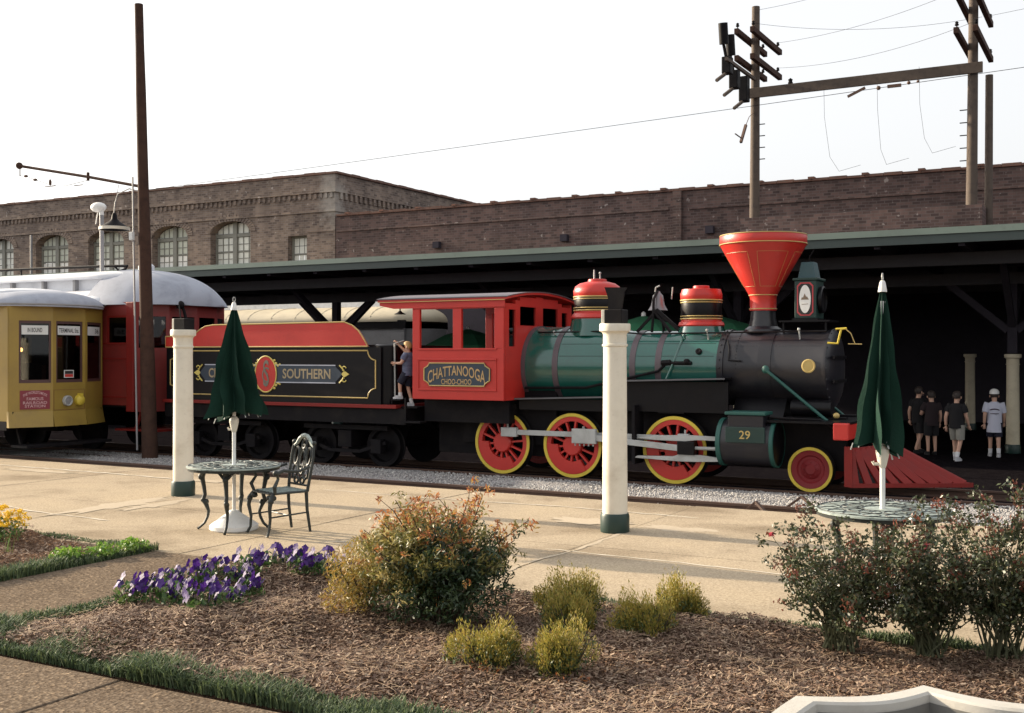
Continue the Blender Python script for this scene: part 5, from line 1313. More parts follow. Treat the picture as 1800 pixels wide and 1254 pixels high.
for x, ztop, zb, dx, lab in ((-9.08,11.0,7.95,0.5,'left'),(-7.36,11.05,8.05,0.3,'middle'),(-6.05,11.1,8.3,0.4,'right')):
    b = M().tube([(x,37.85,ztop),(x+0.02,37.85,ztop-1.2),(x+dx*0.4,37.85,zb+0.5),(x+dx,37.85,zb)],0.006,4).tube([(x+dx,37.85,zb),(x+dx+0.7,37.85,zb+0.15)],0.006,4)
    obj('loose_wire', b, IRON, label=f'{lab} loose wire dangling from the beam', cat='wire', group='dangling wires')

# ================================================================== open green parasols under the shed
def open_parasol(x, y, apex, r, label):
    t = thing('open_parasol', label, 'umbrella', (x, y, -0.33), 'open green parasols under the shed')
    b = M(); n = 8
    P = [(x, y, apex)]; 
    ring1 = [(x+r*0.55*cos(2*pi*i/n), y+r*0.55*sin(2*pi*i/n), apex-0.20) for i in range(n)]
    ring2 = [(x+r*cos(2*pi*i/n), y+r*sin(2*pi*i/n), apex-0.52) for i in range(n)]
    ring3 = [(x+r*cos(2*pi*i/n), y+r*sin(2*pi*i/n), apex-0.70) for i in range(n)]
    b.add(P+ring1+ring2+ring3, [(0,1+i,1+(i+1)%n) for i in range(n)]+[(1+i,1+n+i,1+n+(i+1)%n,1+(i+1)%n) for i in range(n)]+[(1+n+i,1+2*n+i,1+2*n+(i+1)%n,1+n+(i+1)%n) for i in range(n)])
    obj('canopy', b, CANVAS_FAR, t)
    obj('mast', M().cyl((x,y,-0.33),(x,y,apex-0.01),0.025,n=8), WHITE, t, smooth=True)
    obj('finial', M().lathe([(0.06,-0.02),(0.05,0.06),(0,0.1)], (x,y,apex), n=12), WHITE, t, smooth=True)
open_parasol(-18.2, 30.0, 2.68, 1.35, 'open green parasol seen through the cab windows')
open_parasol(-10.1, 24.6, 2.80, 1.25, 'open green parasol seen behind the bell')
open_parasol(-8.6, 25.6, 2.80, 1.25, 'open green parasol seen behind the sand dome')

# ================================================================== garden table, chair, closed umbrellas
def scroll_table(label, loc, R=0.49, zt=0.70, rot=0.0):
    t = thing('garden_table', label, 'table', (0,0,0), 'cast iron garden tables')
    top = obj('table_top', M().lathe([(0.0,zt),(R-0.02,zt),(R,zt-0.006),(R,zt-0.02),(R-0.03,zt-0.024),(0.0,zt-0.02)], n=48), CASTTOP, t, smooth=True)
    b = M(); 
    for rr in (R-0.02, R*0.62, R*0.3): b.tube([(rr*cos(2*pi*i/40), rr*sin(2*pi*i/40), zt) for i in range(40)], 0.006, 4, closed=True)
    for k in range(16):
        a = 2*pi*k/16
        for r0, r1 in ((R*0.32,R*0.6),(R*0.64,R*0.95)):
            pts = []
            for i in range(11):
                s_ = i/10; w_ = 0.16*sin(pi*s_)
                pts.append(((r0+(r1-r0)*s_)*cos(a+w_), (r0+(r1-r0)*s_)*sin(a+w_), zt))
            for i in range(1, 10):
                s_ = 1-i/10; w_ = -0.16*sin(pi*s_)
                pts.append(((r0+(r1-r0)*s_)*cos(a+w_), (r0+(r1-r0)*s_)*sin(a+w_), zt))
            b.tube(pts, 0.005, 4, closed=True)
    obj('cast_pattern', b, IRON_GRN, top)
    obj('edge_fringe', M().lathe([(R-0.01,zt-0.02),(R-0.015,zt-0.05),(R-0.03,zt-0.045)], n=48, closed=True), IRON_GRN, top)
    for k in range(4):
        a = rot+2*pi*k/4; c_, s_ = cos(a), sin(a)
        prof = [(0.30,zt-0.02),(0.335,zt-0.07),(0.345,zt-0.14),(0.325,zt-0.24),(0.315,zt-0.32),(0.335,zt-0.38),(0.30,zt-0.43),(0.275,zt-0.50),(0.285,zt-0.56),(0.32,zt-0.63),(0.365,0.03),(0.39,0.012),(0.395,0.022)]
        rad = [0.03,0.034,0.027,0.022,0.021,0.024,0.024,0.017,0.016,0.015,0.014,0.016,0.012]
        lg = obj('leg', M().tube([(r*c_,r*s_,z) for r,z in prof], rad, 8), IRON_GRN, t, smooth=True)
        b = M()
        for r, z, q in ((0.36,zt-0.13,0.03),(0.30,zt-0.40,0.028),(0.34,zt-0.38,0.022),(0.37,zt-0.06,0.026),(0.26,zt-0.06,0.026)): b.ball((r*c_,r*s_,z),q,q,q*1.2,n=8,m=6)
        for sg_ in (-1,1): b.tube([(0.33*c_-sg_*0.11*s_,0.33*s_+sg_*0.11*c_,zt-0.025),(0.335*c_-sg_*0.07*s_,0.335*s_+sg_*0.07*c_,zt-0.06),(0.34*c_-sg_*0.02*s_,0.34*s_+sg_*0.02*c_,zt-0.12)],0.016,6)
        obj('scroll_ornament', b, IRON_GRN, lg, smooth=True, kind='stuff')
    obj('apron_ring', M().lathe([(0.30,zt-0.025),(0.31,zt-0.025),(0.31,zt-0.05),(0.30,zt-0.05)], n=32, closed=True), IRON_GRN, t)
    t.location = loc
    return t
scroll_table('scrolled cast iron garden table beside the left platform column', (-8.52, 9.17, 0.0), 0.50, 0.70, 0.5)
scroll_table('scrolled cast iron garden table half hidden behind the rose bushes', (-1.68, 8.85, 0.0), 0.50, 0.72, 0.35)

def closed_umbrella(label, loc, zt, zb, rb, seed, lean, flare):
    rnd = random.Random(seed)
    t = thing('closed_umbrella', label, 'umbrella', (0,0,0), 'closed green patio umbrellas')
    obj('base', M().lathe([(0.25,0.0),(0.26,0.012),(0.26,0.05),(0.245,0.065),(0.06,0.19),(0.045,0.21),(0.0,0.21)], n=16), WHITE, t, smooth=True, angle=25)
    obj('mast', M().cyl((0,0,0.2),(0,0,zt-0.1),0.02,n=14), WHITE, t, smooth=True)
    cr = obj('crank_housing', M().lathe([(0.022,zb-0.12),(0.03,zb-0.1),(0.05,zb-0.01),(0.05,zb+0.02),(0.03,zb+0.05),(0.0,zb+0.06)], n=16), CREAM, t, smooth=True)
    obj('crank_handle', M().tube([(0.0,0.0,zb-0.09),(-0.06,-0.02,zb-0.09),(-0.07,-0.02,zb-0.07)],0.012,6), CREAM, cr, smooth=True)
    # pleated canopy hanging from the crown
    nf = 8; per = 12; n = nf*per; m = 26
    ph = [rnd.uniform(-0.10,0.10) for _ in range(nf)]; am = [rnd.uniform(0.75,1.3) for _ in range(nf)]; dl = [rnd.uniform(-0.07,0.09) for _ in range(nf)]
    rings = []
    for j in range(m+1):
        s_ = j/m; ring = []
        for i in range(n):
            k = i//per; f = (i % per)/per
            fold = abs(sin(pi*f))**0.75            # 0 at the rib, 1 in the pleat
            k2 = (k+1) % nf
            amp = am[k]*(1-f)+am[k2]*f
            base = rb*(0.06+0.94*s_**0.92)
            rib = base*(0.62+0.38*amp)
            valley = base*(0.36+0.05*sin(7*s_+k))
            r = (rib*(1-fold)+valley*fold)*(1+0.05*sin(11*s_+3.1*k+4*f)+0.035*sin(23*s_+5.7*k-6*f))
            a = 2*pi*(k+f)/nf+(ph[k]*(1-f)+ph[k2]*f)*s_*2.0+0.22*s_*s_+0.05*sin(9*s_+k*2)+0.03*sin(17*s_+k)
            z = zt-(zt-zb)*s_+((dl[k]*(1-f)+dl[k2]*f)+0.05*fold)*s_**3
            ring.append((r*cos(a)+lean[0]*s_*s_+flare*max(0,-cos(a))*s_**2.2*0.10, r*sin(a)+lean[1]*s_*s_, z))
        rings.append(ring)
    cn = obj('canopy', M().loft(rings, cap=False), CANVAS, t, smooth=True, angle=75)
    b = M()
    for k in range(nf):
        a = 2*pi*k/nf+ph[k]*2+0.22
        r = rb*(0.62+0.38*am[k])*0.8
        b.tube([(r*0.9*cos(a)+lean[0],r*0.9*sin(a)+lean[1],zb+dl[k]+0.04),(r*cos(a)+lean[0],r*sin(a)+lean[1],zb+dl[k]-0.012)],0.006,5)
    obj('rib_tip', b, ROD, cn, kind='stuff')
    fi = obj('finial', M().lathe([(0.034,zt-0.03),(0.033,zt-0.02),(0.022,zt+0.04),(0.015,zt+0.055),(0,zt+0.06)], n=16), WHITE, t, smooth=True)
    obj('finial_ring', M().tube([(0.0,0.02*cos(2*pi*i/14),zt+0.085+0.026*sin(2*pi*i/14)) for i in range(14)],0.005,5,closed=True), ROD, fi)
    t.location = loc
    return t
closed_umbrella('closed dark green umbrella through the table on the left', (-8.52, 9.17, 0.0), 2.40, 1.17, 0.37, 4, (0.0,0.0), 1.0)
closed_umbrella('closed green umbrella in front of the cowcatcher on the right', (-1.68, 8.85, 0.0), 2.40, 1.15, 0.215, 9, (-0.05,-0.03), 0.6)

def chair(label, loc, rz):
    t = thing('garden_chair', label, 'chair')
    # local: sits facing -y, back at +y
    seat = obj('seat', M().prism([(-0.23,-0.20),(-0.18,-0.245),(0.18,-0.245),(0.23,-0.20),(0.235,0.16),(0.19,0.22),(-0.19,0.22),(-0.235,0.16)], 0.435, 0.455, lambda u,v,h:(u,v,h)), IRON_GRN, t, bev=0.006)
    b = M()
    for k in range(6):
        x = -0.18+0.072*k
        b.tube([(x,-0.2,0.458),(x+0.02,-0.1,0.458),(x-0.02,0.0,0.458),(x+0.02,0.1,0.458),(x,0.18,0.458)],0.009,5)
    obj('seat_scroll', b, CASTTOP, seat, kind='stuff')
    for sx in (-1,1):
        fl = obj('leg', M().tube([(sx*0.20,-0.21,0.44),(sx*0.225,-0.25,0.38),(sx*0.225,-0.262,0.30),(sx*0.205,-0.245,0.18),(sx*0.20,-0.255,0.07),(sx*0.215,-0.285,0.012),(sx*0.215,-0.295,0.02)],[0.024,0.027,0.021,0.016,0.014,0.016,0.012],8), IRON_GRN, t, smooth=True)
        obj('knee_scroll', M().ball((sx*0.225,-0.25,0.37),0.032).ball((sx*0.16,-0.235,0.405),0.028).ball((sx*0.20,-0.20,0.40),0.028), IRON_GRN, fl, smooth=True)
        obj('leg', M().tube([(sx*0.19,0.19,0.44),(sx*0.19,0.20,0.25),(sx*0.195,0.235,0.012)],[0.02,0.017,0.015],8), IRON_GRN, t, smooth=True)
        obj('arm_rest', M().tube([(sx*0.225,-0.20,0.45),(sx*0.25,-0.22,0.52),(sx*0.235,-0.17,0.60),(sx*0.255,-0.20,0.66),(sx*0.26,-0.12,0.685),(sx*0.26,0.05,0.665),(sx*0.235,0.20,0.70)],[0.017,0.022,0.016,0.024,0.018,0.015,0.015],8).ball((sx*0.255,-0.21,0.665),0.03), IRON_GRN, t, smooth=True)
        obj('back_post', M().tube([(sx*0.195,0.20,0.44),(sx*0.215,0.225,0.62),(sx*0.225,0.255,0.80),(sx*0.205,0.275,0.92)],[0.018,0.016,0.015,0.014],8).ball((sx*0.205,0.278,0.945),0.024), IRON_GRN, t, smooth=True)
    cr = [(-0.205,0.275,0.90),(-0.15,0.28,0.93),(-0.10,0.285,0.985),(-0.045,0.288,1.015),(0.0,0.288,1.02),(0.045,0.288,1.015),(0.10,0.285,0.985),(0.15,0.28,0.93),(0.205,0.275,0.90)]
    obj('crest_rail', M().tube(cr,[0.013,0.018,0.02,0.022,0.024,0.022,0.02,0.018,0.013],8), CASTTOP, t, smooth=True)
    b = M()
    def yb(z): return 0.20+0.085*(z-0.45)/0.5
    def loop(cx, cz, rx, rz_, r=0.013): b.tube([(cx+rx*cos(2*pi*i/16), yb(cz+rz_*sin(2*pi*i/16)), cz+rz_*sin(2*pi*i/16)) for i in range(16)], r, 5, closed=True)
    loop(0,0.76,0.075,0.16); loop(0,0.76,0.04,0.10,0.010); loop(-0.125,0.80,0.045,0.09); loop(0.125,0.80,0.045,0.09); loop(-0.11,0.63,0.045,0.07); loop(0.11,0.63,0.045,0.07); loop(0,0.93,0.04,0.05); loop(-0.06,0.545,0.04,0.035); loop(0.06,0.545,0.04,0.035); loop(0,0.66,0.03,0.04)
    b.tube([(-0.2,yb(0.5),0.50),(0.2,yb(0.5),0.50)],0.013,6)
    obj('back_scroll', b, IRON_GRN, t, smooth=True)
    b = M().tube([(-0.2,-0.25,0.20),(-0.19,0.205,0.22)],0.009,5).tube([(0.2,-0.25,0.20),(0.19,0.205,0.22)],0.009,5).tube([(-0.195,-0.03,0.21),(0.195,-0.03,0.21)],0.009,5)
    obj('stretcher', b, IRON_GRN, t, smooth=True)
    t.location = loc; t.rotation_euler = (0,0,rz)
    return t
chair('ornate cast iron garden chair pulled up beside the left table', (-7.92, 9.24, 0.0), radians(-20))

# ================================================================== scalloped stone basin, lower right corner
bc = V(-0.52, 4.42, 0.0); nS = 8
def scallop(R, depth, z, sub=10, a_off=radians(156)):
    P = []
    for k in range(nS):
        a0, a1 = a_off-2*pi*k/nS, a_off-2*pi*(k+1)/nS
        p0, p1 = V(cos(a0),sin(a0),0)*R, V(cos(a1),sin(a1),0)*R
        m_ = (p0+p1)/2; inn = -m_.normalized()
        for i in range(sub):
            s_ = i/sub; q = p0.lerp(p1, s_)+inn*(depth if k < 7 else -0.02)*sin(pi*s_)
            P.append((bc.x+q.x, bc.y+q.y, z))
    return P
bs = thing('stone_basin', 'pale scalloped cast stone basin rim in the lower right corner', 'basin', tuple(bc))
obj('rim', M().loft([scallop(0.80,0.075,0.36), scallop(0.82,0.075,0.38), scallop(0.82,0.075,0.435), scallop(0.805,0.075,0.45), scallop(0.715,0.07,0.45), scallop(0.70,0.07,0.44), scallop(0.69,0.07,0.30)], cap=False), STONE, bs, smooth=True, angle=30)
obj('bowl', M().loft([scallop(0.55,0.03,0.0), scallop(0.60,0.05,0.12), scallop(0.74,0.07,0.359)], cap=False), STONE, bs, smooth=True, angle=30)
BASIN_SHADE = paint('shaded_basin_lining', (0.13,0.125,0.115), 0.8, dirt=0.6, scale=6, bumpy=0.2)  # shadow inside the bowl put into a darker lining colour
obj('basin_lining', M().loft([scallop(0.689,0.07,0.41), scallop(0.66,0.06,0.2), scallop(0.5,0.04,0.09), scallop(0.2,0.01,0.06)], cap=False).add(scallop(0.2,0.01,0.06), [tuple(range(nS*10))]), BASIN_SHADE, bs, smooth=True, angle=30)

# ================================================================== people
def person(name, label, loc, H, face, shirt, shorts, shoe, hair, J=None, hem=0.46, cap=None, sleeve=0.55, group=None, socks=None, print_mat=None):
    """body grown over a posed skeleton (local: x right, y forward, z up, in units of the height)"""
    j = dict(pelvis=(0,0,.52), waist=(0,0,.60), chest=(0,0,.71), nb=(0,-.005,.80), neck=(0,0,.845), head=(0,.012,.895), crown=(0,.008,.955), face=(0,.03,.905),
        hipL=(-.052,0,.50), kneeL=(-.055,.012,.285), ankL=(-.055,-.01,.05), toeL=(-.06,.075,.02), hipR=(.052,0,.50), kneeR=(.055,.012,.285), ankR=(.055,-.01,.05), toeR=(.06,.075,.02),
        shL=(-.105,-.005,.775), elL=(-.135,-.02,.62), wrL=(-.14,.03,.485), shR=(.105,-.005,.775), elR=(.135,-.02,.62), wrR=(.14,.03,.485))
    j.update(J or {})
    rad = dict(pelvis=.078, waist=.068, chest=.080, nb=.045, neck=.033, head=.056, crown=.045, face=.045, hipL=.058, kneeL=.036, ankL=.023, toeL=.020, hipR=.058, kneeR=.036, ankR=.023, toeR=.020,
        shL=.040, elL=.027, wrL=.019, shR=.040, elR=.027, wrR=.019)
    ed = [('pelvis','waist'),('waist','chest'),('chest','nb'),('nb','neck'),('neck','head'),('head','crown'),('head','face'),('pelvis','hipL'),('hipL','kneeL'),('kneeL','ankL'),('ankL','toeL'),('pelvis','hipR'),('hipR','kneeR'),('kneeR','ankR'),('ankR','toeR'),
        ('chest','shL'),('shL','elL'),('elL','wrL'),('chest','shR'),('shR','elR'),('elR','wrR')]
    names = list(rad)
    t = thing(name, label, 'person', (0,0,0), group)
    me = bpy.data.meshes.new('body')
    me.from_pydata([tuple(c*H for c in j[k]) for k in names], [(names.index(a), names.index(c)) for a, c in ed], [])
    o = bpy.data.objects.new('body', me); COL.objects.link(o)
    sk_ = o.modifiers.new('skin', 'SKIN'); sk_.use_smooth_shade = True
    for i, k in enumerate(names): me.skin_vertices[0].data[i].radius = (rad[k]*H, rad[k]*H)
    o.modifiers.new('sub', 'SUBSURF').levels = 1
    bpy.context.view_layer.update()
    bake(o); o.data.materials.clear(); o.data.materials.append(SKIN)
    o.parent = t; WORLD[o.name] = Vector((0,0,0))
    P = {k: Vector(j[k])*H for k in j}
    # clothes: lofted tube over the torso with sleeves, and shorts
    def ell(c, rx, ry, tilt=(0,0)): return [(c.x+rx*cos(2*pi*i/20), c.y+ry*sin(2*pi*i/20), c.z+tilt[0]*cos(2*pi*i/20)+tilt[1]*sin(2*pi*i/20)) for i in range(20)]
    hemc = P['pelvis']+V(0,0,(hem-.52)*H)
    b = M().loft([ell(hemc,.112*H,.092*H,(0,.006*H)), ell(P['pelvis'].lerp(P['waist'],.5),.105*H,.088*H), ell(P['waist'].lerp(P['chest'],.4),.104*H,.086*H), ell(P['chest'].lerp(P['nb'],.15),.118*H,.09*H), ell(P['chest'].lerp(P['nb'],.7),.112*H,.078*H), ell(P['nb'].lerp(P['neck'],.15),.07*H,.058*H), ell(P['nb'].lerp(P['neck'],.5),.042*H,.042*H)], cap=False)
    for s_ in 'LR':
        a, e = P['sh'+s_], P['el'+s_]
        b.tube([a.lerp(P['chest'],.35), a, a.lerp(e, sleeve*0.5), a.lerp(e, sleeve)], [.05*H,.054*H,.05*H,.047*H], 12)
    sh = obj('shirt', b, shirt, t, smooth=True, angle=60)
    if print_mat:
        q = P['chest']
        obj('shirt_print', M().tube([(q.x+.075*H*sin(a), q.y-.096*H*cos(a*0.8), q.z-.02*H+.025*H*cos(a*1.3)) for a in [-1+.2*i for i in range(11)]], .009*H, 5).tube([(q.x+.07*H*sin(a), q.y-.093*H*cos(a*0.8), q.z-.065*H) for a in [-1+.2*i for i in range(11)]], .006*H, 5), print_mat, sh)
    b = M().loft([ell(P['pelvis']+V(0,0,.045*H),.098*H,.082*H), ell(P['pelvis']-V(0,0,.02*H),.106*H,.088*H), ell(P['pelvis']-V(0,0,.05*H),.09*H,.075*H)])
    for s_ in 'LR': b.tube([P['hip'+s_]+V(0,0,.01*H), P['hip'+s_].lerp(P['knee'+s_],.5), P['hip'+s_].lerp(P['knee'+s_],.93)], [.066*H,.063*H,.058*H], 12)
    obj('shorts', b, shorts, t, smooth=True, angle=60)
    for s_ in 'LR':
        a, tt = P['ank'+s_], P['toe'+s_]
        f = M(); c = a.lerp(tt,.5); d = (tt-a); d.z = 0; ang = atan2(d.y, d.x)
        sole = min(a.z-.05*H, tt.z-.02*H)
        f.loft([[(c.x+cos(ang)*u*.085*H-sin(ang)*v*.034*H, c.y+sin(ang)*u*.085*H+cos(ang)*v*.034*H, z) for u, v in [(cos(2*pi*i/14), sin(2*pi*i/14)*(0.85+0.15*cos(2*pi*i/14))) for i in range(14)]] for z in (sole, sole+.022*H)]+[[(a.x*.6+c.x*.4+cos(ang)*u*.05*H-sin(ang)*v*.028*H, a.y*.6+c.y*.4+sin(ang)*u*.05*H+cos(ang)*v*.028*H, sole+.055*H) for u, v in [(cos(2*pi*i/14), sin(2*pi*i/14)) for i in range(14)]]])
        so = obj('shoe', f, shoe, t, smooth=True, angle=50)
        if socks: obj('sock', M().tube([a+V(0,0,-.01*H), a.lerp(P['knee'+s_],.28)], [.027*H,.031*H], 10), socks, t, smooth=True)
        # hand: palm with four bent fingers and a thumb
        wv, el = P['wr'+s_], P['el'+s_]; dr = (wv-el).normalized(); sd_ = dr.cross(V(0,1,0.2)).normalized(); up = sd_.cross(dr)
        h = M().tube([wv, wv+dr*.02*H, wv+dr*.045*H], [.016*H,.021*H,.019*H], 8)
        for i_, (off, ln) in enumerate(((-.015,.036),(-.005,.041),(.005,.039),(.015,.030))):
            q = wv+dr*.045*H+sd_*off*H
            h.tube([q, q+dr*ln*.55*H, q+dr*ln*.85*H+up*.012*H, q+dr*ln*.9*H+up*.022*H], [.0062*H,.0058*H,.005*H,.004*H], 6)
        q = wv+dr*.015*H-sd_*.018*H
        h.tube([q, q-sd_*.018*H+dr*.015*H, q-sd_*.02*H+dr*.033*H+up*.008*H], [.008*H,.0065*H,.005*H], 6)
        obj('hand', h, SKIN, t, smooth=True)
    # head features
    hc = P['head']; fw = (P['face']-P['head']); fw.z = 0; fw.normalize(); rt = V(fw.y,-fw.x,0)
    hm = M(); n_ = 16
    rings = []
    for kk, (dz, rr, back) in enumerate(((-.012,.052,.010),(.02,.062,.008),(.05,.063,.004),(.078,.052,0),(.095,.028,0),(.099,.004,0))):
        cc = P['head'].lerp(P['crown'],.5)+V(0,0,-.025*H+dz*H)-fw*back*H
        rings.append([(cc.x+cos(2*pi*i/n_)*rr*H*(1 if dz > .03 or (V(cos(2*pi*i/n_),sin(2*pi*i/n_),0).dot(fw) < .35) else .62), cc.y+sin(2*pi*i/n_)*rr*H*(1 if dz > .03 or (V(cos(2*pi*i/n_),sin(2*pi*i/n_),0).dot(fw) < .35) else .62), cc.z) for i in range(n_)])
    ho = obj('hair', hm.loft(rings), hair, t, smooth=True, angle=70)
    for sgn in (-1,1):
        e = hc+fw*.072*H+rt*sgn*.022*H+V(0,0,.012*H); obj('eye', M().ball(e,.006*H), HAIR_D, t)
        e2 = hc+rt*sgn*.060*H+V(0,0,.006*H); obj('ear', M().ball(e2,.008*H,.012*H,.018*H), SKIN, t, smooth=True)
    obj('nose', M().ball(hc+fw*.08*H-V(0,0,.004*H),.009*H,.009*H,.012*H), SKIN, t, smooth=True)
    obj('mouth', M().ball(hc+fw*.069*H-V(0,0,.03*H),.014*H,.006*H,.004*H), PINKISH, t, smooth=True)
    if cap:
        cc = P['head'].lerp(P['crown'],.5)
        cm = M().lathe([(.069*H,.012*H),(.068*H,.045*H),(.05*H,.075*H),(.02*H,.088*H),(0,.09*H)], tuple(cc), n=18)
        co_ = obj('cap', cm, cap, t, smooth=True)
        obj('cap_peak', M().prism([(-.05*H,.05*H),(.05*H,.05*H),(.035*H,.115*H),(-.035*H,.115*H)], .012*H, .018*H, lambda u,v,h:(cc.x+rt.x*u+fw.x*v, cc.y+rt.y*u+fw.y*v, cc.z+h)), cap, co_)
    t.location = loc; t.rotation_euler = (0,0,face)
    return t
NAVYC = paint('navy_cloth', (0.011,0.012,0.028), 0.9, dirt=0.3)
m_, nt_, p_, o_ = new_mat('striped_cloth')
c_ = coords(nt_); wv_ = nt_.nodes.new('ShaderNodeTexWave'); wv_.bands_direction = 'Z'; wv_.inputs['Scale'].default_value = 14; wv_.inputs['Distortion'].default_value = 1.5; nt_.links.new(c_, wv_.inputs[0])
r_ = ramp(nt_, wv_.outputs['Fac'], [(0.35,(0.035,0.045,0.10)),(0.65,(0.17,0.19,0.27))]); nt_.links.new(r_.outputs[0], p_.inputs['Base Color']); p_.inputs['Roughness'].default_value = 0.9
STRIPE = m_
WTEE = paint('white_tshirt', (0.55,0.56,0.66), 0.9, dirt=0.2)
BTEE = paint('black_tshirt', (0.008,0.0075,0.009), 0.9, dirt=0.2)
DTEE = paint('maroon_tshirt', (0.02,0.011,0.013), 0.9, dirt=0.3)
GSHORT = paint('grey_shorts', (0.26,0.25,0.22), 0.9, dirt=0.4)
SNEAK = paint('sneaker_white', (0.5,0.5,0.52), 0.7, dirt=0.5, dirt_col=(0.05,0.05,0.06))
SOCK = paint('white_sock', (0.66,0.66,0.68), 0.9, dirt=0.2)
PRINT = paint('dark_shirt_print', (0.06,0.03,0.05), 0.9)
# boy on the step between tender and cab: faces the tender, one arm up on its rim
person('person', 'blond child in striped navy shirt and shorts climbing between tender and cab', (-11.22, 16.46, 0.975), 1.15, radians(90+8), STRIPE, NAVYC, SNEAK, HAIR_B,
    dict(shR=(.10,.02,.785), elR=(.12,.11,.84), wrR=(.09,.22,.955), shL=(-.105,.0,.775), elL=(-.145,.05,.655), wrL=(-.10,.165,.66),
         hipL=(-.052,.01,.50), kneeL=(-.058,.115,.345), ankL=(-.055,.105,.16), toeL=(-.06,.185,.13), kneeR=(.055,.03,.29), ankR=(.055,-.035,.05), toeR=(.06,.045,.02), face=(-.006,.032,.905)), hem=0.47, socks=SOCK)
obj('step_plate', M().box(-11.29,-10.95,16.34,16.70,0.945,0.972), IRON, ten); obj('step_plate', M().box(-11.47,-11.28,16.30,16.52,1.075,1.10).box(-11.47,-11.45,16.30,16.52,1.0,1.075), IRON, ten)
walkA = dict(kneeL=(-.055,.05,.29), ankL=(-.055,.06,.05), toeL=(-.06,.145,.025), kneeR=(.055,.0,.285), ankR=(.055,-.10,.065), toeR=(.058,-.02,.02), elL=(-.135,-.06,.62), wrL=(-.14,-.04,.485), elR=(.135,.02,.62), wrR=(.135,.09,.50))
person('person', 'person in oversized white T-shirt with dark print and white cap walking under the shed', (-2.66,26.35,-0.33), 1.45, radians(8), WTEE, NAVYC, SNEAK, HAIR_D, walkA, hem=0.37, cap=WHITE, socks=SOCK, print_mat=PRINT, sleeve=0.75)
person('person', 'person in black shirt and grey shorts walking under the shed', (-3.25,25.0,-0.33), 1.46, radians(-20), BTEE, GSHORT, SNEAK, HAIR_D, walkA, hem=0.47, socks=SOCK)
person('person', 'dark-clothed person with bent arm, left of the one in grey shorts', (-3.92,26.15,-0.33), 1.42, radians(30), DTEE, BTEE, BTEE, HAIR_D, dict(elL=(-.15,.04,.62), wrL=(-.08,.12,.66)), socks=None)
person('person', 'dark-clothed person leftmost in the group under the shed', (-4.25,26.5,-0.33), 1.5, radians(-40), BTEE, BTEE, BTEE, HAIR_D, walkA)

# ================================================================== plants
def leaf_quads(P, L, Wd, up=0.2, rng=RNG, dirs=None, droop=0.0):
    """diamond leaves: base, side, tip, side, slightly folded"""
    n = len(P)
    if dirs is None:
        d = rng.normal(size=(n,3)); d[:,2] += up
    else: d = dirs+rng.normal(size=(n,3))*0.35
    d /= np.linalg.norm(d, axis=1)[:,None]
    s = np.cross(d, rng.normal(size=(n,3))); s /= np.linalg.norm(s, axis=1)[:,None]+1e-9
    L = np.broadcast_to(L, (n,))[:,None]*rng.uniform(0.7,1.25,(n,1)); Wd = np.broadcast_to(Wd, (n,))[:,None]*rng.uniform(0.7,1.2,(n,1))
    nn = np.cross(d, s)
    a = P-d*L*0.5; c = P+d*L*0.5-np.array([0,0,1])*L*droop; m = P+d*L*0.02+nn*Wd*0.12
    q = np.stack([a, m-s*Wd*0.5, c, m+s*Wd*0.5], 1)
    return q.reshape(-1,3), np.arange(4*n).reshape(-1,4)
def in_ellipsoid(n, c, r, shell=0.5, rng=RNG, zmin=None):
    d = rng.normal(size=(n,3)); d /= np.linalg.norm(d, axis=1)[:,None]
    k = rng.uniform(0,1,n)**(1/3.0); k = shell+(1-shell)*k if shell else k
    k = np.where(rng.uniform(size=n) < 0.35, rng.uniform(0.2,1,n), k)
    P = np.array(c)+d*np.array(r)*k[:,None]
    if zmin is not None: P = P[P[:,2] > zmin]
    return P
def leaves_obj(name, parts, mat, parent, L, Wd, up=0.2, droop=0.0, **kw):
    V_, F_ = [], []; off = 0
    for P in parts:
        v, f = leaf_quads(P, L, Wd, up, droop=droop); V_.append(v); F_.append(f+off); off += len(v)
    return raw(name, np.concatenate(V_), np.concatenate(F_), mat, parent, **kw)

L_DKGREEN = leafy('dark_leaf', [(0.012,0.028,0.012),(0.028,0.055,0.02),(0.05,0.08,0.03),(0.02,0.04,0.018)], 0.45, 0.2)
L_OLIVE = leafy('olive_leaf', [(0.09,0.10,0.025),(0.20,0.18,0.045),(0.13,0.13,0.035),(0.34,0.28,0.10)], 0.5, 0.3)
L_ORANGE = leafy('orange_leaf', [(0.36,0.10,0.035),(0.48,0.20,0.06),(0.27,0.07,0.035),(0.50,0.31,0.11),(0.36,0.24,0.07)], 0.5, 0.35)
L_GOLD = leafy('golden_leaf', [(0.30,0.20,0.035),(0.36,0.26,0.06),(0.22,0.18,0.04),(0.38,0.19,0.05)], 0.5, 0.35)
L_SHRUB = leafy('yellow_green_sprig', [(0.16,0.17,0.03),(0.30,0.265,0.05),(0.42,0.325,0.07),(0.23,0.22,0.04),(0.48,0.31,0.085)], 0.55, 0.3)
L_SUNLEAF = leafy('sunlit_cream_leaf', [(0.36,0.30,0.11),(0.48,0.40,0.18),(0.26,0.23,0.07)], 0.5, 0.3)  # sunlight on the nandina's left side put into the leaf colour
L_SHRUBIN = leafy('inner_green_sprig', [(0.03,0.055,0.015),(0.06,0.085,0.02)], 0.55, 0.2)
L_ROSE = leafy('rose_leaf', [(0.020,0.034,0.016),(0.045,0.062,0.028),(0.085,0.10,0.042),(0.04,0.05,0.024),(0.10,0.075,0.040)], 0.4, 0.2)
L_ROSERED = leafy('reddish_rose_shoot', [(0.13,0.035,0.025),(0.20,0.06,0.035),(0.09,0.05,0.028)], 0.45, 0.3)
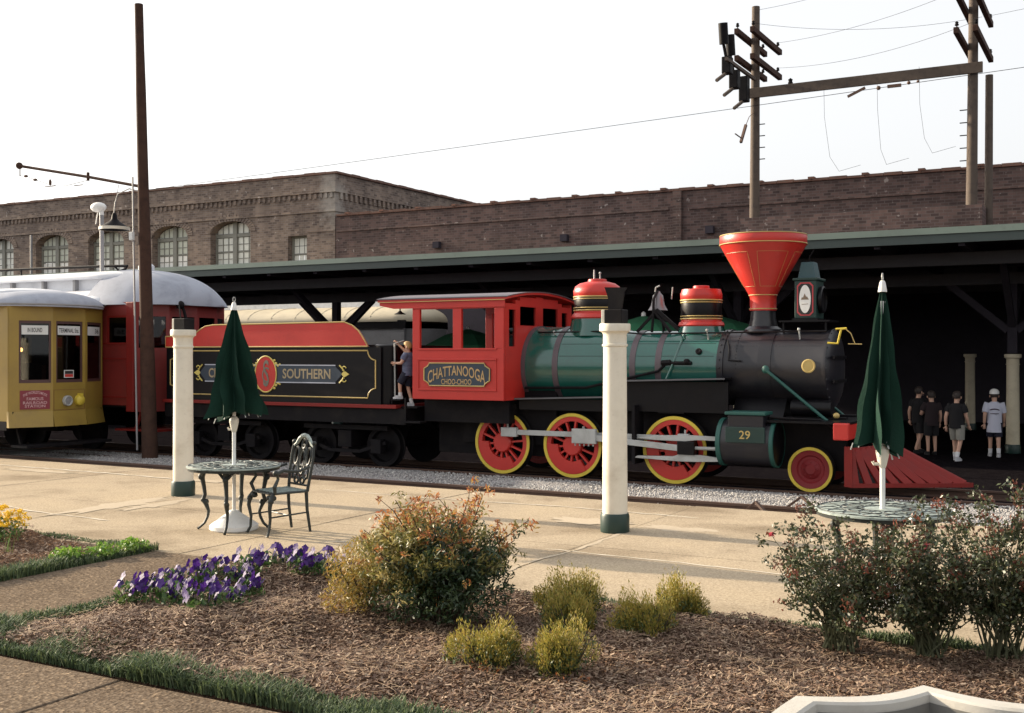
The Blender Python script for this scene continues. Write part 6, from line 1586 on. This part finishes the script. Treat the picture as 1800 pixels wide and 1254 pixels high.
L_GRASS = leafy('edging_grass', [(0.036,0.056,0.028),(0.062,0.095,0.044),(0.10,0.14,0.06),(0.16,0.20,0.08)], 0.7, 0.25)
L_BRIGHT = leafy('bright_weed', [(0.10,0.22,0.03),(0.16,0.28,0.04),(0.24,0.33,0.07)], 0.5, 0.35)
L_PANSY = leafy('pansy_leaf', [(0.03,0.08,0.02),(0.06,0.12,0.03),(0.12,0.17,0.05)], 0.5, 0.3)
PURPLE = leafy('purple_petal', [(0.022,0.006,0.085),(0.045,0.012,0.15),(0.085,0.03,0.22),(0.035,0.008,0.11)], 0.6, 0.25)
YFLOWER = leafy('yellow_petal', [(0.72,0.46,0.02),(0.85,0.60,0.03),(0.62,0.36,0.02)], 0.6, 0.25)
PINKF = leafy('pink_petal', [(0.62,0.10,0.14),(0.70,0.17,0.20)], 0.6, 0.25)
STEM = paint('woody_stem', (0.06,0.04,0.025), 0.8, dirt=0.5)
STEMG = paint('rose_cane', (0.07,0.075,0.035), 0.7, dirt=0.5)

# big nandina
nc = (-4.35, 6.82)
nd = thing('nandina_bush', 'large nandina bush with dark green leaves and orange-red new tips', 'bush', (nc[0], nc[1], 0.0))
rs = random.Random(3); b = M(); dark, oliv, oran, gold_ = [], [], [], []
for k in range(64):
    a = rs.uniform(0,2*pi); r0 = rs.uniform(0.02,0.16); r1 = 0.64*rs.uniform(0.1,1.0)**0.6; h = rs.uniform(0.5,0.97)*(1.03-0.42*(r1/0.64)**2)
    if k == 0: a, r1, h = 0.15, 0.70, 0.74
    p0 = V(nc[0]+r0*cos(a), nc[1]+r0*sin(a), 0.0); p1 = V(nc[0]+r1*cos(a)-0.05*h, nc[1]+r1*sin(a)*0.85, h)
    md_ = p0.lerp(p1,0.5)+V(-0.05*cos(a),-0.05*sin(a),0.12)
    b.tube([p0,md_,p1],[0.010,0.007,0.003],5)
    for q in range(14):
        s_ = 0.25+0.75*q/13; c = p0.lerp(md_, s_*2) if s_ < 0.5 else md_.lerp(p1, (s_-0.5)*2)
        c = c+V(rs.gauss(0,0.05), rs.gauss(0,0.05), rs.gauss(0,0.03)-0.02)
        P = in_ellipsoid(rs.randint(16,30), tuple(c), (0.085,0.085,0.055), 0.0)
        left = c.x < nc[0]-0.05+rs.gauss(0,0.12)  # left side gets paler leaves: its sunlight is put into the colours
        if c.z > 0.62*rs.uniform(0.85,1.25): oran.append(P) if rs.random() < 0.62 else oliv.append(P)
        elif left and c.z > 0.2: oliv.append(P) if rs.random() < 0.7 else gold_.append(P)
        elif rs.random() < 0.06: oran.append(P[:10])
        elif c.z > 0.42 and rs.random() < 0.45: oliv.append(P)
        else: dark.append(P)
    if rs.random() < 0.5:
        tipv = p1+V(rs.uniform(-.10,.10),rs.uniform(-.1,.1),rs.uniform(0.03,0.12)); b.tube([p1,tipv],[0.003,0.0015],4); oran.append(in_ellipsoid(14,tuple(tipv),(0.035,0.035,0.03),0.0))
obj('stem', b, STEM, nd, smooth=True)
zpos = lambda parts: [p[p[:,2] > 0.02] for p in parts]
leaves_obj('dark_leaves', zpos(dark)+[in_ellipsoid(2200,(nc[0]+0.12,nc[1]-0.08,0.25),(0.46,0.40,0.25),0.35,zmin=0.02), in_ellipsoid(700,(nc[0]-0.2,nc[1]-0.15,0.16),(0.35,0.3,0.16),0.3,zmin=0.02)], L_DKGREEN, nd, 0.046, 0.015, 0.1, 0.2)  # dark clump low on the right carries that side's shade as leaf colour
leaves_obj('olive_leaves', zpos(oliv)+[in_ellipsoid(900,(nc[0]-0.25,nc[1]-0.08,0.42),(0.30,0.30,0.32),0.5,zmin=0.05)], L_OLIVE, nd, 0.045, 0.014, 0.15, 0.2)
leaves_obj('orange_leaves', zpos(oran), L_ORANGE, nd, 0.042, 0.013, 0.25, 0.15)
leaves_obj('sunlit_cream_leaves', zpos(gold_)+[in_ellipsoid(260,(nc[0]-0.34,nc[1]-0.16,0.34),(0.16,0.14,0.28),0.3,zmin=0.08)], L_SUNLEAF, nd, 0.045, 0.014, 0.15, 0.2)
gb_ = thing('golden_bush', 'low golden feathery bush against the left side of the nandina', 'bush', (-5.0, 6.72, 0.0))
leaves_obj('golden_leaves', [in_ellipsoid(1700,(-5.02,6.74,0.30),(0.28,0.27,0.22),0.45,zmin=0.03), in_ellipsoid(1300,(-4.84,6.68,0.38),(0.26,0.24,0.24),0.45), in_ellipsoid(650,(-5.0,6.56,0.12),(0.22,0.2,0.12),0.3,zmin=0.02)], L_GOLD, gb_, 0.05, 0.008, 0.3)
leaves_obj('inner_leaves', [in_ellipsoid(600,(-4.95,6.72,0.2),(0.2,0.2,0.17),0.0,zmin=0.02)], L_OLIVE, gb_, 0.045, 0.012, 0.2)
b = M()
for k in range(9):
    a = 2*pi*k/9; b.tube([(-4.95,6.7,0.0),(-4.95+0.12*cos(a),6.7+0.12*sin(a),0.2),(-4.97+0.2*cos(a),6.7+0.2*sin(a),0.36)],[0.008,0.006,0.003],4)
obj('stem', b, STEM, gb_)

# six dwarf shrubs
def dwarf(label, x, y, r, h, seed):
    rg = np.random.default_rng(seed)
    t = thing('dwarf_shrub', label, 'shrub', (x, y, 0.0), 'dwarf yellow-green shrubs in the mulch')
    ps, ds = [], []
    lobes = [(rg.uniform(-0.55,0.55)*r, rg.uniform(-0.45,0.45)*r, rg.uniform(0.42,0.62)*r, h*rg.uniform(0.72,1.08)) for _ in range(6)]
    for lx, ly, lr, lh in lobes:
        for k in range(15):
            a = rg.uniform(0,2*pi); q = sqrt(rg.uniform(0,1)); cx, cy = lx+lr*0.8*q*cos(a), ly+lr*0.8*q*sin(a)
            top = lh*(1-0.5*q*q)*rg.uniform(0.90,1.10)
            P = in_ellipsoid(72,(x+cx,y+cy,top*0.66),(lr*0.32,lr*0.32,top*0.42),0.2,rg,zmin=0.03)
            ps.append(P); d = np.tile(np.array([[cx*0.7/r, cy*0.7/r, 1.0]]),(len(P),1)); ds.append(d)
    P = np.concatenate(ps); D = np.concatenate(ds)
    v, f = leaf_quads(P, 0.027, 0.0062, 0.8, rg, D)
    raw('sprigs', v, f, L_SHRUB, t)
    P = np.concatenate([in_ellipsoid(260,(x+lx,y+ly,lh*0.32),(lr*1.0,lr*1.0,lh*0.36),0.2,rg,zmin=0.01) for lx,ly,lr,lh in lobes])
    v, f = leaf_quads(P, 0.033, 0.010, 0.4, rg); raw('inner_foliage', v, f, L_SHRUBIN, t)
    P = in_ellipsoid(50,(x+0.3*r,y-0.6*r,0.04),(r*0.6,r*0.3,0.05),0.0,rg,zmin=0.005)
    v, f = leaf_quads(P, 0.03, 0.010, 0.4, rg); raw('withered_sprigs', v, f, L_ORANGE, t, kind='stuff')
    b = M()
    for k in range(7):
        a = 2*pi*k/7; b.tube([(x,y,0),(x+r*0.3*cos(a),y+r*0.3*sin(a),h*0.3),(x+r*0.5*cos(a),y+r*0.5*sin(a),h*0.6)],[0.008,0.006,0.003],4)
    obj('stem', b, STEM, t)
dwarf('yellow-green dwarf shrub nearest the nandina, front left of the group', -3.46, 5.88, 0.25, 0.34, 21)
dwarf('yellow-green dwarf shrub frontmost in the middle of the mulch', -2.92, 5.93, 0.27, 0.35, 22)
dwarf('rounded dwarf shrub directly behind the frontmost one', -3.27, 6.72, 0.24, 0.38, 23)
dwarf('tallest dwarf shrub at the back edge, behind the pair in the middle', -3.55, 7.30, 0.3, 0.42, 24)
dwarf('browning dwarf shrub in the front of the right-hand pair', -2.77, 6.92, 0.26, 0.36, 25)
dwarf('dwarf shrub at the back of the right-hand pair by the platform', -2.82, 7.48, 0.25, 0.36, 26)

# rose bushes: arching canes of uneven length, side twigs, leaves in loose sprays
def rose(label, x, y, h, r, seed, pink, lean=(0,0)):
    rg = np.random.default_rng(seed); rr = random.Random(seed)
    t = thing('rose_bush', label, 'bush', (x, y, 0.0), 'rose bushes at the right')
    b = M(); ps = []; tp_ = []; ends = []
    for k in range(44):
        a = rr.uniform(0,2*pi); r1 = r*rr.uniform(0.05,1.0)**0.6; hh = h*rr.choice((0.45,0.6,0.75,0.85,0.95,1.0,1.12))*rr.uniform(0.88,1.08)*(1.02-0.30*(r1/r)**2)
        p0 = V(x+0.10*rr.uniform(-1,1), y+0.08*rr.uniform(-1,1), 0.0); p3 = V(x+r1*cos(a)+lean[0]*hh, y+r1*sin(a)+lean[1]*hh, hh)
        c = [p0, p0.lerp(p3,0.3)+V(rr.uniform(-.04,.04),rr.uniform(-.04,.04),0.06), p0.lerp(p3,0.65)+V(rr.uniform(-.05,.05),rr.uniform(-.05,.05),0.05*hh), p3]
        pts = []
        for i in range(3):
            for q in range(4): pts.append(c[i].lerp(c[i+1], q/4)+V(rr.uniform(-.008,.008),rr.uniform(-.008,.008),0))
        pts.append(p3)
        b.tube(pts, [0.0075-0.0055*i/12 for i in range(13)], 4)
        for i in range(4, 13):
            if rr.random() < 0.35: continue
            d = V(rr.uniform(-1,1), rr.uniform(-1,1), rr.uniform(-0.1,0.8)).normalized()*rr.uniform(0.05,0.13)
            e = pts[i]+d; b.tube([pts[i], e], [0.003,0.0015], 3)
            ps.append(in_ellipsoid(rr.randint(20,40), tuple(pts[i].lerp(e,0.75)), (0.07,0.07,0.055), 0.0, rg))
        tp_.append(in_ellipsoid(rr.randint(8,30), tuple(p3), (0.05,0.05,0.05), 0.0, rg)); ends.append(p3)
    obj('cane', b, STEMG, t, smooth=True)
    P = np.concatenate(ps); P = P[P[:,2] > 0.16]
    v, f = leaf_quads(P, 0.031, 0.018, 0.2, rg); raw('leaves', v, f, L_ROSE, t)
    v, f = leaf_quads(np.concatenate(tp_), 0.030, 0.013, 0.4, rg); raw('red_shoots', v, f, L_ROSERED, t, kind='stuff')
    for k in range(pink):
        e = min(ends, key=lambda q: q.x+0.3*q.y) if k == 0 else ends[(k*7) % len(ends)]
        v, f = leaf_quads(in_ellipsoid(22,(e.x,e.y,e.z),(0.017,0.017,0.014),0.0,rg), 0.026, 0.02, 0.3, rg); raw('flower', v, f, PINKF, t)
rose('rose bush on the left of the row, a pink bud at its left tip', -1.66, 7.38, 0.82, 0.46, 31, 1, (-0.08,0))
rose('middle rose bush in front of the half hidden table', -1.14, 7.50, 0.84, 0.46, 32, 0)
rose('tallest rose bush, with a pink bud, near the right edge of the picture', -0.70, 7.52, 1.0, 0.52, 33, 2)
rose('rose bush cut off by the right edge of the picture', -0.16, 7.45, 0.9, 0.48, 34, 0)

# grass edging
def blades(name, n, x0, x1, y0, y1, h, label, mat=None, lean=0.6):
    c = np.stack([RNG.uniform(x0,x1,n), RNG.uniform(y0,y1,n)], -1)
    hh = h*RNG.uniform(0.5,1.15,n)*(0.75+0.35*np.sin(c[:,0]*2.3+1)*np.sin(c[:,0]*5.1+c[:,1]*3))
    a = RNG.uniform(0,2*pi,n); ln = RNG.uniform(0.1,lean,n)*hh*1.4
    base = np.concatenate([c, np.full((n,1),-0.01)],1); dv = np.stack([np.cos(a),np.sin(a),np.zeros(n)],-1); s = np.stack([-np.sin(a),np.cos(a),np.zeros(n)],-1)*RNG.uniform(0.0025,0.005,n)[:,None]
    mid = base+dv*ln[:,None]*0.35+np.array([0,0,1])*hh[:,None]*0.65
    tip = base+dv*ln[:,None]+np.array([0,0,1])*hh[:,None]*RNG.uniform(0.75,1.0,n)[:,None]
    v = np.stack([base-s, base+s, mid+s*0.9, mid-s*0.9, tip], 1)
    q = np.concatenate([v[:,[0,1,2,3]].reshape(-1,3)]); 
    # quad for the lower half, tip as a second narrow quad
    v2 = np.stack([base-s, base+s, mid+s, mid-s, mid-s, mid+s, tip+s*0.1, tip-s*0.1], 1).reshape(-1,3)
    idx = np.arange(len(v2)).reshape(-1,4)
    return raw(name, v2, idx, mat or L_GRASS, label=label, cat='grass', kind='stuff')
blades('edging_grass', 17000, -6.95, -1.3, 4.66, 4.92, 0.125, 'dark green grass edging along the near side of the main bed')
blades('edging_grass', 2600, -6.95, -5.6, 4.75, 5.10, 0.15, 'taller grass tuft at the left corner of the main bed')
blades('edging_grass', 3600, -6.93, -6.72, 4.9, 6.7, 0.10, 'grass edging along the left side of the main bed')
blades('edging_grass', 6500, -4.6, 0.8, 7.68, 7.84, 0.075, 'low grass edging along the platform side of the main bed')
blades('edging_grass', 5200, -8.50, -8.26, 5.0, 7.85, 0.13, 'dark grass edging along the small left bed')
blades('edging_grass', 2200, -10.8, -8.4, 7.82, 7.98, 0.06, 'thin grass edging at the back of the small left bed')

# bright weeds at the tip of the left bed
for k, (x, y, lab) in enumerate(((-8.52,7.0,'bright green leafy weed furthest left in the small bed edge'),(-8.42,7.3,'bright green leafy weed in the middle of the small bed edge'),(-8.36,7.62,'bright green leafy weed at the tip of the small bed'))):
    t = thing('leafy_weed', lab, 'plant', (x, y, 0.0), 'bright weeds')
    leaves_obj('leaves', [in_ellipsoid(170,(x,y,0.07),(0.17,0.15,0.07),0.2,zmin=0.0)], L_BRIGHT, t, 0.06, 0.028, 0.7)
    obj('stem', M().tube([(x,y,0),(x+0.01,y,0.1)],0.005,4).tube([(x,y,0),(x-0.06,y+0.03,0.09)],0.004,4), STEMG, t)

# pansies
def pansy_proto(seed):
    rg = np.random.default_rng(seed)
    t = thing('pansy_plant', 'x', 'flower', (0,0,0))
    leaves_obj('leaves', [in_ellipsoid(120,(0,0,0.06),(0.13,0.13,0.075),0.2,rg,zmin=0.0)], L_PANSY, t, 0.045, 0.024, 0.5)
    P = in_ellipsoid(26,(0,0,0.11),(0.125,0.125,0.075),0.6,rg,zmin=0.07)
    vs, fs = [], []; off = 0; b = M()
    for p in P[:18]:
        nrm = V(rg.normal()*0.5-0.2, rg.normal()*0.5-0.6, rg.uniform(0.2,0.8)).normalized(); e1 = nrm.orthogonal().normalized(); e2 = nrm.cross(e1); c = Vector(p)
        for k in range(5):
            a = 2*pi*k/5; d = e1*cos(a)+e2*sin(a); s_ = e1*-sin(a)+e2*cos(a); R_ = 0.029
            vs += [tuple(c), tuple(c+d*R_*0.6-s_*R_*0.55+nrm*0.003), tuple(c+d*R_*1.1+nrm*0.004*(k%2)), tuple(c+d*R_*0.6+s_*R_*0.55+nrm*0.003)]; fs.append((off,off+1,off+2,off+3)); off += 4
        b.tube([(p[0]*0.4,p[1]*0.4,0.0),tuple(c-nrm*0.004)],0.002,3)
    raw('flowers', vs, fs, PURPLE, t, kind='stuff')
    obj('stem', b, STEMG, t)
    return t
protos = [pansy_proto(41), pansy_proto(42), pansy_proto(43)]
front = [(-6.55,5.98),(-6.72,6.28),(-6.78,6.6),(-6.42,6.22),(-6.45,6.55),(-6.15,6.02),(-6.12,6.38),(-5.85,5.95),(-5.82,6.25),(-5.95,6.6),(-6.6,6.85),(-6.3,6.85)]
rear = [(-6.45,7.12),(-6.5,7.42),(-6.4,7.64),(-6.12,7.42),(-6.15,7.68),(-5.88,7.52),(-5.65,7.62)]
used = 0
for grp, spots in (('front', front), ('rear', rear)):
    for i, (x, y) in enumerate(spots):
        if used < 3: o = protos[used]
        else: o = copy_tree(protos[used % 3])
        used += 1
        o.location = (x, y, 0.02); o.rotation_euler = (0,0,random.uniform(-0.6,0.6)); k = random.uniform(0.85,1.2); o.scale = (k,k,k*random.uniform(1.0,1.3))
        o['label'] = 'purple pansy plant in the big clump at the left end of the bed' if grp == 'front' else 'purple pansy plant in the smaller clump beside the nandina'
        o['group'] = 'pansies in the big left clump' if grp == 'front' else 'pansies in the clump beside the nandina'
# yellow mums
ym = thing('yellow_mum', 'bright yellow chrysanthemum clump at the left edge of the picture', 'flower', (-9.92, 7.35, 0.0))
leaves_obj('leaves', [in_ellipsoid(420,(-9.92,7.35,0.13),(0.24,0.24,0.14),0.2,zmin=0.0)], L_PANSY, ym, 0.045, 0.02, 0.4)
leaves_obj('flowers', [in_ellipsoid(26,tuple(p),(0.03,0.03,0.02),0.0) for p in in_ellipsoid(120,(-9.92,7.35,0.22),(0.27,0.27,0.15),0.9,zmin=0.14)], YFLOWER, ym, 0.026, 0.012, 0.5)
obj('stem', M().tube([(-9.92,7.35,0),(-9.92,7.35,0.2)],0.008,5).tube([(-9.9,7.33,0),(-9.8,7.25,0.2)],0.006,5), STEMG, ym)
b = M()
for k in range(7):
    a = k*0.9; b.add([(-9.35+0.02*k,6.95,0.0),(-9.34+0.02*k,6.95,0.0),(-9.33+0.03*k+0.05*cos(a),6.95+0.05*sin(a),0.22+0.02*(k%3))],[(0,1,2)])
obj('grass_tuft', b, L_BRIGHT, label='single upright green grass tuft in the left bed', cat='grass')
